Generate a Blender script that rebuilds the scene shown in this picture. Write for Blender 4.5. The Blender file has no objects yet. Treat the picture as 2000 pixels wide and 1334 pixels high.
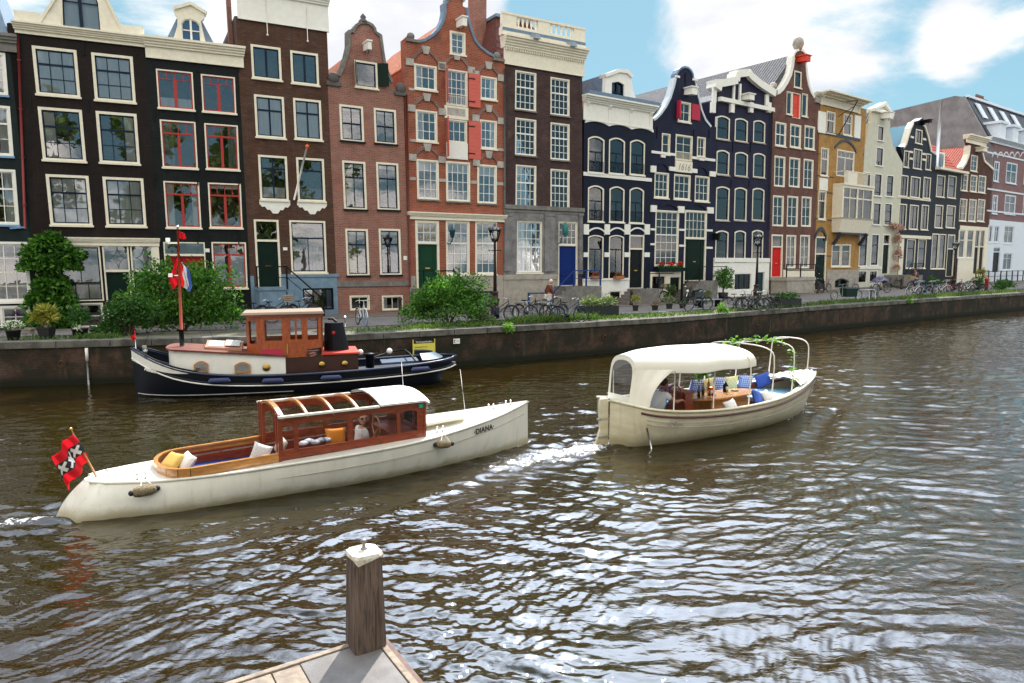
import bpy,math,random
import numpy as np
from mathutils import Vector,Matrix
from mathutils.geometry import delaunay_2d_cdt
R = math.radians
random.seed(7)
rng = np.random.default_rng(7)
S = bpy.context.scene
COL = S.collection
# ---------------------------------------------------------------- camera
FPX,PITCH,CAMH = 1400.0,math.atan(152 / 1400),3.95
cam = bpy.data.objects.new('camera',bpy.data.cameras.new('camera'))
COL.objects.link(cam)
cam.location = (0,0,CAMH)
cam.rotation_euler = (R(90) - PITCH,0,0)
cam.data.sensor_width = 36
cam.data.lens = 36 * FPX / 2000
cam.data.clip_start = 0.1
cam.data.clip_end = 2000
S.camera = cam
S.view_settings.view_transform = 'Standard'
S.view_settings.look = 'None'
S.view_settings.gamma = 1
S.view_settings.exposure = 0.72
S.cycles.use_denoising = True
S.cycles.max_bounces = 8
S.cycles.transparent_max_bounces = 12
S.cycles.sample_clamp_indirect = 6
S.cycles.caustics_reflective = False
S.cycles.caustics_refractive = False
# ---------------------------------------------------------------- sun, sky
SUN_AZ,SUN_EL = R(9),R(50)        # azimuth from +Y towards +X
SUNDIR = Vector((math.sin(SUN_AZ) * math.cos(SUN_EL),math.cos(SUN_AZ) * math.cos(SUN_EL),math.sin(SUN_EL)))
ld = bpy.data.lights.new('sun','SUN')
ld.energy = 4.6
ld.angle = R(0.5)
ld.color = (1.0,0.95,0.87)
sun = bpy.data.objects.new('sun',ld)
COL.objects.link(sun)
sun.rotation_euler = (-SUNDIR).to_track_quat('-Z','Y').to_euler()
def raydir(px,py):
 v = Vector((px - 1000,FPX,667 - py)).normalized()
 return Matrix.Rotation(-PITCH,3,'X') @ v
W = bpy.data.worlds.new("World")
S.world = W
W.use_nodes = True
class NT:
 """tiny helper to write node graphs"""
 def __init__(s,tree):
  s.t = tree; s.n = tree.nodes; s.l = tree.links
 def new(s,typ,**kw):
  nd = s.n.new(typ)
  for k,v in kw.items():
   if k.startswith('i_'):
    key = k[2:]
    sock = nd.inputs[int(key)] if key.isdigit() else nd.inputs[key.replace('_',' ')]
    s.put(sock,v)
   else:
    setattr(nd,k,v)
  return nd
 def put(s,sock,v):
  if isinstance(v,bpy.types.NodeSocket):
   s.l.new(v,sock)
  elif isinstance(v,bpy.types.Node):
   s.l.new(v.outputs[0],sock)
  else:
   sock.default_value = v
 def math(s,op,a,b=0.0,c=0.0,clamp=False):
  nd = s.n.new('ShaderNodeMath'); nd.operation = op; nd.use_clamp = clamp
  s.put(nd.inputs[0],a); s.put(nd.inputs[1],b); s.put(nd.inputs[2],c)
  return nd.outputs[0]
 def mix(s,f,a,b,mode='MIX'):
  nd = s.n.new('ShaderNodeMix'); nd.data_type = 'RGBA'; nd.blend_type = mode
  s.put(nd.inputs[0],f); s.put(nd.inputs[6],a); s.put(nd.inputs[7],b)
  return nd.outputs[2]
 def ramp(s,f,stops,interp='LINEAR'):
  nd = s.n.new('ShaderNodeValToRGB'); nd.color_ramp.interpolation = interp
  cr = nd.color_ramp
  while len(cr.elements) < len(stops): cr.elements.new(0.5)
  for e,(p,c) in zip(cr.elements,stops):
   e.position = p; e.color = (c[0],c[1],c[2],1) if not isinstance(c,(int,float)) else (c,c,c,1)
  s.put(nd.inputs[0],f)
  return nd.outputs[0]
 def smooth(s,v,a,b,lo=0.0,hi=1.0):
  nd = s.n.new('ShaderNodeMapRange'); nd.interpolation_type = 'SMOOTHSTEP'
  s.put(nd.inputs[0],v); nd.inputs[1].default_value = a; nd.inputs[2].default_value = b
  nd.inputs[3].default_value = lo; nd.inputs[4].default_value = hi
  return nd.outputs[0]
def build_world():
 t = NT(W.node_tree); t.n.clear()
 out = t.new('ShaderNodeOutputWorld'); bg = t.new('ShaderNodeBackground')
 sky = t.new('ShaderNodeTexSky',sky_type='NISHITA',sun_disc=False,sun_elevation=SUN_EL,sun_rotation=SUN_AZ,
    altitude=0,air_density=1.0,dust_density=0.6,ozone_density=1.5)
 tc = t.new('ShaderNodeTexCoord')
 d = tc.outputs['Generated']
 sep = t.new('ShaderNodeSeparateXYZ'); t.l.new(d,sep.inputs[0])
 zz = t.math('ADD',t.math('MAXIMUM',sep.outputs[2],0.0),0.22)
 comb = t.new('ShaderNodeCombineXYZ')
 t.l.new(t.math('DIVIDE',sep.outputs[0],zz),comb.inputs[0])
 t.l.new(t.math('DIVIDE',sep.outputs[1],zz),comb.inputs[1])
 comb.inputs[2].default_value = 3.7
 n1 = t.new('ShaderNodeTexNoise',i_Vector=comb.outputs[0],i_Scale=1.35,i_Detail=10.0,i_Roughness=0.62,i_Distortion=0.35)
 m = n1.outputs[0]
 n2 = t.new('ShaderNodeTexNoise',i_Vector=comb.outputs[0],i_Scale=2.6,i_Detail=5.0,i_Roughness=0.55)
 # broad banks of cloud and clear holes, placed by direction in the sky
 def lobe(px,py,inner,outer,amt,vec=None):
  c = vec or raydir(px,py)
  dp = t.new('ShaderNodeVectorMath',operation='DOT_PRODUCT'); t.l.new(d,dp.inputs[0]); dp.inputs[1].default_value = c
  return t.math('MULTIPLY',t.smooth(dp.outputs['Value'],math.cos(R(outer)),math.cos(R(inner))),amt)
 acc = t.math('ADD',m,0.085)
 for a in [(1190,60,1,9,-.30),(1120,30,1,6,-.16),(270,20,1,7,-.20),(1900,210,2,13,-.22),(1680,-60,1,8,-.10),(1960,130,1,8,-.12),
   (1450,130,2,10,.22),(1760,90,1,6,.20),(1930,55,1,5,.26),(620,60,4,18,.22),(1330,20,1,6,.18),(1050,120,0,3,.05)]:
  acc = t.math('ADD',acc,lobe(*a))
 high = t.math('MULTIPLY',t.smooth(sep.outputs[2],0.40,0.54),t.smooth(sep.outputs[1],0.0,0.45))
 acc = t.math('ADD',acc,t.math('MULTIPLY',high,0.09))
 for px_,py_,th_ in ((400,170,25),(540,130,28),(1050,180,31),(1420,260,35)):   # unseen blue gaps added behind the viewpoint for the upper panes to mirror
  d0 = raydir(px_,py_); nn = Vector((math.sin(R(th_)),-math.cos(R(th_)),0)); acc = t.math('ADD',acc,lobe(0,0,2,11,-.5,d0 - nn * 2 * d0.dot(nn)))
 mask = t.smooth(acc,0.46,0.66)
 shade = t.smooth(n2.outputs[0],0.35,0.7)
 near = lobe(0,0,3,33,1.0,SUNDIR)
 # unseen clouds opposite the sun are boosted to light the facades, those in front of it are seen from their shaded side
 lit = t.smooth(sep.outputs[1],-0.55,0.45,1.0,0.0)
 litc = t.mix(lit,(1,1,1,1),(2.7,2.5,2.25,1))
 cloud_a = t.mix(shade,(4.5,4.6,4.9,1),(6.2,6.1,5.9,1))
 cloud_a = t.mix(1.0,cloud_a,litc,'MULTIPLY')
 cloud = t.mix(near,cloud_a,(25.0,25.0,25.0,1))
 blue = t.mix(0.80,sky.outputs[0],(1.3,2.8,3.35,1))
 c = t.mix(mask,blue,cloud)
 c = t.mix(high,c,t.mix(1.0,c,(1.55,1.8,2.2,1),'MULTIPLY'))  # unseen sky above the view, brightened for the water to mirror
 bg.inputs[1].default_value = 0.12
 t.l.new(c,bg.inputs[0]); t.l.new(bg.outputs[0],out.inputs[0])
build_world()
# ---------------------------------------------------------------- projection helpers (photo pixel -> world)
CAM = Vector((0,0,CAMH))
def G(px,py,z=0.0):
 d = raydir(px,py)
 return CAM + d * ((z - CAMH) / d.z)
# ---------------------------------------------------------------- materials
MATS = {}
def mat(name,col,rough=0.6,metal=0.0,var=0.0,vscale=3.0,bump=0.0,bscale=20.0,spec=0.28,col2=None,stretch=None,coat=0.0,sheen=0.0,transl=0.0,island=0.0):
 if name in MATS: return MATS[name]
 m = bpy.data.materials.new(name); m.use_nodes = True
 t = NT(m.node_tree); b = t.n['Principled BSDF']
 b.inputs['Roughness'].default_value = rough
 b.inputs['Metallic'].default_value = metal
 b.inputs['Specular IOR Level'].default_value = spec
 b.inputs['Coat Weight'].default_value = coat
 tc = t.new('ShaderNodeTexCoord'); v = tc.outputs['Object']
 if stretch:
  mp = t.new('ShaderNodeMapping',i_Vector=v); mp.inputs['Scale'].default_value = stretch; v = mp.outputs[0]
 c = (*col,1)
 if var or col2:
  n = t.new('ShaderNodeTexNoise',i_Vector=v,i_Scale=vscale,i_Detail=6.0,i_Roughness=0.65)
  f = t.smooth(n.outputs[0],0.3,0.7)
  c2 = (*col2,1) if col2 else tuple(x * (1 - var) for x in col) + (1,)
  c = t.mix(f,c2,c)
 if island:
  g = t.new('ShaderNodeNewGeometry')
  rr = t.ramp(g.outputs['Random Per Island'],[(0,1 - island),(0.6,1.0),(1,1 + island * .8)])
  c = t.mix(1.0,c,rr,'MULTIPLY')
 t.put(b.inputs['Base Color'],c)
 if bump:
  n = t.new('ShaderNodeTexNoise',i_Vector=v,i_Scale=bscale,i_Detail=4.0)
  bp = t.new('ShaderNodeBump',i_Height=n.outputs[0]); bp.inputs['Strength'].default_value = bump; bp.inputs['Distance'].default_value = 0.02
  t.l.new(bp.outputs[0],b.inputs['Normal'])
 if transl:
  tr = t.new('ShaderNodeBsdfTranslucent'); t.put(tr.inputs[0],c)
  mx = t.new('ShaderNodeMixShader'); mx.inputs[0].default_value = transl
  t.l.new(b.outputs[0],mx.inputs[1]); t.l.new(tr.outputs[0],mx.inputs[2])
  t.l.new(mx.outputs[0],t.n['Material Output'].inputs[0])
 MATS[name] = m
 return m
def brick(name,c1,c2,mortar,msize=0.009,grime=0.35,scale=1.0,rough=0.8,bump=0.5,light=None,lightamt=0.0,axis='x'):
 if name in MATS: return MATS[name]
 m = bpy.data.materials.new(name); m.use_nodes = True
 t = NT(m.node_tree); b = t.n['Principled BSDF']; b.inputs['Roughness'].default_value = rough
 b.inputs['Specular IOR Level'].default_value = 0.15
 tc = t.new('ShaderNodeTexCoord'); v = tc.outputs['Object']
 sp = t.new('ShaderNodeSeparateXYZ'); t.l.new(v,sp.inputs[0])
 cb = t.new('ShaderNodeCombineXYZ'); t.l.new(t.math('ADD',sp.outputs[0],sp.outputs[1]),cb.inputs[0]); t.l.new(sp.outputs[2],cb.inputs[1])
 br = t.new('ShaderNodeTexBrick',i_Vector=cb.outputs[0])
 br.inputs['Color1'].default_value = (*c1,1); br.inputs['Color2'].default_value = (*c2,1); br.inputs['Mortar'].default_value = (*mortar,1)
 br.inputs['Scale'].default_value = 1.0 / scale
 br.inputs['Mortar Size'].default_value = msize
 br.inputs['Brick Width'].default_value = 0.225; br.inputs['Row Height'].default_value = 0.07; br.inputs['Bias'].default_value = -0.1
 n = t.new('ShaderNodeTexNoise',i_Vector=v,i_Scale=1.3,i_Detail=7.0,i_Roughness=0.7)
 c = t.mix(t.smooth(n.outputs[0],0.38,0.66,0.0,min(1,grime * 1.5)),br.outputs[0],tuple(x * 0.45 for x in c1) + (1,))
 # rain streaks, narrow in x and long in z
 mp = t.new('ShaderNodeMapping',i_Vector=v); mp.inputs['Scale'].default_value = (2.2,2.2,0.25)
 n3 = t.new('ShaderNodeTexNoise',i_Vector=mp.outputs[0],i_Scale=1.6,i_Detail=5.0)
 c = t.mix(t.smooth(n3.outputs[0],0.48,0.75,0.0,0.5),c,tuple(x * 1.5 for x in c2) + (1,))
 if light:
  n4 = t.new('ShaderNodeTexNoise',i_Vector=v,i_Scale=0.9,i_Detail=8.0,i_Roughness=0.75)
  c = t.mix(t.smooth(n4.outputs[0],0.55,0.68,0.0,lightamt),c,(*light,1))
 t.put(b.inputs['Base Color'],c)
 bp = t.new('ShaderNodeBump',i_Height=t.math('SUBTRACT',1.0,br.outputs[1])); bp.inputs['Strength'].default_value = bump; bp.inputs['Distance'].default_value = 0.008
 t.l.new(bp.outputs[0],b.inputs['Normal'])
 MATS[name] = m
 return m
def tiles(name,c1,c2,w=0.26,hgt=0.34):
 """pantiles: rows across the slope with a rounded profile"""
 if name in MATS: return MATS[name]
 m = bpy.data.materials.new(name); m.use_nodes = True
 t = NT(m.node_tree); b = t.n['Principled BSDF']; b.inputs['Roughness'].default_value = 0.85; b.inputs['Specular IOR Level'].default_value = 0.2
 tc = t.new('ShaderNodeTexCoord'); sp = t.new('ShaderNodeSeparateXYZ'); t.l.new(tc.outputs['Object'],sp.inputs[0])
 sx = t.math('SINE',t.math('MULTIPLY',sp.outputs[1],2 * math.pi / w))
 fr = t.math('FRACT',t.math('DIVIDE',sp.outputs[2],hgt))
 hh = t.math('ADD',t.math('MULTIPLY',sx,0.5),t.math('MULTIPLY',fr,-0.9))
 n = t.new('ShaderNodeTexNoise',i_Vector=tc.outputs['Object'],i_Scale=6.0,i_Detail=5.0)
 c = t.mix(t.smooth(n.outputs[0],0.3,0.7),(*c1,1),(*c2,1))
 t.put(b.inputs['Base Color'],c)
 bp = t.new('ShaderNodeBump',i_Height=hh); bp.inputs['Strength'].default_value = 1.0; bp.inputs['Distance'].default_value = 0.07
 t.l.new(bp.outputs[0],b.inputs['Normal'])
 MATS[name] = m
 return m
def wood(name,c1,c2,rough=0.35,scale=(1.0,9.0,9.0),coat=0.3,wave=3.0):
 if name in MATS: return MATS[name]
 m = bpy.data.materials.new(name); m.use_nodes = True
 t = NT(m.node_tree); b = t.n['Principled BSDF']; b.inputs['Roughness'].default_value = rough; b.inputs['Coat Weight'].default_value = coat
 b.inputs['Coat Roughness'].default_value = 0.12
 tc = t.new('ShaderNodeTexCoord'); mp = t.new('ShaderNodeMapping',i_Vector=tc.outputs['Object']); mp.inputs['Scale'].default_value = scale
 n = t.new('ShaderNodeTexNoise',i_Vector=mp.outputs[0],i_Scale=wave,i_Detail=7.0,i_Roughness=0.6,i_Distortion=0.6)
 c = t.mix(t.smooth(n.outputs[0],0.3,0.7),(*c1,1),(*c2,1))
 t.put(b.inputs['Base Color'],c)
 bp = t.new('ShaderNodeBump',i_Height=n.outputs[0]); bp.inputs['Strength'].default_value = 0.15; bp.inputs['Distance'].default_value = 0.01
 t.l.new(bp.outputs[0],b.inputs['Normal'])
 MATS[name] = m
 return m
def glassmat(name,tint=(0.02,0.025,0.03),ior=1.7,through=0.75,rough=0.01):
 if name in MATS: return MATS[name]
 m = bpy.data.materials.new(name); m.use_nodes = True
 t = NT(m.node_tree); t.n.remove(t.n['Principled BSDF'])
 out = t.n['Material Output']
 gl = t.new('ShaderNodeBsdfGlossy'); gl.inputs['Roughness'].default_value = rough; gl.inputs['Color'].default_value = (0.95,0.97,1,1)
 # old panes are slightly wavy
 tc = t.new('ShaderNodeTexCoord'); n = t.new('ShaderNodeTexNoise',i_Vector=tc.outputs['Object'],i_Scale=1.6,i_Detail=2.0)
 bp = t.new('ShaderNodeBump',i_Height=n.outputs[0]); bp.inputs['Strength'].default_value = 0.05; bp.inputs['Distance'].default_value = 0.03
 t.l.new(bp.outputs[0],gl.inputs['Normal'])
 tr = t.new('ShaderNodeBsdfTransparent'); tr.inputs[0].default_value = (through,through,through * 1.02,1)
 fr = t.new('ShaderNodeFresnel'); fr.inputs[0].default_value = ior
 mx = t.new('ShaderNodeMixShader'); t.l.new(fr.outputs[0],mx.inputs[0]); t.l.new(tr.outputs[0],mx.inputs[1]); t.l.new(gl.outputs[0],mx.inputs[2])
 t.l.new(mx.outputs[0],out.inputs[0])
 MATS[name] = m
 return m
cream = mat('cream_paint',(0.80,0.74,0.60),0.45,var=0.12,vscale=5)
white = mat('white_paint',(0.82,0.80,0.74),0.45,var=0.08,vscale=4)
navy = mat('navy_sash',(0.008,0.016,0.036),0.4,spec=0.15)
greenblk = mat('dark_green_door',(0.004,0.016,0.011),0.45,spec=0.12)
redsash = mat('red_sash',(0.36,0.035,0.03),0.4)
blackm = mat('black_iron',(0.007,0.008,0.009),0.45,spec=0.15)
stone = mat('grey_stone',(0.22,0.205,0.19),0.8,var=0.4,vscale=3,bump=0.3,bscale=12)
palestone = mat('pale_stone',(0.40,0.36,0.31),0.8,var=0.3,vscale=3,bump=0.2)
lead = mat('lead_sheet',(0.16,0.24,0.34),0.45,var=0.25,vscale=4)
glass = glassmat('window_glass',ior=1.85,through=.95)
glass_clear = glassmat('clear_glass',ior=1.35,through=0.93)
curtain = mat('net_curtain',(0.95,0.93,0.88),0.9,var=0.10,vscale=4,stretch=(1,1,0.12))
curtain_dim = mat('grey_curtain',(0.34,0.34,0.32),0.9,var=0.4,vscale=8,stretch=(1,1,0.15))
ochrecurt = mat('ochre_curtain',(0.52,0.36,0.10),0.9,var=0.2,vscale=6)
dark_in = mat('dim_interior',(0.02,0.017,0.014),0.9,spec=0,col2=(0.20,0.14,0.08),vscale=0.8)  # dark tone stands in for unlit rooms, paler blotches for lit shapes inside
# ---------------------------------------------------------------- mesh builder
class MB:
 def __init__(s):
  s.v = []; s.f = []; s.m = []; s.mi = 0; s.sm = []; s.smooth = False
 def add(s,vs,fs):
  o = len(s.v); s.v += [tuple(p) for p in vs]
  for f in fs:
   s.f.append([i + o for i in f]); s.m.append(s.mi); s.sm.append(s.smooth)
 def box(s,x0,x1,y0,y1,z0,z1):
  if x0 > x1: x0,x1 = x1,x0
  if y0 > y1: y0,y1 = y1,y0
  if z0 > z1: z0,z1 = z1,z0
  s.add([(x0,y0,z0),(x1,y0,z0),(x1,y1,z0),(x0,y1,z0),(x0,y0,z1),(x1,y0,z1),(x1,y1,z1),(x0,y1,z1)],
   [(0,3,2,1),(4,5,6,7),(0,1,5,4),(1,2,6,5),(2,3,7,6),(3,0,4,7)])
  return s
 def hexa(s,a,b):
  """two quads (4 points each) joined"""
  s.add(list(a) + list(b),[(3,2,1,0),(4,5,6,7),(0,1,5,4),(1,2,6,5),(2,3,7,6),(3,0,4,7)])
  return s
 def bar(s,p,q,w=0.05,h=None,up=(0,0,1)):
  p = Vector(p); q = Vector(q); h = h or w
  d = (q - p).normalized(); u = Vector(up)
  if abs(d.dot(u)) > 0.98: u = Vector((0,1,0))
  a = d.cross(u).normalized() * (w / 2); c = a.cross(d).normalized() * (h / 2)
  s.hexa([p - a - c,p + a - c,p + a + c,p - a + c],[q - a - c,q + a - c,q + a + c,q - a + c])
  return s
 def tube(s,pts,r,n=8,caps=True,closed=False):
  pts = [Vector(p) for p in pts]; k = len(pts)
  rs = r if isinstance(r,(list,tuple)) else [r] * k
  vs = []; prev = None
  for i,p in enumerate(pts):
   a = pts[(i - 1) % k] if (closed or i > 0) else p; b = pts[(i + 1) % k] if (closed or i < k - 1) else p
   d = (b - a)
   d = d.normalized() if d.length > 1e-9 else Vector((0,0,1))
   if prev is None:
    u = Vector((0,0,1)) if abs(d.z) < 0.9 else Vector((1,0,0))
    n1 = d.cross(u).normalized()
   else:
    n1 = (prev - d * prev.dot(d)).normalized()
   prev = n1; n2 = d.cross(n1)
   for j in range(n):
    an = 2 * math.pi * j / n
    vs.append(p + (n1 * math.cos(an) + n2 * math.sin(an)) * rs[i])
  fs = []
  for i in range(k if closed else k - 1):
   i2 = (i + 1) % k
   for j in range(n):
    j2 = (j + 1) % n
    fs.append((i * n + j,i2 * n + j,i2 * n + j2,i * n + j2))
  if caps and not closed:
   fs.append(tuple(range(n))[::-1]); fs.append(tuple((k - 1) * n + j for j in range(n)))
  sm = s.smooth; s.smooth = True; s.add(vs,[tuple(reversed(f)) for f in fs]); s.smooth = sm
  return s
 def lathe(s,prof,c=(0,0,0),n=16,axis='z',sq=False):
  vs = []; fs = []; k = len(prof)
  for r,z in prof:
   for j in range(n):
    an = 2 * math.pi * (j + (0.5 if sq else 0)) / n
    x,y = r * math.cos(an),r * math.sin(an)
    p = (x,y,z) if axis == 'z' else ((z,x,y) if axis == 'x' else (x,z,y))
    vs.append((p[0] + c[0],p[1] + c[1],p[2] + c[2]))
  for i in range(k - 1):
   for j in range(n):
    j2 = (j + 1) % n
    f = (i * n + j,i * n + j2,(i + 1) * n + j2,(i + 1) * n + j)
    fs.append(f if axis != 'y' else f[::-1])
  fs.append(tuple(range(n))[::-1] if axis != 'y' else tuple(range(n)))
  top = tuple((k - 1) * n + j for j in range(n))
  fs.append(top if axis != 'y' else top[::-1])
  sm = s.smooth; s.smooth = not sq; s.add(vs,fs); s.smooth = sm
  return s
 def sphere(s,c,r,n=12,k=8,sc=(1,1,1)):
  vs = []; fs = []
  for i in range(k + 1):
   th = math.pi * i / k
   for j in range(n):
    an = 2 * math.pi * j / n
    vs.append((c[0] + r * sc[0] * math.sin(th) * math.cos(an),c[1] + r * sc[1] * math.sin(th) * math.sin(an),c[2] - r * sc[2] * math.cos(th)))
  for i in range(k):
   for j in range(n):
    j2 = (j + 1) % n
    fs.append((i * n + j,i * n + j2,(i + 1) * n + j2,(i + 1) * n + j))
  sm = s.smooth; s.smooth = True; s.add(vs,fs); s.smooth = sm
  return s
 def ring(s,outer,inner,y0,y1):
  """frame between two rings of (x,z), y0 front, y1 back"""
  n = len(outer)
  vs = [(x,y0,z) for x,z in outer] + [(x,y0,z) for x,z in inner] + [(x,y1,z) for x,z in inner] + [(x,y1,z) for x,z in outer]
  fs = []
  for i in range(n):
   j = (i + 1) % n
   fs += [(i,j,n + j,n + i),(n + i,n + j,2 * n + j,2 * n + i),(3 * n + j,3 * n + i,2 * n + i,2 * n + j),(j,i,3 * n + i,3 * n + j)]
  s.add(vs,fs)
  return s
 def poly(s,ring,y0,y1,holes=()):
  """solid plate from a ring of (x,z), y0 front, y1 back, with holes"""
  co = []; ed = []
  rings = [ring] + list(holes)
  for r in rings:
   o = len(co); co += [Vector(p) for p in r]; ed += [(o + i,o + (i + 1) % len(r)) for i in range(len(r))]
  vv,ee,ff,_,_,_ = delaunay_2d_cdt(co,ed,[],0,1e-5)
  def inside(p):
   c = False
   for r in rings:
    for i in range(len(r)):
     a = r[i]; b = r[i - 1]
     if (a[1] > p[1]) != (b[1] > p[1]) and p[0] < (b[0] - a[0]) * (p[1] - a[1]) / (b[1] - a[1]) + a[0]: c = not c
   return c
  fr = []
  for f in ff:
   cx = sum(vv[i][0] for i in f) / 3; cz = sum(vv[i][1] for i in f) / 3
   if inside((cx,cz)):
    a,b,c = (vv[i] for i in f)
    if (b[0] - a[0]) * (c[1] - a[1]) - (b[1] - a[1]) * (c[0] - a[0]) < 0: f = f[::-1]
    fr.append(tuple(f))
  s.add([(p[0],y0,p[1]) for p in vv],fr)
  s.add([(p[0],y1,p[1]) for p in vv],[f[::-1] for f in fr])
  for k,r in enumerate(rings):
   area = sum(r[i - 1][0] * r[i][1] - r[i][0] * r[i - 1][1] for i in range(len(r)))
   if (area < 0) != (k > 0): r = r[::-1]
   for i in range(len(r)):
    a = r[i]; b = r[(i + 1) % len(r)]
    s.add([(a[0],y0,a[1]),(b[0],y0,b[1]),(b[0],y1,b[1]),(a[0],y1,a[1])],[(3,2,1,0)])
  return s
 def mesh(s,name,mats,warp=None):
  me = bpy.data.meshes.new(name)
  v = s.v if warp is None else [warp(p) for p in s.v]
  me.from_pydata(v,[],s.f)
  for m in (mats if isinstance(mats,(list,tuple)) else [mats]): me.materials.append(m)
  me.polygons.foreach_set('material_index',s.m)
  me.polygons.foreach_set('use_smooth',s.sm)
  me.update()
  return me
 def build(s,name,mats,parent=None,warp=None,bevel=0.0,**tags):
  o = bpy.data.objects.new(name,s.mesh(name,mats,warp)); COL.objects.link(o)
  if parent: o.parent = parent
  if bevel:
   b = o.modifiers.new('bevel','BEVEL'); b.width = bevel; b.segments = 2; b.limit_method = 'ANGLE'; b.angle_limit = R(40)
  tag(o,**tags)
  return o
def tag(o,label=None,cat=None,group=None,kind=None):
 if label: o['label'] = label
 if cat: o['category'] = cat
 if group: o['group'] = group
 if kind: o['kind'] = kind
 return o
def thing(name,label,cat,loc=(0,0,0),rz=0.0,group=None):
 o = bpy.data.objects.new(name,None); COL.objects.link(o)
 o.location = loc; o.rotation_euler = (0,0,rz); o.empty_display_size = 0.3
 return tag(o,label,cat,group)
def copy_tree(o,loc=None,rz=None,label=None,parent=None,swap=None):
 c = o.copy(); COL.objects.link(c)
 c.parent = parent
 if loc is not None: c.location = loc
 if rz is not None: c.rotation_euler = (c.rotation_euler[0],c.rotation_euler[1],rz)
 if label: c['label'] = label
 if swap and c.type == 'MESH' and c.data.materials and c.data.materials[0].name in swap:
  key = (c.data.name,tuple(sorted((k,v.name) for k,v in swap.items())))
  if key not in SWAPS:
   d = c.data.copy()
   for i,mm in enumerate(d.materials):
    if mm.name in swap: d.materials[i] = swap[mm.name]
   SWAPS[key] = d
  c.data = SWAPS[key]
 for ch in [x for x in KIDS(o)]: copy_tree(ch,parent=c,swap=swap)
 return c
SWAPS = {}
def KIDS(o): return list(o.children)
def text_mesh(txt,size,extrude=0.002,shear=0.0,space=1.0,bold=0.0):
 cu = bpy.data.curves.new('txt','FONT'); cu.body = txt; cu.size = size; cu.extrude = extrude; cu.align_x = 'CENTER'; cu.align_y = 'CENTER'
 cu.shear = shear; cu.space_character = space; cu.offset = bold
 o = bpy.data.objects.new('txt',cu); COL.objects.link(o)
 dg = bpy.context.evaluated_depsgraph_get(); dg.update()
 me = bpy.data.meshes.new_from_object(o.evaluated_get(dg)); bpy.data.objects.remove(o)
 return me
def put_text(name,txt,size,m,parent,matrix,shear=0.0,space=1.0,bold=0.0):
 me = text_mesh(txt,size,shear=shear,space=space,bold=bold); me.name = name
 me.materials.clear(); me.materials.append(m)
 o = bpy.data.objects.new(name,me); COL.objects.link(o); o.parent = parent; o.matrix_local = matrix
 return o
# ---------------------------------------------------------------- canal geometry
ZQ = 1.45
def kx(px):
 d = raydir(px,515); return d.x / d.y
def march(p,px,a):
 c,s = math.cos(R(a)),math.sin(R(a)); k = kx(px)
 t = (k * p[1] - p[0]) / (c - k * s)
 return (p[0] + c * t,p[1] + s * t)
FN = [-80,68,313,489,658,800,982,1138,1270,1393,1502,1592,1677,1752,1816,1870,1926,2060]
FA = [25,25,25,28,31,31,31,35,35,36,36,37,37,37,37,37,37]
FP = {982: march((kx(1060) * 42,42),982,31)}
for i in range(FN.index(982),len(FN) - 1): FP[FN[i + 1]] = march(FP[FN[i]],FN[i + 1],FA[i])
for i in range(FN.index(982),0,-1): FP[FN[i - 1]] = march(FP[FN[i]],FN[i - 1],FA[i - 1])
def rise(px):
 return float(np.interp(px,[-100,300,658,1300,1500,1700,2100],[-.25,-.25,0,0,.2,.5,.6]))
QP = [tuple(G(px,py,ZQ)[:2]) for px,py in [(-420,668),(0,669),(215,664),(672,654),(950,640),(1300,621),(1620,597),(2000,571.5),(2300,556)]]
class House:
 """facade frame: x along the street, z up, -y towards the canal; origin at the facade's foot"""
 def __init__(s,a,b,label,L=None,Rr=None,cat='house',name='canal_house'):
  s.a,s.b = a,b
  A = Vector((*FP[a],0)); B = Vector((*FP[b],0))
  s.W = (B - A).length; s.th = math.atan2(B.y - A.y,B.x - A.x)
  s.z0 = ZQ + rise((a + b) / 2)
  s.O = Vector((A.x,A.y,s.z0))
  s.X = (B - A).normalized(); s.N = Vector((s.X.y,-s.X.x,0))
  s.la = s.lb = 0.0
  if L:   # edge seen through two pixels: the wall leans like that
   (u1,z1),(u2,z2) = s.raw(*L[0]),s.raw(*L[1]); s.la = max(-.03,min(.03,(u1 - u2) / (z1 - z2)))
  if Rr:
   (u1,z1),(u2,z2) = s.raw(*Rr[0]),s.raw(*Rr[1]); s.lb = max(-.03,min(.03,(u1 - u2) / (z1 - z2)))
  s.root = thing(name,label,cat,s.O,s.th)
 def raw(s,px,py,y=0.0):
  d = raydir(px,py); o = s.O - s.N * y
  t = (o - CAM).dot(s.N) / d.dot(s.N)
  p = CAM + d * t
  return (p - s.O).dot(s.X),p.z - s.z0
 def pix(s,px,py,y=0.0):
  u,z = s.raw(px,py,y)
  a = s.la; b = (s.lb - s.la) / s.W
  return (u - a * z) / (1 + b * z),z
 def warp(s,p):
  u,y,z = p
  return (u + (s.la + (s.lb - s.la) * u / s.W) * z,y,z)
 def rect(s,x0,x1,y0,y1):
  xc,yc = (x0 + x1) / 2,(y0 + y1) / 2
  return s.pix(x0,yc)[0],s.pix(x1,yc)[0],s.pix(xc,y1)[1],s.pix(xc,y0)[1]
 def wpt(s,u,y,z):
  p = s.warp((u,y,z)); return s.O + s.X * p[0] - s.N * p[1] + Vector((0,0,p[2]))
 def part(s,mb,name,m,parent=None,**k):
  return mb.build(name,m,parent or s.root,warp=s.warp,**k)
 def pbox(s,mb,x0,x1,y0,y1,proj=.05,dep=0.0):
  u0,u1,z0,z1 = s.rect(x0,x1,y0,y1); mb.box(u0,u1,-proj,dep,z0,z1); return mb
 def pts(s,lst): return [s.pix(*p) for p in lst]
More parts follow.
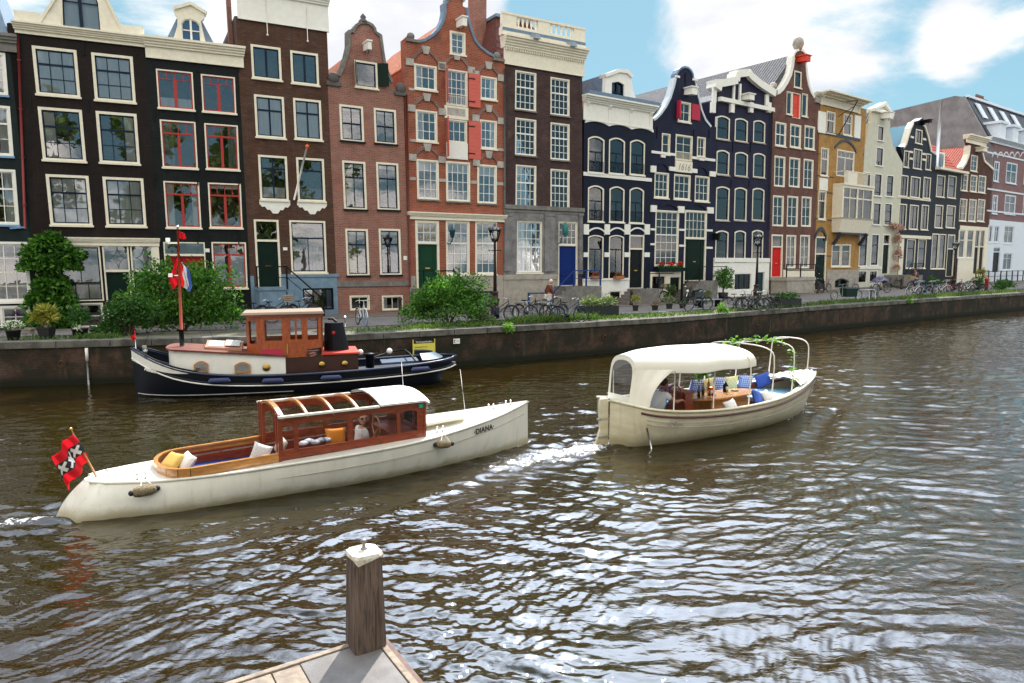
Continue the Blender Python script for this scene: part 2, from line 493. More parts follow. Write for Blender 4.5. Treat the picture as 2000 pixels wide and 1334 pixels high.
def archpts(u0,u1,z0,z1,rise=0.0,n=7):
 if rise <= 0: return [(u0,z0),(u1,z0),(u1,z1),(u0,z1)]
 p = [(u0,z0),(u1,z0)]
 for i in range(n + 1):
  t = i / n; p.append((u1 + (u0 - u1) * t,z1 - rise + rise * (1 - (2 * t - 1) ** 2)))
 return p
def window(h,px,rows,frame=cream,sash=white,fw=0.10,arch=0.0,cur=None,th=(),vt=0.03,sill=True,proj=0.02,curm=None,uz=None,sillm=None,name='window',rail=False,bars=0.03):
 """a framed window in h's wall: frame (the window's own mesh), sash bars, pane, curtain, sill. px = x0,x1,y0,y1 in the photo's plane of the wall"""
 u0,u1,z0,z1 = uz or h.rect(*px)
 fw = min(fw,(u1 - u0) * .16)
 rs = arch
 o = archpts(u0,u1,z0,z1,rs); i1 = archpts(u0 + fw,u1 - fw,z0 + fw * .8,z1 - fw,max(rs - .01,0))
 if rs and rs - .01 <= 0: i1 = archpts(u0 + fw,u1 - fw,z0 + fw * .8,z1 - fw,.001)
 h.holes.append(archpts(u0 + .02,u1 - .02,z0 + .02,z1 - .02,rs))
 w = h.part(MB().ring(o,i1,-proj,.12),name,frame)
 a,b,c,d = u0 + fw,u1 - fw,z0 + fw * .8,z1 - fw
 sb = .05
 if rs: i2 = archpts(a + sb,b - sb,c + sb,d - sb,max(rs - .02,.001))
 else: i2 = archpts(a + sb,b - sb,c + sb,d - sb)
 m = MB().ring(i1,i2,.035,.085)
 tot = sum(r[0] for r in rows); zt = d - (0 if not rs else 0)
 zc = zt; H = d - c; k = 0
 for j,(hf,n) in enumerate(rows):
  hh = H * hf / tot
  for q in range(1,n):
   x = a + (b - a) * q / n
   tw = vt if (n == 2) else bars
   m.box(x - tw / 2,x + tw / 2,.042,.08,zc - hh,zc - (sb * .5 if j == 0 else 0) - (rs * .25 if j == 0 and rs else 0))
  zc -= hh
  if j < len(rows) - 1:
   tk = (.075 if j in th else bars)
   m.box(a + .01,b - .01,.040 if j not in th else .028,.082,zc - tk / 2,zc + tk / 2)
 if rail:
  for q in range(int((b - a) / .11) + 1): m.box(a + .02 + q * .11,a + .04 + q * .11,-.05,-.03,c + .02,c + (d - c) * .3)
  m.box(a,b,-.055,-.025,c + (d - c) * .3,c + (d - c) * .3 + .03)
 h.part(m,'sash',sash,w)
 pm = MB().poly(archpts(a,b,c,d,max(rs - .01,0)),.066,.070)
 h.part(pm,'pane',glass,w)
 cm = curm or curtain
 if cur is None and random.random() < .45: cur = random.choice(['blinds','left','right','low','sides']); cm = random.choice([curtain,curtain_dim])
 if cur:
  k = MB(); k.smooth = False
  def wav(ua,ub,za,zb,y=.108,amp=.03,wl=.16):
   n = max(2,int((ub - ua) / .04)); vs = []; ph = rng.random() * 6
   for q in range(n + 1):
    x = ua + (ub - ua) * q / n; yy = y + amp * math.sin(x / wl * 6.283 + ph) * (0.6 + .4 * math.sin(x * 5 + ph))
    vs += [(x,yy,za),(x,yy,zb)]
   sm = k.smooth; k.smooth = True; k.add(vs,[(2 * q,2 * q + 2,2 * q + 3,2 * q + 1) for q in range(n)]); k.smooth = sm
  for cc in cur.split('+'):
   if cc == 'full': wav(a,b,c,d)
   elif cc == 'low': wav(a,b,c,c + (d - c) * .28)
   elif cc == 'mid': wav(a,b,c,c + (d - c) * .55)
   elif cc == 'left': wav(a,a + (b - a) * .34,c,d)
   elif cc == 'right': wav(b - (b - a) * .3,b,c,d)
   elif cc == 'sides': wav(a,a + (b - a) * .24,c,d); wav(b - (b - a) * .2,b,c,d)
   elif cc == 'blind': k.box(a,b,.11,.12,d - (d - c) * .26,d)
   elif cc == 'blindh': k.box(a,b,.11,.12,d - (d - c) * .5,d)
   elif cc == 'blinds': k.box(a,b,.11,.12,d - (d - c) * .1,d)
  if k.v: h.part(k,'curtain',cm,w)
 if sill:
  h.part(MB().box(u0 - .04,u1 + .04,-.10,.0,z0 - .07,z0 + .01),'sill',sillm or frame,w)
 return w
def door(h,px,m,frame=cream,transom=None,panels=3,fw=.10,glassfrac=0.0,knob=True,double=False,tsash=None):
 """door leaf with its frame; px of the whole unit, transom = photo y of the rail under the fanlight"""
 u0,u1,z0,z1 = h.rect(*px)
 h.holes.append(archpts(u0 + .02,u1 - .02,z0 + .02,z1 - .02))
 a,b,d = u0 + fw,u1 - fw,z1 - fw
 dr = h.part(MB().ring([(u0,z0),(u1,z0),(u1,z1),(u0,z1)],[(a,z0 + .03),(b,z0 + .03),(b,d),(a,d)],-.02,.14),'door',frame)
 top = d
 if transom:
  zt = h.pix((px[0] + px[1]) / 2,transom)[1]; top = zt - .05
  h.part(MB().box(a,b,-.03,.12,zt - .05,zt + .05),'transom_rail',frame,dr)
  h.part(MB().poly([(a,zt + .05),(b,zt + .05),(b,d),(a,d)],.066,.07),'pane',glass,dr)
  if tsash:
   t = MB(); n,r = tsash
   for q in range(1,n): x = a + (b - a) * q / n; t.box(x - .015,x + .015,.04,.08,zt + .05,d)
   for q in range(1,r): z = zt + .05 + (d - zt - .05) * q / r; t.box(a,b,.04,.08,z - .015,z + .015)
   t.ring([(a,zt + .05),(b,zt + .05),(b,d),(a,d)],[(a + .04,zt + .09),(b - .04,zt + .09),(b - .04,d - .04),(a + .04,d - .04)],.035,.085)
   h.part(t,'sash',white,dr)
 lf = MB()
 halves = [(a,(a + b) / 2 - .005),((a + b) / 2 + .005,b)] if double else [(a,b)]
 for (p,q) in halves:
  lf.box(p,q,.07,.12,z0 + .03,top)
  zz = z0 + .03; H = (top - zz) / panels
  for k in range(panels):
   m0,m1 = zz + H * k + H * .12,zz + H * (k + 1) - H * .1
   g = (q - p) * .16
   lf.ring([(p + g,m0),(q - g,m0),(q - g,m1),(p + g,m1)],[(p + g + .03,m0 + .03),(q - g - .03,m0 + .03),(q - g - .03,m1 - .03),(p + g + .03,m1 - .03)],.05,.072)
 lfo = h.part(lf,'door_leaf',m,dr)
 if knob:
  brass = mat('brass',(.55,.36,.10),.3,1.0)
  zk = z0 + (top - z0) * .45
  h.part(MB().box((a + b) / 2 - .13,(a + b) / 2 + .13,.03,.052,zk,zk + .06),'letter_slot',brass,lfo)
 return dr
def body(h,ring,wall,roofm,ridge=None,eave=None,depth=9.0,thick=.35,parts=(),flat=None,sidem=None,ridge_u=None):
 """facade plate with its openings, side and back walls, roof. ridge / eave in metres above the foot"""
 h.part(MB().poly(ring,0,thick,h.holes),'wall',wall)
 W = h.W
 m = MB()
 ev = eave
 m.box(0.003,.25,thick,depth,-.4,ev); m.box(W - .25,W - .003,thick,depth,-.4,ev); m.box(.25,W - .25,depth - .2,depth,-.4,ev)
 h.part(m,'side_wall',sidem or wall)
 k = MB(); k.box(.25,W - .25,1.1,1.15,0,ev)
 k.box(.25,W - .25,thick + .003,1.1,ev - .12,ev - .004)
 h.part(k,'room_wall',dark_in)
 r = MB()
 if ridge is None:
  r.box(0.002,W - .002,thick,depth,ev,ev + .12)
 else:
  um = W / 2 if ridge_u is None else ridge_u; t = .09
  for (ua,ub) in ((-.02,um),(W + .02,um)):
   r.hexa([(ua,thick,ev),(ub,thick,ridge),(ub,thick,ridge + t),(ua,thick,ev + t)],[(ua,depth,ev),(ub,depth,ridge),(ub,depth,ridge + t),(ua,depth,ev + t)])
  r.poly([(0,ev - .01),(W,ev - .01),(um,ridge - .01)],depth - .2,depth)
 if ridge is not None: r.poly([(.03,ev),(W - .03,ev),(um,ridge - .02)],thick + .004,thick + .12)
 rf = h.part(r,'roof',roofm)
 return rf
def cornice(h,x0,x1,yt,yb,m,proj=.35,steps=4,frieze=.5,name='cornice',brackets=0,scallop=False,dent=False):
 """moulded cornice: frieze below, widening mouldings above"""
 u0,u1,z0,z1 = h.rect(x0,x1,yt,yb)
 c = MB(); zf = z0 + (z1 - z0) * frieze
 c.box(u0,u1,-.07,.02,z0,zf); c.box(u0,u1,-.10,.02,z0,z0 + .06)
 for k in range(steps):
  p = .12 + (proj - .12) * ((k + 1) / steps) ** 1.3
  c.box(u0 - p * .2,u1 + p * .2,-p,.3,zf + (z1 - zf) * k / steps,zf + (z1 - zf) * (k + 1) / steps)
 if dent:
  n = int((u1 - u0) / .16)
  for q in range(n): x = u0 + (u1 - u0) * (q + .3) / n; c.box(x,x + .07,-.17,-.07,zf - .14,zf - .02)
 o = h.part(c,name,m)
 if brackets:
  for q in range(brackets):
   x = u0 + (u1 - u0) * (.04 + .92 * q / (brackets - 1)); b = MB()
   b.poly([(0,z0 - .05),(.09,z0 - .05),(.13,zf - .25),(.26,zf - .06),(.26,zf + .02),(0,zf + .02)],x - .08,x + .08)
   b.v = [(vy,-vx - .0,vz) for vx,vy,vz in b.v]; b.f = [f[::-1] for f in b.f]
   h.part(b,'bracket',m,o)
 return o
def band(h,x0,x1,yt,yb,m,proj=.05,name='string_course',parent=None):
 return h.part(h.pbox(MB(),x0,x1,yt,yb,proj),name,m,parent)
def beam(h,x0,x1,yt,yb,m,L=.7,name='hoist_beam',hook=True):
 u0,u1,z0,z1 = h.rect(x0,x1,yt,yb)
 w = max(.16,(u1 - u0) * .4); uc = u0 + w / 2
 b = MB(); b.poly([(0,z0 + (z1 - z0) * .15),(-L,z0),(-L,z1 - .08),(0,z1 - .02)],uc - w / 2,uc + w / 2)
 b.v = [(vy,vx,vz) for vx,vy,vz in b.v]
 b.box(uc - w * .7,uc + w * .7,-L - .05,0,z1 - .07,z1)
 o = h.part(b,name,m)
 if hook: h.part(MB().tube([(uc,-L * .7,z0),(uc,-L * .7,z0 - .15)],.02,6),'hook',blackm,o)
 return o
def coping(h,pts,m,w=.16,proj=.06,name='gable_coping',dep=.42):
 """stone edging that follows a gable line given as wall points"""
 c = MB()
 for a,b in zip(pts,pts[1:]):
  d = math.hypot(b[0] - a[0],b[1] - a[1])
  if d < 1e-6: continue
  nx,nz = -(b[1] - a[1]) / d * w / 2,(b[0] - a[0]) / d * w / 2
  ex,ez = (b[0] - a[0]) / d * .02,(b[1] - a[1]) / d * .02
  q = [(a[0] - nx - ex,a[1] - nz - ez),(b[0] - nx + ex,b[1] - nz + ez),(b[0] + nx + ex,b[1] + nz + ez),(a[0] + nx - ex,a[1] + nz - ez)]
  pr = proj + rng.random() * .004
  c.hexa([(x,-pr,z) for x,z in q],[(x,dep - rng.random() * .004,z) for x,z in q])
 return h.part(c,name,m)
def anchors(h,ys,xs,m=None):
 for y in ys:
  for x in xs:
   u,z = h.pix(x,y); h.part(MB().box(u - .025,u + .025,-.04,0,z - .28,z + .28),'wall_anchor',m or blackm)
def curve(p0,p1,sag=.3,n=8):
 """concave gable sweep from p0 to p1 in pixels: leaves p0 flat, arrives at p1 steep"""
 out = []
 for i in range(n + 1):
  t = i / n
  out.append((p0[0] + (p1[0] - p0[0]) * math.sin(t * math.pi / 2) ** (1.0),p0[1] + (p1[1] - p0[1]) * (1 - math.cos(t * math.pi / 2))))
 return out
def arc(cx,cy,rx,ry,a0,a1,n=8):
 return [(cx + rx * math.cos(R(a0 + (a1 - a0) * i / n)),cy - ry * math.sin(R(a0 + (a1 - a0) * i / n))) for i in range(n + 1)]
def house(*a,**k):
 h = House(*a,**k); h.holes = []; return h
def ringof(h,top):
 """wall ring: the facade's foot plus the top outline (pixels, from right to left)"""
 r = h.pts(top)
 return [(0,-.5),(h.W,-.5)] + r
def fin(h,pts):
 """clean ring: clamp outline ends to the wall's edges"""
 return pts
# ---------------------------------------------------------------- the houses, left to right
rt_orange = tiles('orange_pantiles',(.42,.13,.05),(.25,.08,.04))
rt_dark = tiles('dark_pantiles',(.05,.052,.06),(.11,.11,.12))
rt_red = tiles('red_pantiles',(.36,.07,.04),(.22,.05,.035))
rt_slate = mat('roof_slate',(.05,.055,.07),.5,var=.4,vscale=6)
def pipe(h,x0,y0,x1,y1,m,name='drainpipe',r=.05):
 u0,z0 = h.pix(x0,y0); u1,z1 = h.pix(x1,y1)
 t = MB().tube([(u0,-.1,z0),(u1,-.1,z1)],r,8)
 for k in range(4):
  f = (k + .5) / 4; u,z = u0 + (u1 - u0) * f,z0 + (z1 - z0) * f
  t.tube([(u,-.1,z - .03),(u,-.1,z + .03)],r * 1.5,8)
 return h.part(t,name,m)
def top_flat(h,yl,yr=None,xl=None,xr=None):
 """flat wall top a little under a cornice, through a pixel row at the middle"""
 z = h.pix((h.a + h.b) / 2,yl)[1]
 return [(0,-.5),(h.W,-.5),(h.W,z),(0,z)],z
# H1 dark green house at the left edge
h = house(-80,68,'dark green house at the left edge with white sash windows and a red drainpipe',Rr=((60,450),(30,62)))
wall = brick('blackgreen_brick',(.010,.020,.020),(.014,.026,.026),(.008,.014,.015),grime=.3,bump=.35,rough=.55)
for y0,y1,xr in ((100,184,13),(205,304,23),(330,439,34)):
 window(h,(xr - 78,xr,y0,y1),[(1,3),(1,3),(1,3)],white,white,cur='right',sillm=mat('blue_sill',(.18,.32,.5),.5),th=(0,))
window(h,(-40,58,472,590),[(1,4),(1,4),(1,4),(1,4)],white,white,cur='low')
window(h,(0,60,597,640),[(1,2),(1,2)],white,white,sill=False)
zt = h.pix(-6,66)[1]
body(h,[(0,-.5),(h.W,-.5),(h.W,zt),(0,zt)],wall,rt_slate,None,zt)
cornice(h,-78,32,64,98,stone,.3,3)
m = MB(); m.hexa([(0,0,zt + .05),(h.W - .3,0,zt + .05),(h.W - 1.1,1.3,zt + 3),(0,1.3,zt + 3)],[(0,6,zt + .05),(h.W - .3,6,zt + .05),(h.W - 1.1,5,zt + 3),(0,5,zt + 3)])
h.part(m,'mansard_roof',lead)
pipe(h,36,70,50,447,mat('red_pipe',(.22,.03,.03),.4))
pipe(h,20,446,52,444,mat('blue_pipe',(.16,.3,.48),.4),'pipe_elbow',.04)
h1 = h
# H2 black-brown house
h = house(68,313,'dark brown painted brick house with big cream framed windows and a green shop door',L=((80,450),(32,63)),Rr=((316,575),(283,92)))
wall = brick('blackbrown_brick',(.011,.007,.006),(.019,.011,.009),(.014,.010,.010),grime=.35,bump=.35,rough=.6)
W3 = [(1,3),(1,3),(1,3)]
for x0,x1,y0,y1,cu in ((67,153,94,187,'full'),(182,262,107,198,'full'),(79,164,212,314,'left'),(191,270,220,319,'right'),(94,177,342,440,'full'),(204,283,347,442,'full')):
 window(h,(x0,x1,y0,y1),W3,cream,navy,fw=.11,cur=cu,th=(0,),proj=.035)
# shop front: posts, window, doors
window(h,(116,199,480,588),[(.68,2),(.32,3)],cream,greenblk,fw=.06,cur='low',th=(0,),sill=False)
window(h,(136,203,592,640),[(1,1),(.9,1)],cream,white,fw=.05,sill=False)
door(h,(205,256,478,624),greenblk,transom=529,fw=.06)
door(h,(259,302,478,622),greenblk,transom=529,fw=.06,knob=False)
u0,u1,z0,z1 = h.rect(264,298,482,526)
stw = MB(); uc,zc = (u0 + u1) / 2,(z0 + z1) / 2
for sx in (-1,1):
 for sz in (-1,1):
  P = [(uc + sx * (u1 - u0) / 2 * (1 - math.sin(t * math.pi / 16)) ,.03,zc + sz * (z1 - z0) / 2 * (1 - math.cos(t * math.pi / 16))) for t in range(9)]
  stw.tube(P,.014,6)
h.part(stw,'star_tracery',navy)
h.part(MB().box(u0 - .03,u1 + .03,.15,.16,z0 - .03,z1 + .03),'fanlight_curtain',curtain)
u0,u1,z0,z1 = h.rect(212,248,482,526)
stw = MB(); uc,zc = (u0 + u1) / 2,(z0 + z1) / 2
for sx in (-1,1):
 for sz in (-1,1):
  stw.tube([(uc + sx * (u1 - u0) / 2 * (1 - math.sin(t * math.pi / 16)),.03,zc + sz * (z1 - z0) / 2 * (1 - math.cos(t * math.pi / 16))) for t in range(9)],.012,6)
h.part(stw,'star_tracery',mat('dark_tracery',(.05,.07,.08),.5))
cornice(h,76,311,464,480,cream,.2,3,name='shop_entablature')
h.part(h.pbox(MB(),301,314,480,600,.06),'pilaster',cream)
zt = h.pix(160,62)[1]
body(h,[(0,-.5),(h.W,-.5),(h.W,zt),(0,zt)],wall,rt_slate,None,zt)
cornice(h,30,282,58,79,cream,.35,4,frieze=.35)
h.part(h.pbox(MB(),30,120,27,58,.15,.1),'parapet',cream); h.part(h.pbox(MB(),203,281,50,73,.15,.1),'parapet',cream)
# dormer with flared sides
ring = h.pts([(74,52),(245,74),(205,-8),(190,-34),(158,-62),(128,-40),(117,-14)])
hh = [h.pts([(124,55),(197,64),(192,8),(186,-8),(158,-22),(132,-14),(122,0)])]
dm = MB().poly(ring,-.12,.3,hh); d = h.part(dm,'dormer',cream)
u0,z0 = h.pix(124,58); u1,z1 = h.pix(196,62)
f = MB().ring(hh[0],[((x - (u0 + u1) / 2) * .94 + (u0 + u1) / 2,(z - z0 - .8) * .95 + z0 + .8) for x,z in hh[0]],0,.08)
f.box((u0 + u1) / 2 - .06,(u0 + u1) / 2 + .06,-.02,.08,z0,z0 + 2.6); f.box(u0,u1,.02,.07,z0 + 1.15,z0 + 1.19)
h.part(f,'sash',navy,d)
h.part(MB().poly(hh[0],.09,.094),'pane',glass,d)
h.part(MB().poly(hh[0],.2,.21),'curtain',curtain,d)
coping(h,h.pts([(74,52),(117,-14),(128,-40)]),cream,.1,.2,'moulding'); coping(h,h.pts([(190,-34),(205,-8),(245,74)]),cream,.1,.2,'moulding')
anchors(h,(95,),(163,268)); anchors(h,(205,),(60,172)); h2 = h
# H3 black-green house with red sashes
h = house(313,489,'black green house with dark red sashes and a small cream bell shaped dormer',L=((316,575),(283,113)),Rr=((488,480),(474,131)))
wall = brick('blackgreen2_brick',(.005,.0075,.0075),(.009,.0125,.0115),(.010,.013,.013),grime=.3,bump=.35,rough=.6)
for x0,x1,y0,y1,cu in ((307,378,138,213,'low'),(394,460,148,220,'none')):
 window(h,(x0,x1,y0,y1),[(.22,4),(.78,2)],cream,redsash,fw=.055,cur=cu,vt=.13,th=())
for x0,x1,y0,y1,cu in ((315,384,236,328,'left'),(401,466,243,331,'right'),(322,391,355,445,None),(408,472,358,445,None),(415,482,473,563,'low')):
 window(h,(x0,x1,y0,y1),[(.26,4),(.74,2)],cream,redsash,fw=.06,cur=cu,vt=.11,th=(0,),curm=curtain_dim if y0 < 300 else curtain)
redd = mat('red_door',(.30,.010,.014),.4,spec=.15)
door(h,(323,403,473,596),redd,transom=498,fw=.05,double=True)
# model sailing boats on two window sills
for cx,cy in ((375,440),(423,440)):
 u,z = h.pix(cx,cy); sb = MB()
 sb.add([(u,.28,z + .1),(u + .34,.28,z + .12),(u + .04,.28,z + .62)],[(0,1,2)]); sb.add([(u - .02,.28,z + .1),(u - .24,.28,z + .12),(u + .02,.28,z + .55)],[(2,1,0)])
 sb.hexa([(u - .25,.25,z + .02),(u + .28,.25,z + .02),(u + .34,.25,z + .1),(u - .3,.25,z + .1)],[(u - .25,.33,z + .02),(u + .28,.33,z + .02),(u + .34,.33,z + .1),(u - .3,.33,z + .1)])
 sb.bar((u + .01,.29,z + .05),(u + .01,.29,z + .66),.015)
 o = h.part(sb,'model_boat',mat('sailcloth',(.66,.62,.52),.8)); o.parent = None; o.matrix_world = h.root.matrix_basis
 tag(o,('cream model sailing boat on the left red window sill of the black green house' if cx < 400 else 'tan model sailing boat on the right red window sill of the black green house'),'model boat','model sailing boats in the windows')
h.part(MB().box(*[h.pix(405,489)[0] - .09,h.pix(405,489)[0] + .09],-.02,0,*[h.pix(405,489)[1] - .08,h.pix(405,489)[1] + .08]),'number_plate',white)
zt = h.pix(378,100)[1]
body(h,[(0,-.5),(h.W,-.5),(h.W,zt),(0,zt)],wall,lead,None,zt)
cornice(h,284,475,83,123,cream,.38,4,frieze=.55)
ring = h.pts([(330,88),(410,98),(402,84),(396,60),(392,42),(399,36),(399,24),(372,8),(342,16),(341,26),(347,34),(346,52),(340,72)])
hh = [h.pts([(356,83),(393,88),(391,50),(384,42),(372,37),(360,38),(354,46)])]
d = h.part(MB().poly(ring,-.05,.25,hh),'dormer',cream)
coping(h,h.pts([(402,26),(372,8),(340,17)]),cream,.12,.14,'dormer_coping')
u0,z0 = h.pix(356,84); u1,_ = h.pix(393,88)
h.part(MB().ring(hh[0],[((x - (u0 + u1) / 2) * .9 + (u0 + u1) / 2,(z - z0 - .5) * .93 + z0 + .5) for x,z in hh[0]],0,.06).box((u0 + u1) / 2 - .04,(u0 + u1) / 2 + .04,-.01,.05,z0,z0 + 1.15).box(u0,u1,0,.05,z0 + .55,z0 + .59),'sash',white,d)
h.part(MB().poly(hh[0],.08,.084),'pane',glass,d); h.part(MB().poly(hh[0],.16,.17),'blind',mat('blue_blind',(.08,.16,.5),.7),d)
zr = h.pix(373,22)[1]; uc = h.pix(372,60)[0]
h.part(MB().hexa([(uc - 1.15,.25,zt),(uc + 1.15,.25,zt),(uc + .5,.3,zr - .3),(uc - .5,.3,zr - .3)],[(uc - 1.15,5,zt),(uc + 1.15,5,zt),(uc + .5,4.5,zr - .3),(uc - .5,4.5,zr - .3)]),'dormer_roof',lead,d)
chm = MB(); u,z = h.pix(440,95,3); chm.box(u,u + .7,3,3.5,z - .5,z + .35); chm.lathe([(.1,z + .35),(.1,z + .7)],(u + .2,3.2,0),8); chm.lathe([(.1,z + .35),(.1,z + .62)],(u + .5,3.2,0),8)
h.part(chm,'chimney',brick('chimney_brick',(.22,.08,.05),(.14,.05,.04),(.2,.18,.16)))
anchors(h,(128,225,350,465),(301,386,466)); h3 = h
# H4 tall brown brick house
h = house(489,658,'tall brown brick house with navy sashes, a high white cornice and a pale blue basement',L=((489,483),(464,37)),Rr=((662,620),(640,66)))
wall = brick('brown_brick',(.13,.062,.038),(.07,.036,.025),(.06,.042,.036),grime=.5,scale=1.3,msize=.014)
for x0,x1,y0,y1 in ((491,549,90,155),(568,622,102,165)):
 window(h,(x0,x1,y0,y1),[(1,2)],cream,navy,vt=.10,cur='none')
for x0,x1,y0,y1 in ((498,556,187,269),(574,628,194,273)):
 window(h,(x0,x1,y0,y1),[(.33,2),(.67,2)],cream,navy,vt=.07,th=(0,),cur='full',curm=curtain)
for x0,x1,y0,y1,cu in ((506,562,304,391,'low'),(580,634,309,393,None)):
 w = window(h,(x0,x1,y0,y1),[(.27,2 if cu else 1),(.73,2 if cu else 1)],cream,navy,vt=.07,th=(0,),cur=cu)
 u0,u1,z0,z1 = h.rect(x0,x1,y0,y1); n = 12
 pr = [(u0 - .05,z0 - .07)] + [(u0 - .05 + (u1 - u0 + .1) * k / n,z0 - .2 - .42 * (1 - abs(2 * k / n - 1)) ** 1.3 - (.09 if k % 2 else 0)) for k in range(n + 1)] + [(u1 + .05,z0 - .07)]
 h.part(MB().poly(pr[::-1],-.04,0),'carved_apron',white,w)
window(h,(567,637,431,533),[(.32,1),(.68,2)],cream,navy,fw=.09,th=(0,),cur='mid+blinds',curm=curtain_dim)
door(h,(499,547,429,562),greenblk,transom=470,fw=.09,frame=cream)
bluebase = mat('pale_blue_render',(.18,.27,.36),.7,var=.3,vscale=2)
zb = h.pix(600,538)[1]
door(h,(516,556,573,610),blackm,fw=.06,frame=cream,panels=1,knob=False)
window(h,(591,652,562,606),[(1,3)],blackm,blackm,fw=.05,sill=False,cur='sides',curm=mat('lilac_curtain',(.25,.25,.45),.8))
ub0 = h.holes[-1]; ub1 = h.holes[-2]
h.part(MB().poly([(-.0,-.4),(h.W,-.4),(h.W,zb),(h.pix(549,540)[0],zb),(h.pix(549,560)[0],h.pix(530,562)[1]),(h.pix(497,560)[0],h.pix(530,562)[1]),(h.pix(497,560)[0],zb),(0,zb)],-.045,0,[ub0,ub1]),'basement_render',bluebase)
band(h,549,661,535,541,bluebase,.09)
zt = h.pix(555,46)[1]
body(h,[(0,-.5),(h.W,-.5),(h.W,zt),(0,zt)],wall,rt_slate,None,zt)
cornice(h,463,640,-22,50,white,.45,5,frieze=.72)
for x,y0,y1 in ((519,0,68),(598,14,80)):
 u,za = h.pix(x,y0,-.15); _,zb2 = h.pix(x,y1,-.15)
 h.part(MB().tube([(u,-.17,za),(u,-.17,zb2)],.018,6).sphere((u,-.17,zb2),.05),'tie_rod',white)
# stoop with railing
u0,u1,z0,z1 = h.rect(497,560,562,612)
zd = h.pix(523,560)[1]
st = MB(); st.box(u0 + .05,u0 + 1.35,-1.0,-.05,zd - .14,zd); st.box(u0 + .1,u0 + 1.3,-.95,-.05,0,zd - .14)
for k in range(6): st.box(u0 + 1.35 + k * .24,u0 + 1.62 + k * .24,-1.0,-.05,-.1,zd - .02 - (k + 1) * zd / 7)
stp = h.part(st,'stoop',bluebase)
rl = MB(); rl.bar((u0,-1,zd + .95),(u0 + 1.35,-1,zd + .95),.06); rl.bar((u0 + 1.35,-1,zd + .95),(u0 + 3.0,-1,.85),.06); rl.bar((u0,-1,zd + .45),(u0 + 1.35,-1,zd + .45),.03); rl.bar((u0 + 1.35,-1,zd + .45),(u0 + 3,-1,.4),.03)
for uu,za,zb2 in ((u0 + .02,zd,zd + .95),(u0 + 1.35,zd - .1,zd + 1.0),(u0 + 3.0,-.05,.95)): rl.bar((uu,-1,za),(uu,-1,zb2),.07)
h.part(rl,'railing',blackm,stp)
# flagpole
u,z = h.pix(574,390); u2,z2 = h.pix(600,286,-1.6)
fp = h.part(MB().tube([(u,-.05,z),(u2,-1.6,z2)],.045,8),'flagpole',white)
h.part(MB().sphere((u2,-1.6,z2),.09),'pole_finial',mat('orange_paint',(.75,.12,.02),.4),fp)
h.part(MB().box(h.pix(557,486)[0] - .1,h.pix(557,486)[0] + .1,-.02,0,h.pix(557,486)[1] - .07,h.pix(557,486)[1] + .07),'number_plate',white)
h.part(h.pbox(MB(),451,459,-30,90,-1.0,1.4),'chimney',brick('chimney_brick',(.22,.08,.05),(.14,.05,.04),(.2,.18,.16)))
h4 = h
# H5 salmon brick with bell gable
h = house(658,800,'salmon red brick house with a bell gable and dark shutters at its attic window',L=((663,620),(642,160)),Rr=((803,590),(790,180)))
wall = brick('salmon_brick',(.31,.125,.09),(.22,.08,.058),(.28,.20,.17),grime=.25,scale=1.2,light=(.36,.24,.20),lightamt=.5,msize=.012)
for i,(x0,x1,y0,y1,cu) in enumerate(((664,710,206,276,'blinds'),(731,774,213,281,'blinds'))):
 window(h,(x0,x1,y0,y1),[(1,2),(1,2)],cream,navy,cur=cu,th=(0,),vt=.04,sillm=blackm)
for x0,x1,y0,y1,cu in ((670,715,315,409,'blinds'),(736,779,318,410,'blinds'),(676,720,447,538,'blinds'),(741,783,447,537,'blinds')):
 w = window(h,(x0,x1,y0,y1),[(.32,2),(.68,2)],cream,navy,cur=cu,th=(0,),vt=.03,sillm=blackm)
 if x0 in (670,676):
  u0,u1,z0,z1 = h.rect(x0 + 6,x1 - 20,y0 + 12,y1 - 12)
  h.part(MB().box(u0,u1,.5,.52,z0,z1),'lamplight_panel',mat('painted_lamplight',(.62,.46,.2),.8),w)  # ochre panel whose colour stands in for lamplight in the room
band(h,658,801,549,559,stone,.06)
for x0,x1 in ((683,722),(746,787)):
 window(h,(x0,x1,577,606),[(1,2)],cream,cream,fw=.07,sill=False,name='basement_window')
w = window(h,(693,737,120,172),[(1,1)],cream,navy,fw=.09)
for sx,x0,x1 in ((-1,686,694),(1,738,752)):
 u0,u1,z0,z1 = h.rect(x0,x1,120 if sx < 0 else 125,166 if sx < 0 else 170)
 uu = u1 if sx < 0 else u0; s_ = MB(); dx = .12 if sx < 0 else .45
 s_.hexa([(uu,-.04,z0),(uu + sx * dx,-.5 if sx < 0 else -.3,z0),(uu + sx * dx,-.5 if sx < 0 else -.3,z1),(uu,-.04,z1)][::(1 if sx > 0 else -1)],[(uu,-.0,z0),(uu + sx * dx,-.46 if sx < 0 else -.26,z0),(uu + sx * dx,-.46 if sx < 0 else -.26,z1),(uu,-.0,z1)][::(1 if sx > 0 else -1)])
 h.part(s_,'shutter',greenblk,w)
g = [(790,178),(783,170),(772,174)] + [(765,160),(757,142),(751,124),(747,100),(743,70),(733,64)] + arc(711,64,22,20,0,180,8) + [(690,60),(681,62),(681,90),(676,112),(670,130),(662,148),(657,157),(651,150),(644,158)]
gp = h.pts(g); gp[0] = (h.W,gp[0][1]); gp[-1] = (0,gp[-1][1])
ze = h.pix(720,195)[1]
body(h,[(0,-.5),(h.W,-.5)] + gp,wall,rt_orange,h.pix(715,85)[1],ze)
coping(h,gp[3:10],stone,.14,.08); coping(h,gp[9:19],stone,.12,.10); coping(h,gp[18:-3],stone,.14,.08)
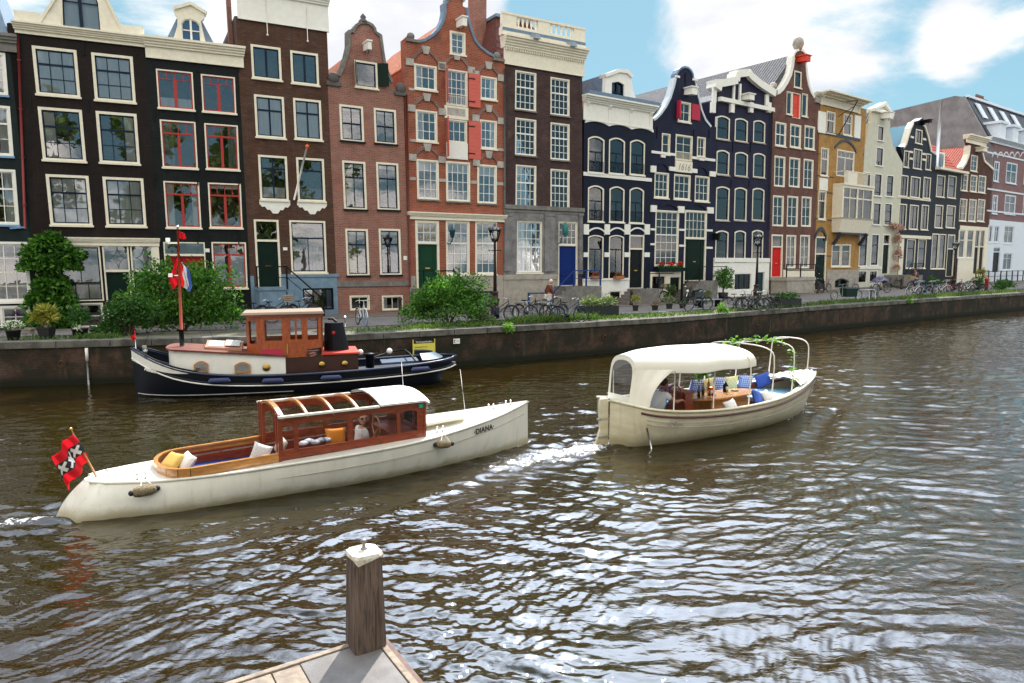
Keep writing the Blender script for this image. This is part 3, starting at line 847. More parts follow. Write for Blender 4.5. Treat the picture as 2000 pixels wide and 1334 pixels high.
for px_ in ((651,152),(782,172)):
 u,z = h.pix(*px_); h.part(MB().lathe([(.2,-.12),(.26,-.06),(.26,.06),(.2,.12)],(u,-.02,z),12,'y').box(u - .35,u + .35,-.1,.3,z - .38,z - .2),'scroll_stone',mat('dark_stone',(.12,.11,.11),.8,var=.3))
u,z = h.pix(711,44); h.part(MB().lathe([(.26,0),(.2,.12),(.11,.2),(.15,.28),(.05,.42),(0.01,.46)],(u,.1,z),10),'finial',mat('dark_stone',(.12,.11,.11),.8))
beam(h,709,727,86,104,white,.7)
h.part(h.pbox(MB(),788,795,500,508,.02),'number_plate',white)
pipe(h,792,186,800,560,mat('dull_red_pipe',(.12,.03,.025),.6))
h5 = h
# H6 big red brick Renaissance house
h = house(800,982,'orange red brick house with arches, stone blocks and salmon shutters under a tall gable',L=((803,590),(790,100)),Rr=((981,580),(985,130)))
wall = brick('red_brick',(.36,.085,.035),(.23,.055,.03),(.30,.18,.14),grime=.3,scale=1.2,msize=.012,light=(.15,.075,.06),lightamt=.85)
greystone = mat('weathered_stone',(.46,.43,.39),.8,var=.35,vscale=4)
shut = mat('salmon_shutter',(.60,.12,.09),.5,var=.08)
def archhead(h,x0,x1,ys,yb,r=1.0):
 """blind arch over a window: brick hood ring and a keystone and springer blocks"""
 u0,u1,z0,z1 = h.rect(x0,x1,ys,yb)
 o = archpts(u0 - .2,u1 + .2,z0,z1 + .12,(z1 - z0),11)[1:]; i = archpts(u0 - .02,u1 + .02,z0,z1 - .08,(z1 - z0) * .8,11)[1:]
 m = MB()
 for k in range(len(o) - 1):
  a,b,c,d_ = o[k],o[k + 1],i[k + 1],i[k]
  m.hexa([(a[0],-.06,a[1]),(b[0],-.06,b[1]),(c[0],-.06,c[1]),(d_[0],-.06,d_[1])],[(a[0],.0,a[1]),(b[0],.0,b[1]),(c[0],.0,c[1]),(d_[0],.0,d_[1])])
 h.part(m,'brick_arch',brick('arch_brick',(.26,.10,.07),(.18,.07,.05),(.28,.22,.2),msize=.012))
 uc = (u0 + u1) / 2; h.part(MB().poly([(uc - .13,z1 - .2),(uc + .13,z1 - .2),(uc + .22,z1 + .18),(uc - .22,z1 + .18)],-.09,0),'keystone',greystone)
 for uu in (u0 - .22,u1 + .22): h.part(MB().box(uu - .2,uu + .2,-.075,0,z0 - .22,z0 + .12),'springer_stone',greystone)
R6 = [(1,3),(1,3)]
for x0,x1,y0,y1,r,ah in ((809,853,127,176,R6,98),(937,970,150,195,R6,128),(812,854,216,277,[(1,3)] * 3,190),(937,970,235,291,[(1,3)] * 3,212)):
 window(h,(x0,x1,y0,y1),r,cream,white,fw=.08,cur='right' if x0 > 900 else 'left',curm=curtain)
 archhead(h,x0 - 1,x1 + 1,ah,y0 - 3)
for x0,x1,y0,y1 in ((814,857,312,390),(871,918,316,394),(932,970,322,398)):
 window(h,(x0,x1,y0,y1),[(1,3 if x0 != 871 else 4)] * 4,cream,white,fw=.09,cur='blind',sillm=stone)
archhead(h,813,855,288,308); archhead(h,937,970,302,318)
archhead(h,871,912,110,131)
# middle bay: french window, panel, loading door
w = window(h,(871,913,137,207),[(1,4)] * 4,cream,white,fw=.07,rail=True,sill=False,cur='sides',curm=mat('rose_curtain',(.5,.3,.28),.8))
w2 = window(h,(873,912,234,279),[(1,3),(1,3)],cream,white,fw=.07,sill=False)
pm = h.pbox(MB(),868,914,208,233,.05); h.part(pm,'panel',cream)
h.part(h.pbox(MB(),873,908,212,226,.06),'stone_tablet',greystone)
h.part(h.pbox(MB(),872,913,279,311,.05),'loading_door',white)
for x0,x1,y0,y1,par in ((914.5,937,145,210,w),(914.5,938,238,311,w2)):
 u0,u1,z0,z1 = h.rect(x0,x1,y0,y1); s_ = MB().box(u0,u1,-.10,-.04,z0,z1)
 for k in range(1,9): s_.box(u0 + .01,u1 - .01,-.107,-.1,z0 + (z1 - z0) * k / 9 - .006,z0 + (z1 - z0) * k / 9 + .006)
 so = h.part(s_,'shutter',shut,par)
 for zz in (z1 - .3,z0 + .25): h.part(MB().box(u0 - .05,u0 + .35,-.125,-.108,zz,zz + .05),'hinge',blackm,so)
for x0,x1,y0,y1,par in ((863,870.5,133,200,w),(864.5,872,230,306,w2)):
 u0,u1,z0,z1 = h.rect(x0,x1,y0,y1)
 h.part(MB().hexa([(u1 - .18,-.62,z0),(u1,-.08,z0),(u1,-.08,z1),(u1 - .18,-.62,z1)],[(u1 - .14,-.62,z0),(u1 + .04,-.08,z0),(u1 + .04,-.08,z1),(u1 - .14,-.62,z1)]),'shutter',shut,par)
window(h,(878.5,909,62,107),[(1,2),(1,2),(1,2)],cream,white,fw=.10)
for x0,x1,yt,yb in ((800,812,346,352),(857,871,349,355),(918,932,353,359),(970,983,356,362),(798,812,172,177),(800,812,272,277),(970,984,290,295)):
 band(h,x0,x1,yt,yb,greystone,.035,'stone_block')
cornice(h,797,986,417,431,cream,.25,3,name='entablature')
door(h,(812,858,431,564),mat('bottle_green_door',(.008,.045,.022),.45,spec=.12),transom=475,fw=.12,tsash=(3,2),panels=2)
window(h,(871,917,432,537),[(1,3)] * 5,cream,white,fw=.09,th=(1,),cur='right',curm=mat('blue_curtain',(.04,.14,.32),.8))
window(h,(928,970,433,536),[(1,3)] * 5,cream,white,fw=.09,th=(1,),cur='right',curm=mat('blue_curtain',(.04,.14,.32),.8))
tp = [h.pix(x,y) for y in (449,465) for x in (823,835,846)]
mm = MB()
for u,z in tp: mm.tube([(u + .08 * math.cos(t),.03,z + .08 * math.sin(t)) for t in np.linspace(0,6.283,13)[:-1]],.014,5,closed=True)
h.part(mm,'fanlight_rosettes',mat('brass',(.55,.36,.10),.3,1.0))
window(h,(928,963,568,600),[(1,2)],blackm,greenblk,fw=.06,sill=False,cur='full',name='basement_window')
zb = h.pix(890,538)[1]
h.part(MB().poly([(h.pix(858,560)[0] + .02,-.4),(h.W,-.4),(h.W,zb),(h.pix(858,560)[0] + .02,zb)],-.05,0,[h.holes[-1]]),'plinth',palestone)
h.part(MB().box(0,h.pix(812,560)[0] - .02,-.05,0,-.4,zb),'plinth',palestone)
g = [(985,128),(985,114),(968,112),(952,103),(938,92),(927,78),(920,58),(914,36),(912,16),(904,12),(904,0)] + arc(890,0,16,16,0,180,6) + [(874,2),(868,8),(869,22),(866,38),(858,55),(846,68),(830,78),(815,82),(806,78),(800,66),(790,78)]
gp = h.pts(g); gp[0] = (h.W,gp[0][1]); gp[1] = (h.W,gp[1][1]); gp[-1] = (0,gp[-1][1])
ze = h.pix(890,150)[1]
body(h,[(0,-.5),(h.W,-.5)] + gp,wall,rt_orange,h.pix(890,30)[1],ze)
coping(h,gp[2:9],lead,.13,.06); coping(h,gp[10:18],greystone,.16,.1); coping(h,gp[18:26],lead,.13,.06)
for q,(px_,py_) in enumerate(((806,74),(974,112))):
 u,z = h.pix(px_,py_); h.part(MB().box(u - .35,u + .3,-.12,.3,z - .22,z - .08).lathe([(.16,-.1),(.2,0),(.16,.1)],(u - .1,0,z + .06),10,'y'),'scroll_stone',stone)
beam(h,891,912,40,59,white,.75)
# green railing and stair
zd = h.pix(835,562)[1]; u0 = h.pix(802,560)[0]
st = MB(); st.box(u0,u0 + 2.1,-1.1,-.06,0,zd - .02)
for k in range(5): st.box(u0 + 2.1 + k * .26,u0 + 2.38 + k * .26,-1.1,-.06,-.1,(zd - .02) * (1 - (k + 1) / 6))
stp = h.part(st,'stoop',stone)
rl = MB()
for uu in (u0 + .3,u0 + 2.0): rl.lathe([(.07,zd),(.05,zd + .1),(.035,zd + .2),(.035,zd + .8),(.06,zd + .9),(.02,zd + 1.05)],(uu,-1.05,0),8)
rl.bar((u0,-1.05,zd + .9),(u0 + 2.0,-1.05,zd + .9),.06); rl.bar((u0,-1.05,zd + .45),(u0 + 2.0,-1.05,zd + .45),.03); rl.bar((u0 + 2.0,-1.05,zd + .9),(u0 + 3.3,-1.05,.9),.07); rl.bar((u0 + 3.3,-1.05,-.1),(u0 + 3.3,-1.05,.95),.07)
h.part(rl,'railing',greenblk,stp)
# wall lantern
u,z = h.pix(874,475)
ln = h.part(MB().tube([(u,0,z),(u,-.3,z - .05),(u,-.55,z + .1),(u,-.6,z + .25)],.03,6).lathe([(.03,z + .25),(.12,z + .3),(.17,z + .62),(.2,z + .65),(.1,z + .75),(.02,z + .85)],(u,-.6,0),6),'wall_lantern',mat('lantern_green',(.02,.07,.09),.4))
chm = MB(); u,z = h.pix(937,110,3.5); chm.box(u - .35,u + .4,3.5,4.3,8,z + 5.0).box(u - .4,u + .45,3.45,4.35,z + .6,z + .8)
h.part(chm,'chimney',brick('salmon_brick',(.31,.125,.09),(.22,.08,.058),(.28,.20,.17)))
h6 = h
# H7 dark brown house with balustrade
h = house(982,1138,'dark brown brick house with tall white grid windows, a roof balustrade and a blue door',L=((981,580),(986,130)),Rr=((1138,560),(1138,160)))
wall = brick('umber_brick',(.075,.042,.038),(.042,.025,.026),(.08,.06,.06),grime=.4,scale=1.1,light=(.16,.10,.09),lightamt=.5)
W4 = [(1,4),(1,4),(1,4),(1,4),(1,4)]
for x0,x1,y0,y1,cu in ((1006,1047,140,216,'blindh'),(1075,1112,153,226,'blindh'),(1006,1047,232,304,None),(1075,1112,241,313,'sides'),(1007,1047,323,406,'blind'),(1075,1112,331,409,'blind')):
 window(h,(x0,x1,y0,y1),W4,cream,white,fw=.07,th=(1,),cur=cu,sillm=stone)
window(h,(1008,1059,431,533),[(1,5)] * 6,cream,white,fw=.09,th=(2,))
door(h,(1089,1128,432,558),mat('blue_door',(.005,.022,.14),.45,spec=.12),transom=479,fw=.11,tsash=(4,3),knob=False)
graystone = mat('ashlar_grey',(.24,.23,.23),.8,var=.45,vscale=2.5,bump=.2)
zb = h.pix(1050,412)[1]; zp = h.pix(1050,536)[1]
window(h,(1119,1149,571,589),[(1,2)],cream,blackm,fw=.05,sill=False,name='basement_window') if False else None
h.part(MB().poly([(0,zp),(h.W,zp),(h.W,zb),(0,zb)],-.06,0,[[(a,max(b,zp + .001)) for a,b in h.holes[-2]],[(a,max(b,zp + .0015)) for a,b in h.holes[-1]]]),'stone_facing',graystone)
band(h,983,1139,403,411,stone,.16); band(h,983,1139,412,417,stone,.09)
for x0,x1 in ((984,997),(1062,1082),(1129,1136)):
 u0,u1,z0,z1 = h.rect(x0,x1,422,530); h.part(MB().box(u0,u1,-.13,-.06,z0,z1).box(u0 - .04,u1 + .04,-.17,-.06,z1,z1 + .12),'pilaster',graystone)
u1 = h.pix(1089,550)[0]
h.part(MB().box(0,u1 - .05,-.12,0,zp - .28,zp),'plinth_moulding',palestone); h.part(MB().box(0,u1 - .05,-.08,0,-.4,zp - .28),'plinth',palestone)
zt = h.pix(1060,128)[1]
body(h,[(0,-.5),(h.W,-.5),(h.W,zt),(0,zt)],wall,rt_slate,None,zt)
cornice(h,984,1140,84,138,cream,.5,5,frieze=.6,dent=True)
# balustrade
zc = h.pix(1055,66)[1]; ztop = h.pix(1055,38)[1]
u0,u1 = h.pix(978,60)[0],h.pix(1141,80)[0]
bl = MB(); bl.box(u0,u1,-.12,.1,ztop - .12,ztop); bl.box(u0,u1,-.1,.1,zc - .05,zc + .12)
for f in ((0,.17),(.42,.56),(.86,1.0)): bl.box(u0 + (u1 - u0) * f[0],u0 + (u1 - u0) * f[1],-.09,.08,zc,ztop - .1)
bl.box(u0,u1,-.15,.2,h.pix(1055,82)[1],zc - .05)
bo = h.part(bl,'balustrade',cream)
for f in list(np.linspace(.2,.4,5)) + list(np.linspace(.59,.83,5)):
 h.part(MB().lathe([(.07,zc + .1),(.04,zc + .22),(.09,zc + .45),(.035,zc + .8),(.07,ztop - .1)],(u0 + (u1 - u0) * f,0,0),8),'baluster',cream,bo)
h.part(MB().box(u0 + .02,u1 - .02,-.17,-.151,zc - .22,zc - .06),'lead_flashing',lead)
for px_ in ((1037,78),(1108,93)):
 u,z = h.pix(*px_); h.part(MB().hexa([(u - .18,-.75,z - .12),(u + .18,-.75,z - .12),(u + .18,-.1,z - .02),(u - .18,-.1,z - .02)],[(u - .14,-.7,z + .12),(u + .14,-.7,z + .12),(u + .14,-.1,z + .3),(u - .14,-.1,z + .3)]),'hoist_beam',mat('lead_pale',(.25,.3,.36),.5))
zr = h.pix(1010,15,2)[1]
h.part(MB().hexa([(-.1,.8,zt + .1),(h.W * .95,.8,zt + .1),(h.W * .95,8.5,zt + .1),(-.1,8.5,zt + .1)],[(.9,2.6,zr - .5),(h.W * .62,2.6,zr - .5),(h.W * .62,7.5,zr - .5),(.9,7.5,zr - .5)]),'hipped_roof',tiles('brown_red_tiles',(.13,.045,.035),(.07,.03,.03)))
h.part(MB().box(.8,h.W * .64,2.4,7.7,zr - .55,zr - .38),'roof_ridge_lead',lead)
u,z = h.pix(1088,480); h.part(MB().tube([(u,0,z + .1),(u,-.3,z + .15),(u,-.5,z + .5)],.03,6).lathe([(.05,z + .5),(.16,z + .62),(.2,z + 1.05),(.12,z + 1.25),(.03,z + 1.35)],(u + .2,-.55,0),8),'wall_lantern',mat('lantern_teal',(.03,.16,.15),.4))
zd = h.pix(1104,558)[1]; u0 = h.pix(1083,560)[0]
bluer = mat('blue_railing',(.01,.035,.16),.35)
st = MB(); st.box(u0 - .1,u0 + 2.5,-1.3,-.09,0,zd - .02)
for k in range(4): st.box(u0 - .1 - (k + 1) * .28,u0 - .1 - k * .28,-1.3,-.09,-.1,(zd - .02) * (1 - (k + 1) / 5))
stp = h.part(st,'stoop',stone)
rl = MB(); rl.bar((u0 + .5,-1.25,zd + .9),(u0 + 2.45,-1.25,zd + .9),.06); rl.bar((u0 + .5,-1.25,zd + .45),(u0 + 2.45,-1.25,zd + .45),.04); rl.bar((u0 + .5,-1.25,zd + .9),(u0 - .9,-1.25,.9),.06); rl.bar((u0 - .9,-1.25,.0),(u0 - .9,-1.25,.95),.09); rl.bar((u0 - 2.6,-1.25,.85),(u0 - .9,-1.25,.85),.07); rl.bar((u0 - 2.6,-1.25,0),(u0 - 2.6,-1.25,.9),.09)
for uu in (u0 + .5,u0 + 1.4,u0 + 2.45): rl.bar((uu,-1.25,zd),(uu,-1.25,zd + .95),.08)
h.part(rl,'railing',bluer,stp)
pipe(h,984,135,984,400,mat('grey_pipe',(.10,.10,.10),.6))
h7 = h
# H8 navy house, scalloped cornice
h = house(1138,1270,'navy house with a scalloped white cornice, arched windows and white stone blocks',Rr=((1268,540),(1275,240)))
wall = brick('navy_brick',(.0045,.009,.022),(.007,.012,.028),(.008,.012,.03),grime=.3,bump=.3,rough=.55)
A8 = [(.42,1),(.58,2)]
for x0,x1,y0,y1,cu in ((1148,1180,266,338,None),(1189,1220,269,340,None),(1230,1259,273,342,'right'),
      (1148,1179,362,433,'left'),(1190,1219,364,434,None),(1229,1257,366,436,'right')):
 window(h,(x0,x1,y0,y1),A8,cream,navy,fw=.08,arch=.18,th=(0,),cur=cu,rail=True,sill=True,sillm=white)
for x0,x1,y0,y1,cu in ((1148,1178,459,543,'low'),(1189,1218,459,545,'right')):
 window(h,(x0,x1,y0,y1),[(.32,1),(.68,2)],cream,navy,fw=.07,arch=.12,th=(0,),cur=cu,sill=False)
door(h,(1228,1257,459,563),blackm,transom=486,fw=.09)
band(h,1139,1272,342,349,white,.06)
for x0,x1 in ((1139,1149),(1180,1190),(1219,1230),(1258,1268)):
 band(h,x0,x1,438,458,white,.07,'keystone_block'); band(h,x0,x1,493,502,white,.05,'keystone_block')
for x0,x1 in ((1149,1180),(1190,1219),(1230,1258)):
 u0,u1,z0,z1 = h.rect(x0,x1,444,456); m = MB()
 o = archpts(u0,u1,z0,z1,.22,9)[1:]
 for a,b in zip(o,o[1:]): m.hexa([(a[0],-.08,a[1]),(b[0],-.08,b[1]),(b[0],-.08,b[1] - .09),(a[0],-.08,a[1] - .09)][::-1],[(a[0],0,a[1]),(b[0],0,b[1]),(b[0],0,b[1] - .09),(a[0],0,a[1] - .09)][::-1])
 h.part(m,'arch_moulding',white)
zb = h.pix(1200,547)[1]; ux = h.pix(1228,540)[0]
window(h,(1149,1176,571,592),[(1,2)],white,blackm,fw=.07,sill=False,name='basement_window'); window(h,(1190,1212,568,588),[(1,2)],white,blackm,fw=.07,sill=False,name='basement_window')
h.part(MB().poly([(0,-.4),(ux - .02,-.4),(ux - .02,zb),(0,zb)],-.06,0,h.holes[-2:]),'plinth',white)
h.part(MB().box(0,ux - .02,-.12,0,zb,zb + .12),'plinth_moulding',white)
zt = h.pix(1205,222)[1]
body(h,[(0,-.5),(h.W,-.5),(h.W,zt),(0,zt)],wall,rt_orange,None,zt)
co = cornice(h,1139,1274,197,244,white,.5,4,frieze=.72,brackets=4)
u0,u1 = .05,h.W - .05; m = MB(); z = h.pix(1205,244)[1]
for k in range(3):
 a = u0 + (u1 - u0) * k / 3; b = u0 + (u1 - u0) * (k + 1) / 3; P = archpts(a,b,z - .16,z + .0,.15,8)
 m.poly([(b,z + .02),(a,z + .02),(a,z - .16)] + [(p[0],p[1]) for p in P[2:][::-1]][1:-1] + [(b,z - .16)],-.07,.0)
h.part(m,'scalloped_edge',white,co)
h.part(MB().box(-.05,h.W + .05,-.5,.5,h.pix(1205,197)[1],h.pix(1205,190)[1]),'lead_gutter',lead)
ring = h.pts([(1172,200),(1246,212),(1240,195),(1234,175),(1231,155),(1229,142),(1207,141),(1181,147),(1181,160),(1180,182)])
hh = [h.pts([(1192,203),(1217,206),(1217,166),(1206,160),(1193,162)])]
d = h.part(MB().poly(ring,-.1,.2,hh),'dormer',white)
coping(h,h.pts([(1231,150),(1222,141),(1206,139),(1192,144),(1180,148)]),white,.2,.2,'dormer_coping')
u0,z0 = h.pix(1192,203); u1,_ = h.pix(1217,206)
h.part(MB().ring(hh[0],[((x - (u0 + u1) / 2) * .86 + (u0 + u1) / 2,(z - z0 - .7) * .93 + z0 + .7) for x,z in hh[0]],0,.06).box((u0 + u1) / 2 - .05,(u0 + u1) / 2 + .05,-.01,.05,z0,z0 + 1.5).box(u0,u1,0,.05,z0 + .7,z0 + .75),'sash',navy,d)
h.part(MB().poly(hh[0],.08,.084),'pane',glass,d)
zd_ = h.pix(1205,150)[1]; uc = (u0 + u1) / 2
h.part(MB().box(uc - 1.0,uc + 1.0,.2,4,zt,zd_),'dormer_cheek',lead,d)
h.part(MB().hexa([(0,.6,zt),(h.W,.6,zt),(h.W,9,zt),(0,9,zt)],[(0,3.4,zt + 2.6),(h.W,3.4,zt + 2.6),(h.W,6.2,zt + 2.6),(0,6.2,zt + 2.6)]),'attic_roof',tiles('orange_pantiles_x',(.42,.13,.05),(.25,.08,.04)))
zd = h.pix(1243,563)[1]
st = MB(); u0 = h.pix(1224,560)[0]; st.box(u0,u0 + 1.7,-1.2,-.07,0,zd)
for k in range(4): st.box(u0 - (k + 1) * .27,u0 - k * .27,-1.2,-.07,-.1,zd * (1 - (k + 1) / 5))
stp = h.part(st,'stoop',stone)
rl = MB(); rl.bar((u0 + .5,-1.15,zd + .95),(u0 + 3.0,-1.15,zd + .95),.05)
for uu in (u0 + .5,u0 + 1.7): rl.bar((uu,-1.15,zd),(uu,-1.15,zd + 1.0),.06)
h.part(rl,'railing',blackm,stp)
for x,y in ((1159,545),(1203,545)):
 u0_,z0_ = h.pix(x,y); m = MB(); m.box(u0_ - .35,u0_ + .35,-.38,-.14,z0_ - .0,z0_ + .2)
 bx = h.part(m,'flower_box',mat('terracotta',(.35,.14,.07),.8))
h8 = h
# H9 navy gable 1616
h = house(1270,1393,'navy house with a tall rounded neck gable and the date 1616 on a white panel',L=((1268,540),(1275,240)),Rr=((1391,560),(1400,250)))
wall = brick('indigo_brick',(.008,.010,.030),(.012,.0145,.038),(.012,.013,.036),grime=.3,bump=.3,rough=.5)
window(h,(1324,1349,199,239),[(1,2),(1,2)],cream,white,fw=.09); w9 = h.root.children[-1]
u0,u1,z0,z1 = h.rect(1350,1366,204,235); h.part(MB().box(u0,u1,-.08,-.03,z0,z1),'shutter',mat('crimson_shutter',(.42,.02,.05),.5))
u0,u1,z0,z1 = h.rect(1321,1324,197,232); h.part(MB().box(u0,u1,-.3,-.03,z0,z1),'shutter',mat('crimson_shutter',(.42,.02,.05),.5))
window(h,(1292,1308,261,302),[(1,1),(1,1)],cream,cream,fw=.07,proj=.05); window(h,(1361,1377,268,307),[(1,2),(1,2)],cream,white,fw=.07,proj=.05)
window(h,(1319,1352,264,314),[(1,2),(1,2),(1,2)],cream,cream,fw=.09,rail=True,sill=False)
for x0,x1,y0,y1 in ((1278,1306,337,387),(1316,1348,341,390),(1357,1385,344,394)):
 window(h,(x0,x1,y0,y1),[(1,3)] * 3,cream,white,fw=.08,cur='mid')
pl = h.part(h.pbox(MB(),1318,1351,315,337,.07),'date_panel',cream)
u,z = h.pix(1334,327)
put_text('date_numerals','1616',.62,mat('grey_letter',(.25,.25,.25),.6),pl,Matrix.Translation(h.warp((u,-.078,z))) @ Matrix.Rotation(R(90),4,'X'),shear=.3)
for x0,x1,y in ((1272,1319,300),(1351,1396,311)): band(h,x0,x1,y - 3,y + 2,white,.06)
for x0,x1,yt,yb in ((1270,1280,324,337),(1385,1396,335,345),(1306,1318,326,334),(1350,1360,330,338),(1270,1281,401,414),(1323,1335,403,416),(1380,1392,405,417),(1290,1298,300,308),(1365,1374,306,314)):
 band(h,x0,x1,yt,yb,white,.10,'stone_block')
for x0,x1,y in ((1270,1279,448),(1326,1338,449),(1379,1391,450),(1270,1279,477),(1326,1338,480),(1379,1391,484)): band(h,x0,x1,y - 2,y + 2,white,.05,'stone_block')
for x0,x1,yt,yb in ((1281,1307,317,336),(1358,1384,324,343),(1282,1325,396,408),(1340,1380,396,408)):
 u0,u1,z0,z1 = h.rect(x0,x1,yt,yb); o = archpts(u0,u1,z0,z1,(z1 - z0),9)[1:]; i = archpts(u0 + .08,u1 - .08,z0,z1 - .12,(z1 - z0) * .8,9)[1:]; m = MB()
 for k in range(len(o) - 1): m.hexa([(o[k][0],-.06,o[k][1]),(o[k + 1][0],-.06,o[k + 1][1]),(i[k + 1][0],-.06,i[k + 1][1]),(i[k][0],-.06,i[k][1])],[(o[k][0],0,o[k][1]),(o[k + 1][0],0,o[k + 1][1]),(i[k + 1][0],0,i[k + 1][1]),(i[k][0],0,i[k][1])])
 h.part(m,'brick_arch',wall)
window(h,(1279,1325,411,520),[(1,4)] * 7,cream,white,fw=.10,cur='mid',curm=curtain_dim,th=(2,),sill=False)
door(h,(1336,1379,411,548),greenblk,transom=466,fw=.12,tsash=(5,3))
u0,u1,z0,z1 = h.rect(1278,1329,515,530)
fb = h.part(MB().box(u0,u1,-.42,-.06,z0,z0 + .25),'flower_box',greenblk)
zb = h.pix(1300,531)[1]; ux = h.pix(1336,540)[0]
window(h,(1272,1299,538,566),[(1,2)],cream,blackm,fw=.07,sill=False,name='basement_window'); door(h,(1307,1328,540,580),blackm,fw=.06,panels=1,knob=False)
h.part(MB().poly([(0,-.4),(ux - .02,-.4),(ux - .02,zb),(0,zb)],-.06,0,h.holes[-2:]),'plinth',cream)
g = [(1400,248),(1388,247),(1378,235),(1370,215),(1364,190),(1359,165),(1355,155)] + arc(1337,153,17,22,0,180,8) + [(1319,153),(1315,170),(1309,190),(1300,208),(1290,222),(1281,231),(1275,233)]
gp = h.pts(g); gp[0] = (h.W,gp[0][1]); gp[-1] = (0,gp[-1][1])
ze = h.pix(1335,240)[1]
body(h,[(0,-.5),(h.W,-.5)] + gp,wall,rt_dark,h.pix(1337,160)[1],ze,depth=9)
whb = mat('blue_white_coping',(.55,.62,.68),.5)
coping(h,gp[1:6],whb,.14,.05); coping(h,gp[6:16],lead,.12,.05); coping(h,gp[16:],whb,.16,.05)
for x,y in ((1322,150),(1356,156)): band(h,x - 4,x + 4,y - 2,y + 2,white,.1,'shoulder_stone')
beam(h,1336,1360,174,190,white,.7)
u,z0 = h.pix(1338,168); z1 = h.pix(1338,142)[1]; h.part(MB().box(u - .03,u + .03,-.05,0,z0,z1),'wall_anchor',blackm)
anchors(h,(255,262),(1283,)); anchors(h,(262,),(1355,1385))
zd = h.pix(1357,548)[1]; u0 = h.pix(1338,560)[0]
st = MB(); st.box(u0,u0 + 1.9,-1.2,-.02,0,zd)
for k in range(6): st.box(u0 - (k + 1) * .26,u0 - k * .26,-1.2,-.07,-.1,zd * (1 - (k + 1) / 7))
stp = h.part(st,'stoop',stone)
rl = MB(); rl.bar((u0 + .1,-1.15,zd + .95),(u0 + 2.8,-1.15,zd + .95),.05); rl.bar((u0 + .1,-1.15,zd + .95),(u0 - 1.6,-1.15,.95),.05); rl.bar((u0 - 1.6,-1.15,0),(u0 - 1.6,-1.15,2.0),.12)
for uu in (u0 + .1,u0 + 2.8): rl.bar((uu,-1.15,zd),(uu,-1.15,zd + 1.0),.07)
h.part(rl,'railing',blackm,stp); h9 = h
# H10 purple navy with white pediment
h = house(1393,1502,'purple navy house with a white pediment, nine arched windows and a white basement',Rr=((1500,540),(1507,230)))
wall = brick('violet_brick',(.011,.011,.034),(.017,.015,.042),(.018,.016,.045),grime=.45,bump=.3,rough=.5,light=(.03,.02,.045),lightamt=.6)
for x0,x1,y0,y1,cu in ((1399,1425,226,273,'blindh'),(1435,1460,231,277,'blindh'),(1471,1494,235,279,'blindh'),(1399,1424,293,342,None),(1435,1460,297,345,None),(1471,1494,299,347,'right')):
 window(h,(x0,x1,y0,y1),[(.5,1),(.5,1)],cream,navy,fw=.09,arch=.14,th=(0,),cur=cu,sillm=palestone)
for x0,x1,y0,y1 in ((1398,1424,364,431),(1434,1458,366,431),(1469,1492,367,431),(1397,1422,450,511),(1434,1456,450,511),(1468,1490,449,508)):
 window(h,(x0,x1,y0,y1),[(.32,1),(.68,1)],cream,navy,fw=.09,arch=.14,th=(0,),cur='full' if y0 < 400 else 'sides',curm=curtain_dim,sillm=palestone)
zb = h.pix(1445,512)[1]
window(h,(1433,1466,534,566),[(1,3)],white,blackm,fw=.06,sill=False,cur='full',name='basement_window'); door(h,(1476,1492,531,575),mat('petrol_door',(.01,.04,.06),.4),fw=.05,frame=white,panels=2,knob=False)
h.part(MB().poly([(0,-.4),(h.W,-.4),(h.W,zb),(0,zb)],-.07,0,h.holes[-2:]),'plinth',white); h.part(MB().box(0,h.W,-.13,0,zb,zb + .3),'plinth_moulding',white)
g = [(1505,195),(1503,182),(1480,165),(1462,150),(1457,143),(1436,145),(1434,158),(1410,163),(1392,164),(1384,168)]
gp = h.pts(g); gp[0] = (h.W,gp[0][1]); gp[1] = (h.W,gp[1][1]); gp[-1] = (0,gp[-1][1])
ze = h.pix(1445,205)[1]
body(h,[(0,-.5),(h.W,-.5)] + gp,wall,rt_dark,h.pix(1447,170)[1],ze)
coping(h,gp[1:],white,.5,.3,'pediment',dep=.5)
h.part(MB().box(0,h.W,-.25,.1,h.pix(1447,207)[1] ,h.pix(1447,199)[1]),'cornice',white)
for x in (1390,1427,1464,1499):
 u,z = h.pix(x,212); h.part(MB().box(u - .2,u + .2,-.2,0,z - .3,z + .4),'bracket',white)
for x,y0,y1,w_ in ((1393,170,200,.2),(1431,166,201,.10),(1496,185,207,.2),(1443,164,202,.10)):
 u,z = h.pix(x,y1); h.part(MB().box(u - w_,u + w_,-.12,0,z,h.pix(x,y0)[1]),'pediment_post',white)
beam(h,1447,1472,187,200,white,.7)
anchors(h,(285,290),(1431,1466)); anchors(h,(358,),(1428,1463))
beam(h,1392,1396,456,470,blackm,.5,'lantern_bracket',hook=False)
h10 = h
# H11 brown neck gable with red beam
h = house(1502,1592,'brown brick house with a tall neck gable, red hoist beam and a bright red door',L=((1500,540),(1507,230)),Rr=((1590,540),(1599,230)))
wall = brick('rustbrown_brick',(.17,.07,.052),(.11,.048,.04),(.16,.12,.11),grime=.4,scale=1.2,light=(.28,.16,.13),lightamt=.4)
for x0,x1,y0,y1 in ((1514,1535,239,286),(1543,1564,243,289),(1571,1591,246,292)): window(h,(x0,x1,y0,y1),[(.5,2),(.5,2)],cream,white,fw=.10,cur='full',th=(0,),vt=.05)
for x0,x1,y0,y1 in ((1512,1533,305,365),(1541,1562,308,366),(1569,1588,311,368),(1509,1530,382,442),(1537,1558,383,443),(1565,1584,384,443),(1535,1554,459,524),(1562,1581,459,524)):
 window(h,(x0,x1,y0,y1),[(.34,2),(.33,2),(.33,2)],cream,white,fw=.10,cur='right' if y0 > 400 else 'sides',th=(),vt=.06,sill=False)
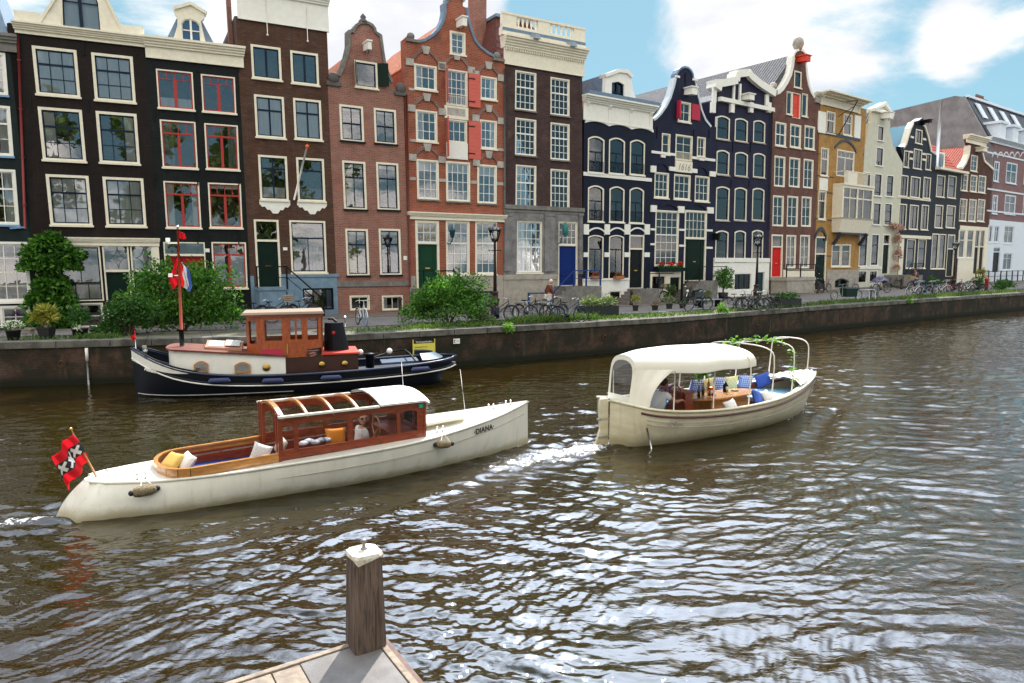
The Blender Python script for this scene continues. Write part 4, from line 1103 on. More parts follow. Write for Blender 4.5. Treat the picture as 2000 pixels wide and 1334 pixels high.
window(h,(1551,1565,139,172),[(1,1)],cream,navy,fw=.10)
window(h,(1536,1547,179,224),[(1,1)],cream,white,fw=.05); window(h,(1566,1577,183,228),[(1,1)],cream,white,fw=.05)
door(h,(1547,1563,182,231),mat('vermilion',(.62,.045,.02),.4),fw=.05,panels=2,knob=False)
door(h,(1506,1528,458,541),mat('scarlet_door',(.55,.010,.010),.45,spec=.15),transom=482,fw=.12,panels=3)
zb = h.pix(1550,527)[1]
door(h,(1561,1576,541,574),mat('scarlet_door',(.60,.012,.012),.3),fw=.05,frame=cream,panels=1,knob=False)
h.part(MB().poly([(h.pix(1529,540)[0],-.4),(h.W,-.4),(h.W,zb),(h.pix(1529,540)[0],zb)],-.07,0,h.holes[-1:]),'plinth',cream)
g = [(1600,192),(1590,190),(1584,180),(1579,165),(1576,148),(1574,128),(1573,112)] + arc(1561,110,12,13,0,180,6) + [(1549,112),(1547,128),(1543,145),(1536,160),(1528,172),(1521,179),(1507,182)]
gp = h.pts(g); gp[0] = (h.W,gp[0][1]); gp[-1] = (0,gp[-1][1])
ze = h.pix(1550,190)[1]
body(h,[(0,-.5),(h.W,-.5)] + gp,wall,rt_dark,h.pix(1562,108)[1],ze,depth=10)
coping(h,gp[1:7],white,.22,.06); coping(h,gp[6:15],white,.16,.08); coping(h,gp[14:21],white,.34,.06)
u,z = h.pix(1561,97); h.part(MB().lathe([(.2,-.1),(.3,.1),(.42,.4),(.35,.75),(.1,.95),(.02,1.0)],(u,.1,z),12),'finial',palestone)
for x,y in ((1511,172),(1596,188)):
 u,z = h.pix(x,y); h.part(MB().box(u - .35,u + .35,-.12,.3,z - .5,z - .1).sphere((u,.05,z + .12),.3),'shoulder_urn',palestone)
beam(h,1556,1576,113,126,mat('vermilion',(.62,.045,.02),.4),.8)
zd = h.pix(1517,541)[1]; u0 = h.pix(1505,560)[0]
st = MB(); st.box(u0 - .2,u0 + 3.6,-1.5,-.08,zd - .25,zd); st.box(u0 - .1,u0 + 3.5,-1.45,-.08,0,zd - .25)
stp = h.part(st,'stoop',palestone)
rl = MB()
for zz in (.95,.5): rl.bar((u0 - .2,-1.45,zd + zz),(u0 + 3.6,-1.45,zd + zz),.06); rl.bar((u0 + 3.6,-1.45,zd + zz),(u0 + 4.8,-1.45,zz),.06)
for uu in (u0 - .2,u0 + 1.6,u0 + 3.6): rl.bar((uu,-1.45,zd),(uu,-1.45,zd + 1.0),.07)
rl.bar((u0 + 4.8,-1.45,0),(u0 + 4.8,-1.45,1),.07)
h.part(rl,'railing',blackm,stp); pipe(h,1506,215,1502,450,mat('brown_pipe',(.06,.035,.03),.6))
h11 = h
# H12 yellow brick
h = house(1592,1677,'yellow brick house with a white bay window, a balcony and a wide overhanging cornice',L=((1590,540),(1600,250)))
wall = brick('yellow_brick',(.46,.26,.075),(.35,.18,.055),(.30,.20,.10),grime=.3,scale=1.2,bump=.3)
window(h,(1614,1631,218,261),[(.4,3),(.6,1)],cream,white,fw=.09,th=(0,),cur='blindh'); window(h,(1647,1664,223,265),[(.4,3),(.6,1)],cream,white,fw=.09,th=(0,),cur='blindh')
window(h,(1603,1618,289,344),[(.38,3),(.62,1)],cream,white,fw=.08,th=(0,),cur='full'); window(h,(1634,1668,294,346),[(.25,4),(.75,2)],cream,white,fw=.09,th=(0,),vt=.1,sill=False)
window(h,(1598,1613,373,429),[(.33,3),(.67,1)],cream,white,fw=.07,th=(0,))
dkb = mat('glazed_dark_brick',(.035,.04,.06),.4)
for x0,x1,y in ((1594,1603,300),(1594,1603,343),(1618,1628,346),(1592,1598,373),(1614,1627,377),(1592,1598,427),(1614,1625,430),(1593,1600,500),(1613,1624,500)): band(h,x0,x1,y - 1,y + 1,dkb,.02,'dark_brick_course')
band(h,1596,1680,262,268,dkb,.05); band(h,1597,1612,218,260,white,.06,'panel'); band(h,1668,1680,226,270,white,.06,'panel'); band(h,1600,1616,348,372,white,.05,'panel')
u0,u1,z0,z1 = h.rect(1630,1672,277,292); o = archpts(u0,u1,z0,z1 + .2,z1 - z0 + .1,9)[1:]; m = MB()
for a,b in zip(o,o[1:]): m.hexa([(a[0],-.07,a[1]),(b[0],-.07,b[1]),(b[0],-.07,b[1] - .2),(a[0],-.07,a[1] - .2)][::-1],[(a[0],0,a[1]),(b[0],0,b[1]),(b[0],0,b[1] - .2),(a[0],0,a[1] - .2)][::-1])
h.part(m,'brick_arch',dkb)
# balcony, bay
u0,u1 = h.pix(1627,360)[0],h.W + .2; zf = h.pix(1652,362)[1]; zr_ = h.pix(1652,338)[1]
bc = MB(); bc.box(u0,u1,-.95,0,zf - .15,zf); bc.box(u0,u1,-.95,-.88,zr_ - .08,zr_); bc.box(u0,u0 + .06,-.95,0,zr_ - .08,zr_); bc.box(u0 + .5,u0 + 2.0,-.93,-.9,zf,zr_)
for k in range(7): bc.box(u0 + .05 + k * .08,u0 + .09 + k * .08,-.93,-.9,zf,zr_)
for k in range(10): bc.box(u0 + 2.1 + k * .16,u0 + 2.15 + k * .16,-.93,-.9,zf,zr_)
h.part(bc,'balcony',cream)
z0 = h.pix(1652,455)[1]; z1 = h.pix(1652,430)[1]; z2 = h.pix(1652,366)[1]
by = MB(); by.hexa([(u0,-.85,z1),(u1,-.85,z1),(u1,.0,z1),(u0,.0,z1)],[(u0 - .1,-.95,z1 + .12),(u1 + .1,-.95,z1 + .12),(u1 + .1,.0,z1 + .12),(u0 - .1,.0,z1 + .12)])
by.hexa([(u0 + .1,-.6,z0),(u1 - .1,-.6,z0),(u1 - .1,0,z0),(u0 + .1,0,z0)],[(u0,-.85,z1),(u1,-.85,z1),(u1,0,z1),(u0,0,z1)]); by.box(u0,u1,-.87,0,z2 - .2,z2)
for uu in (u0,u0 + 1.6 + .6,u1 - .18): by.box(uu,uu + .18,-.86,-.7,z1 + .1,z2 - .2)
for uu in (u0 + 1.1,u0 + 3.2): by.box(uu,uu + .07,-.84,-.74,z1 + .1,z2 - .2)
by.box(u0,u1,-.84,-.74,z1 + (z2 - z1) * .62,z1 + (z2 - z1) * .62 + .1); by.box(u0,u0 + .1,-.7,0,z1 + .1,z2 - .2)
bo = h.part(by,'bay_window',cream); h.part(MB().box(u0 + .1,u1 - .1,-.79,-.785,z1 + .12,z2 - .2),'pane',glass,bo); h.part(MB().box(u0 + .12,u1 - .12,-.7,-.69,z1 + .12,z2 - .2),'curtain',curtain_dim,bo)
bk = MB()
for uu in (u0 + .2,u1 - .5): bk.bar((uu,-.1,z0 - 1.0),(uu,-.75,z0 - .05),.14,.25)
bk.box(u0 + .1,u1 - .1,-.6,-.5,z0 - .15,z0 - .01); h.part(bk,'bay_bracket',dkb,bo)
door(h,(1591,1613,462,566),greenblk,transom=496,fw=.12,double=True)
u0,u1,z0,z1 = h.rect(1591,1613,448,463); o = archpts(u0,u1,z0,z1 + .2,z1 - z0 + .1,9)[1:]; m = MB()
for a,b in zip(o,o[1:]): m.hexa([(a[0],-.09,a[1]),(b[0],-.09,b[1]),(b[0],-.09,b[1] - .3),(a[0],-.09,a[1] - .3)][::-1],[(a[0],0,a[1]),(b[0],0,b[1]),(b[0],0,b[1] - .3),(a[0],0,a[1] - .3)][::-1])
h.part(m,'door_arch',dkb)
window(h,(1624,1642,477,521),[(.3,1),(.7,1)],cream,cream,fw=.08,cur='full',curm=ochrecurt); window(h,(1643,1661,477,521),[(.3,1),(.7,1)],cream,cream,fw=.08,cur='full',curm=ochrecurt)
zb = h.pix(1640,527)[1]; window(h,(1629,1655,543,562),[(1,3)],stone,blackm,fw=.08,arch=.2,sill=False,name='basement_window')
h.part(MB().poly([(h.pix(1614,540)[0],-.4),(h.W,-.4),(h.W,zb),(h.pix(1614,540)[0],zb)],-.07,0,h.holes[-1:]),'plinth',palestone)
zt = h.pix(1640,200)[1]
body(h,[(0,-.5),(h.W,-.5),(h.W,zt),(0,zt)],wall,rt_slate,None,zt)
cornice(h,1600,1680,190,213,cream,1.0,3,frieze=.65,brackets=2)
m = MB(); u,z = h.pix(1672,205,-1.0); m.bar((u - 1.6,-1.1,z),(u,-1.1,z + .35),.07); m.bar((u - 1.3,-.4,z - 2.4),(u,-1.1,z + .3),.06); m.bar((u - 1.5,-.4,z - 1.0),(u - .4,-1.0,z - .2),.05)
h.part(m,'iron_crane',blackm); h12 = h
# H13 pale sage neck gable
h = house(1677,1752,'pale sage painted house with a narrow gable, pointed top and plain windows')
wall = mat('sage_render',(.58,.57,.47),.7,var=.12,vscale=2)
window(h,(1714,1726,246,275),[(1,1)],white,navy,fw=.06); window(h,(1711,1725,288,324),[(.8,1),(.2,2)],white,navy,fw=.06)
for x0,x1,y0,y1 in ((1685,1700,336,381),(1707,1722,339,383),(1731,1745,342,384),(1683,1698,395,439),(1705,1720,396,439),(1727,1742,397,440)): window(h,(x0,x1,y0,y1),[(.35,1),(.5,1),(.15,1)],white,navy,fw=.07,cur='blind',th=(1,))
for x0,x1,y0,y1 in ((1678,1694,457,520),(1701,1716,457,519)): window(h,(x0,x1,y0,y1),[(.34,1),(.66,1)],white,navy,fw=.08,cur='blindh',th=(0,))
door(h,(1723,1737,457,535),greenblk,transom=477,fw=.10,frame=white,knob=False)
window(h,(1676,1692,529,552),[(1,2)],white,blackm,fw=.05,sill=False,name='basement_window'); window(h,(1698,1713,529,550),[(1,2)],white,blackm,fw=.05,sill=False,name='basement_window')
band(h,1678,1720,521,525,white,.08)
g = [(1757,318),(1752,316),(1745,285),(1738,255),(1739,246),(1737,220),(1725,203),(1705,214),(1704,240),(1697,241),(1696,250),(1691,280),(1684,304),(1679,308)]
gp = h.pts(g); gp[0] = (h.W,gp[0][1]); gp[1] = (h.W - .05,gp[1][1]); gp[-1] = (0,gp[-1][1])
body(h,[(0,-.5),(h.W,-.5)] + gp,wall,rt_dark,h.pix(1718,212)[1],h.pix(1715,312)[1])
coping(h,gp[5:8],white,.25,.25,'pediment')
u0,u1,z0,z1 = h.rect(1702,1742,216,222); h.part(MB().box(u0,u1,-.22,.1,z0,z1),'cornice',white)
beam(h,1719,1738,222,236,white,.8)
zd = h.pix(1730,535)[1]; u0 = h.pix(1724,560)[0]
st = MB(); st.box(u0,u0 + 3.6,-1.8,-.05,0,zd - .1); stp = h.part(st,'stoop',stone)
rl = MB(); rl.bar((u0 + 1.4,-1.75,zd + .95),(u0 + 3.6,-1.75,zd + .95),.06); rl.bar((u0 + 1.4,-1.75,zd + .5),(u0 + 3.6,-1.75,zd + .5),.04); rl.bar((u0 + 1.4,-1.75,zd + .95),(u0,-1.75,zd - .3),.06)
for k in range(9): rl.bar((u0 + 1.4 + k * .27,-1.75,zd - .1),(u0 + 1.4 + k * .27,-1.75,zd + .95),.025)
h.part(rl,'railing',blackm,stp); h13 = h
# H14 navy-black gambrel gable
h = house(1752,1816,'blue black house with a gambrel gable edged in white and many slender windows')
wall = brick('inkblue_brick',(.008,.013,.028),(.012,.018,.035),(.008,.011,.022),grime=.3,bump=.3,rough=.5)
window(h,(1788,1801,253,281),[(1,2)],cream,navy,fw=.10)
for x0,x1,y0,y1 in ((1784,1800,291,330),(1765,1775,294,327),(1808,1818,300,332)): window(h,(x0,x1,y0,y1),[(.7,2),(.3,2)],cream,navy,fw=.09)
for x0,x1,y0,y1 in ((1758,1773,342,384),(1778,1797,345,386),(1803,1817,346,388),(1755,1770,398,447),(1776,1793,400,448),(1799,1813,400,449)): window(h,(x0,x1,y0,y1),[(1,2)],cream,navy,fw=.10,cur='sides')
for x0,x1 in ((1770,1787),(1792,1808)): window(h,(x0,x1,467,524),[(.3,1),(.7,1)],cream,navy,fw=.10,th=(0,),cur='low')
band(h,1752,1816,460,466,cream,.15); band(h,1753,1817,386,390,cream,.05); band(h,1752,1763,466,540,cream,.06,'pilaster')
for x,y in ((1781,268),(1805,272),(1779,297),(1804,301),(1779,310),(1804,312)): band(h,x - 3,x + 3,y - 2,y + 2,cream,.06,'stone_block')
g = [(1823,302),(1818,296),(1812,268),(1806,248),(1801,243),(1796,233),(1789,238),(1783,240),(1777,252),(1768,282),(1764,288),(1757,286),(1755,306)]
gp = h.pts(g); gp[0] = (h.W,gp[0][1]); gp[-1] = (0,gp[-1][1])
body(h,[(0,-.5),(h.W,-.5)] + gp,wall,rt_dark,h.pix(1795,240)[1],h.pix(1786,305)[1])
coping(h,gp[1:5],cream,.2,.1); coping(h,gp[4:8],blackm,.2,.25); coping(h,gp[7:11],cream,.2,.1)
uu,zz = h.pix(1790,240); h.part(MB().hexa([(uu - 1.9,.35,zz - 3.2),(uu - 1.0,.35,zz - .3),(uu - .9,.35,zz - .3),(uu - 1.8,.35,zz - 3.2)],[(uu - 1.9,2.0,zz - 3.2),(uu - 1.0,2.0,zz - .3),(uu - .9,2.0,zz - .3),(uu - 1.8,2.0,zz - 3.2)]),'lead_cheek',mat('lead_bright',(.22,.42,.55),.4))
beam(h,1799,1808,236,243,blackm,.8); h14 = h
# H15 narrow black house with red mansard
h = house(1816,1870,'narrow black house with a red tiled mansard and pale window blinds')
wall = brick('pitchblack_brick',(.010,.012,.016),(.015,.017,.022),(.009,.010,.014),grime=.3,bump=.3,rough=.5)
for x0,x1,y0,y1 in ((1829,1845,342,385),(1851,1867,343,387),(1826,1841,400,445),(1848,1865,401,445)): window(h,(x0,x1,y0,y1),[(.45,1),(.55,1)],cream,navy,fw=.10,cur='blindh',th=(0,))
window(h,(1819,1832,456,525),[(.3,1),(.7,1)],cream,navy,fw=.10,cur='sides'); window(h,(1833,1846,457,525),[(.3,1),(.7,1)],cream,navy,fw=.10,cur='sides')
door(h,(1849,1863,458,540),blackm,transom=486,fw=.10,knob=False)
zt = h.pix(1843,332)[1]
body(h,[(0,-.5),(h.W,-.5),(h.W,zt),(0,zt)],wall,rt_red,None,zt)
h.part(MB().box(-.1,h.W + .1,-.5,.1,zt - .1,zt + .12),'gutter',cream)
zz = h.pix(1850,285,2)[1]
h.part(MB().hexa([(0,.3,zt + .12),(h.W,.3,zt + .12),(h.W,8,zt + .12),(0,8,zt + .12)],[(0.2,2.6,zz),(h.W,2.6,zz),(h.W,6,zz),(.2,6,zz)]),'mansard_roof',tiles('red_pantiles_x',(.36,.07,.04),(.22,.05,.035)))
uu = h.pix(1840,325)[0]; h.part(MB().box(uu - .8,uu + 1.0,.2,2.5,zt + .12,zt + 1.7),'dormer',white); h.part(MB().box(uu - .5,uu + .7,.17,.2,zt + .3,zt + 1.5),'dormer_window',glass)
h.part(MB().tube([(uu - .9,.1,zt - .1),(uu - .9,.1,zt + 6.4)],.16,8),'flue_pipe',mat('steel',(.6,.62,.65),.3,.7)); h15 = h
# H16 brown neck gable
h = house(1870,1926,'small reddish brown gabled house with a white pediment box and cream ground floor')
wall = brick('maroon_brick',(.12,.05,.04),(.08,.035,.03),(.10,.07,.06),grime=.4)
window(h,(1896,1909,303,335),[(1,2),(1,2),(1,2)],cream,white,fw=.08)
for x0,x1,y0,y1 in ((1877,1890,340,373),(1895,1908,342,375),(1911,1925,343,377),(1874,1888,388,432),(1892,1906,389,433),(1909,1923,389,433)): window(h,(x0,x1,y0,y1),[(1,2),(1,2),(1,2)],cream,white,fw=.09,cur='sides')
for x0,x1 in ((1871,1884),(1888,1901)): window(h,(x0,x1,449,504),[(.35,1),(.65,1)],white,cream,fw=.09,cur='low',th=(0,))
door(h,(1902,1911,449,535),blackm,transom=482,fw=.09,knob=False); door(h,(1912,1921,449,535),blackm,transom=482,fw=.09,knob=False)
zb = h.pix(1898,442)[1]
h.part(MB().poly([(0,-.3),(h.W,-.3),(h.W,zb),(0,zb)],-.05,0,[[(a,max(b,-.25)) for a,b in r] for r in h.holes[-4:]]),'ground_floor_panelling',cream)
g = [(1934,334),(1927,328),(1922,315),(1918,300),(1916,285),(1922,276),(1890,272),(1893,285),(1891,302),(1885,318),(1878,328),(1872,330)]
gp = h.pts(g); gp[0] = (h.W,gp[0][1]); gp[1] = (h.W - .05,gp[1][1]); gp[-1] = (0,gp[-1][1])
body(h,[(0,-.5),(h.W,-.5)] + gp,wall,rt_red,h.pix(1905,282)[1],h.pix(1900,332)[1],depth=11)
coping(h,gp[1:5],cream,.22,.1); coping(h,gp[7:11],cream,.3,.1)
cornice(h,1887,1926,267,283,cream,.5,3,frieze=.5); beam(h,1905,1921,290,299,cream,.8); h16 = h
# H17 big mauve building with slate mansard
h = house(1926,2060,'mauve brick apartment house at the right edge with a slate mansard and white ground floor',name='apartment_house')
wall = brick('mauve_brick',(.25,.14,.14),(.20,.11,.12),(.22,.17,.17),grime=.25)
wblue = mat('cool_white',(.66,.72,.80),.5,var=.06)
for x0,x1,y0,y1 in ((1941,1951,315,355),(1965,1986,318,359),(2000,2020,322,362),(1938,1948,381,418),(1962,1983,381,419),(1998,2018,384,420)): window(h,(x0,x1,y0,y1),[(.4,2),(.6,2)],wblue,wblue,fw=.12,th=(0,),cur='sides',vt=.12)
for x0,x1,y0,y1 in ((1929,1938,440,474),(1941,1951,441,474),(1960,1979,441,476),(2000,2020,444,478),(1958,1976,494,528),(2000,2020,497,530)): window(h,(x0,x1,y0,y1),[(.3,2),(.7,2)],wblue,wblue,fw=.12,cur='low',vt=.1)
door(h,(1938,1952,483,532),blackm,transom=492,fw=.1,frame=wblue,knob=False)
zb = h.pix(1980,433)[1]
h.part(MB().poly([(0,-.3),(h.W,-.3),(h.W,zb),(0,zb)],-.06,0,[[(a,max(b,-.25)) for a,b in r] for r in h.holes[-7:]]),'ground_floor_render',wblue)
for y in (311,378,418): band(h,1927,2050,y - 1.5,y + 1.5,wblue,.06)
for k in range(9):
 x = 1938 + k * 11; u0,u1,z0,z1 = h.rect(x,x + 10,296,305); o = archpts(u0,u1,z0,z1,z1 - z0,7)[1:]; m = MB()
 for a,b in zip(o,o[1:]): m.hexa([(a[0],-.06,a[1]),(b[0],-.06,b[1]),(b[0],-.06,b[1] - .15),(a[0],-.06,a[1] - .15)][::-1],[(a[0],0,a[1]),(b[0],0,b[1]),(b[0],0,b[1] - .15),(a[0],0,a[1] - .15)][::-1])
 h.part(m,'brick_arch',wblue)
zt = h.pix(1990,290)[1]
body(h,[(0,-.5),(h.W,-.5),(h.W,zt),(0,zt)],wall,rt_slate,None,zt,depth=16)
cornice(h,1930,2056,283,293,wblue,.5,3)
zt0 = h.pix(1936,283)[1]; zr = h.pix(1897,205,5)[1]
pr = [(0,zt0 - .4),(3.2,zr - .3),(4.2,zr),(12,zr - .6),(16,zt0 + 3.5),(17,-.3 + 4),(17,0),(0,0)]
m = MB(); m.poly([(a,b) for a,b in pr][::-1],0,.35); m.v = [(vy - .1,vx,vz) for vx,vy,vz in m.v]; m.f = [f[::-1] for f in m.f]
h.part(m,'fire_wall',mat('grey_plaster',(.27,.26,.27),.85,var=.35,vscale=.8))
mr = MB(); W_ = h.W
mr.hexa([(.3,.2,zt),(W_,.2,zt),(W_,.5,zt),(.3,.5,zt)],[(.3,3.2,zr - .3),(W_,3.2,zr - .3),(W_,3.5,zr - .3),(.3,3.5,zr - .3)]); mr.hexa([(.3,3.2,zr - .3),(W_,3.2,zr - .3),(W_,12,zr - .7),(.3,12,zr - .7)],[(.3,3.2,zr - .15),(W_,3.2,zr - .15),(W_,12,zr - .5),(.3,12,zr - .5)])
mo = h.part(mr,'mansard_roof',rt_slate)
h.part(MB().bar((.2,3.1,zr - .15),(W_,3.1,zr - .15),.25),'ridge_trim',wblue,mo)
for k in range(4):
 uu = 1.6 + k * 3.4; f0,f1 = .55,.86
 h.part(MB().hexa([(uu,.2 + 3 * f0 - .08,zt + (zr - zt) * f0),(uu + 1.2,.2 + 3 * f0 - .08,zt + (zr - zt) * f0),(uu + 1.2,.2 + 3 * f1 - .08,zt + (zr - zt) * f1),(uu,.2 + 3 * f1 - .08,zt + (zr - zt) * f1)],[(uu,.2 + 3 * f0 + .05,zt + (zr - zt) * f0),(uu + 1.2,.2 + 3 * f0 + .05,zt + (zr - zt) * f0),(uu + 1.2,.2 + 3 * f1 + .05,zt + (zr - zt) * f1),(uu,.2 + 3 * f1 + .05,zt + (zr - zt) * f1)]),'skylight',mat('pale_skylight',(.65,.7,.78),.2),mo)
for k in range(4):
 uu = 1.0 + k * 3.6; d = h.part(MB().box(uu,uu + 1.5,-.1,2,zt,zt + 2.1).box(uu - .3,uu + 1.8,-.25,2,zt + 2.1,zt + 2.35),'dormer',wblue,mo)
chm = MB().box(6,8.4,4,5,zr - .5,zr + .6)
for k in range(4): chm.lathe([(.16,zr + .6),(.16,zr + 1.1)],(6.4 + k * .55,4.5,0),8)
h.part(chm,'chimney',brick('chimney_brick',(.22,.08,.05),(.14,.05,.04),(.2,.18,.16)))
h17 = h
# ---------------------------------------------------------------- ground, quay, water, jetty
from mathutils.bvhtree import BVHTree
def resample(pl,n):
 d = [0]
 for a,b in zip(pl,pl[1:]): d.append(d[-1] + math.dist(a,b))
 return [(float(np.interp(t,d,[p[0] for p in pl])),float(np.interp(t,d,[p[1] for p in pl]))) for t in np.linspace(0,d[-1],n)]
FL = [(*FP[n],ZQ + rise(n)) for n in FN]
a0,a1 = FL[0],FL[1]; FL = [(a0[0] - (a1[0] - a0[0]) * 4,a0[1] - (a1[1] - a0[1]) * 4,a0[2])] + FL
a0,a1 = FL[-2],FL[-1]; FL = FL + [(a1[0] + (a1[0] - a0[0]) * 2,a1[1] + (a1[1] - a0[1]) * 2,a1[2])]
NS = 90
# pair quay and facade points by angle from the camera so that the rows stay tidy
def by_k(pl,ks):
 k = [p[0] / p[1] for p in pl]
 return [tuple(float(np.interp(q,k,[p[i] for p in pl])) for i in range(len(pl[0]))) for q in ks]
KS = np.linspace(-1.03,.82,NS)
fl = by_k(FL,KS); ql = by_k([(*p,ZQ) for p in QP],KS)
def gp_(i,t):
 a,b = ql[i],fl[i]; e = t if t <= 1 else 1 + (t - 1)
 return (a[0] + (b[0] - a[0]) * e,a[1] + (b[1] - a[1]) * e,a[2] + (b[2] - a[2]) * min(t,1) ** 1.4)
def strip(name,t0,t1,n,m,dz=0.0):
 vs = [gp_(i,t0 + (t1 - t0) * j / n) for i in range(NS) for j in range(n + 1)]
 mb = MB(); mb.add([(x,y,z + dz) for x,y,z in vs],[(i * (n + 1) + j,(i + 1) * (n + 1) + j,(i + 1) * (n + 1) + j + 1,i * (n + 1) + j + 1) for i in range(NS - 1) for j in range(n)])
 return mb.build(name,m,kind='structure')
def cobbles(name,c1,c2,moss=None,mossamt=0.0,sc=1.0):
 m = bpy.data.materials.new(name); m.use_nodes = True
 t = NT(m.node_tree); b = t.n['Principled BSDF']; b.inputs['Roughness'].default_value = .85
 tc = t.new('ShaderNodeTexCoord'); br = t.new('ShaderNodeTexBrick',i_Vector=tc.outputs['Object'])
 br.inputs['Color1'].default_value = (*c1,1); br.inputs['Color2'].default_value = (*c2,1); br.inputs['Mortar'].default_value = tuple(x * .5 for x in c1) + (1,)
 br.inputs['Brick Width'].default_value = .22 * sc; br.inputs['Row Height'].default_value = .11 * sc; br.inputs['Mortar Size'].default_value = .012; br.inputs['Scale'].default_value = 1
 n = t.new('ShaderNodeTexNoise',i_Vector=tc.outputs['Object'],i_Scale=.7,i_Detail=8.0,i_Roughness=.7)
 c = t.mix(t.smooth(n.outputs[0],.3,.75,0,.6),br.outputs[0],tuple(x * .55 for x in c2) + (1,))
 if moss:
  n2 = t.new('ShaderNodeTexNoise',i_Vector=tc.outputs['Object'],i_Scale=2.2,i_Detail=8.0,i_Roughness=.7)
  c = t.mix(t.smooth(n2.outputs[0],.45,.62,0,mossamt),c,(*moss,1))
 t.put(b.inputs['Base Color'],c)
 bp = t.new('ShaderNodeBump',i_Height=t.math('SUBTRACT',1.0,br.outputs[1])); bp.inputs['Strength'].default_value = .5; bp.inputs['Distance'].default_value = .01
 t.l.new(bp.outputs[0],b.inputs['Normal'])
 return m
verge = strip('quay_verge',0.0,.26,4,cobbles('verge_cobbles',(.20,.17,.13),(.13,.12,.09),(.07,.09,.02),.8),.0)
road = strip('road',.26,.72,4,cobbles('road_bricks',(.23,.21,.20),(.17,.16,.16)),.0)
pavement = strip('pavement',.72,1.25,4,cobbles('pavement_bricks',(.21,.17,.14),(.15,.13,.12)),.0)
kb = MB()
for i in range(NS - 1):
 for tt in (.255,.72):
  a,b = gp_(i,tt),gp_(i + 1,tt); a2,b2 = gp_(i,tt + .018),gp_(i + 1,tt + .018)
  kb.hexa([(*a[:2],a[2] - .1),(*b[:2],b[2] - .1),(*b2[:2],b2[2] - .1),(*a2[:2],a2[2] - .1)][::-1],[(*a[:2],a[2] + .05),(*b[:2],b[2] + .05),(*b2[:2],b2[2] + .05),(*a2[:2],a2[2] + .05)][::-1])
kb.build('kerb',stone,kind='structure')
gv = [tuple(v.co) for o in (verge,road,pavement) for v in o.data.vertices]; gf = []; off = 0
for o in (verge,road,pavement):
 gf += [[i + off for i in p.vertices] for p in o.data.polygons]; off += len(o.data.vertices)
BV = BVHTree.FromPolygons(gv,gf)
def PG(px,py):
 """the spot on the street seen at a photo pixel"""
 d = raydir(px,py); hit = BV.ray_cast(CAM,d)
 return hit[0] if hit[0] is not None else G(px,py,ZQ)
# land far beyond the houses and the quay wall
mb = MB(); far = [(-400,60,1.1),(-60,60,1.1),(60,130,1.1),(400,330,1.1),(400,900,1.1),(-400,900,1.1)]
mb.add(far,[tuple(range(6))]); mb.build('ground',mat('far_ground',(.12,.11,.09),.9),kind='structure')
qb = MB(); Q = [p for p in QP]
Qd = [];
for a,b in zip(Q,Q[1:]):
 n = max(2,int(math.dist(a,b) / 1.2)); Qd += [(a[0] + (b[0] - a[0]) * i / n,a[1] + (b[1] - a[1]) * i / n) for i in range(n)]
Qd.append(Q[-1])
def offs(pl,d):
 out = []
 for i,p in enumerate(pl):
  a = pl[max(i - 1,0)]; b = pl[min(i + 1,len(pl) - 1)]; L = math.dist(a,b)
  out.append((p[0] + (b[1] - a[1]) / L * d,p[1] - (b[0] - a[0]) / L * d))
 return out
o1 = offs(Qd,.0); o2 = offs(Qd,-.45)
zs = [-1.2,-.2,.25,.7,ZQ - .22]
vs = []
for i,p in enumerate(o1):
 for z in zs: vs.append((p[0] + rng.normal() * .008,p[1] + rng.normal() * .008,z))
k = len(zs); fs = [(i * k + j,(i + 1) * k + j,(i + 1) * k + j + 1,i * k + j + 1) for i in range(len(o1) - 1) for j in range(k - 1)]
qb.add(vs,fs)
def quaymat():
 m = brick('quay_brick',(.10,.054,.038),(.06,.036,.027),(.075,.062,.05),grime=.6,scale=1.2,msize=.012,bump=.6)
 t = NT(m.node_tree); b = t.n['Principled BSDF']; src = b.inputs['Base Color'].links[0].from_socket
 tc = t.new('ShaderNodeTexCoord'); sp = t.new('ShaderNodeSeparateXYZ'); t.l.new(tc.outputs['Object'],sp.inputs[0])
 n = t.new('ShaderNodeTexNoise',i_Vector=tc.outputs['Object'],i_Scale=.8,i_Detail=8.0,i_Roughness=.7)
 mp = t.new('ShaderNodeMapping',i_Vector=tc.outputs['Object']); mp.inputs['Scale'].default_value = (2.5,2.5,.35)
 n2 = t.new('ShaderNodeTexNoise',i_Vector=mp.outputs[0],i_Scale=1.5,i_Detail=6.0)
 c = t.mix(t.smooth(n.outputs[0],.36,.56,0,.9),src,(.020,.021,.014,1))      # black algae film
 c = t.mix(t.smooth(n2.outputs[0],.56,.72,0,.55),c,(.11,.075,.04,1))          # mineral runs
 wet = t.smooth(t.math('ADD',sp.outputs[2],t.math('MULTIPLY',n.outputs[0],.3)),.25,.5,1.0,0.0)
 c = t.mix(wet,c,(.014,.016,.010,1))
 t.put(b.inputs['Base Color'],c); return m
qw = thing('quay_wall','long dark brick quay wall with a grey stone coping along the far side of the canal','quay wall')
qb.build('wall',quaymat(),qw)
cp = MB(); o3 = offs(Qd,.06)
for i in range(len(Qd) - 1):
 e = .012
 A,B_,C_,D_ = o3[i],o3[i + 1],o2[i + 1],o2[i]
 A = (A[0] + (B_[0] - A[0]) * e,A[1] + (B_[1] - A[1]) * e); D_ = (D_[0] + (C_[0] - D_[0]) * e,D_[1] + (C_[1] - D_[1]) * e)
 dz = rng.normal() * .006
 cp.hexa([(*p,ZQ - .22) for p in (A,B_,C_,D_)],[(*p,ZQ + .015 + dz) for p in (A,B_,C_,D_)])
cp.build('coping',mat('coping_stone',(.17,.16,.14),.85,col2=(.05,.05,.04),vscale=1.5,bump=.5,bscale=8),qw,bevel=.02)
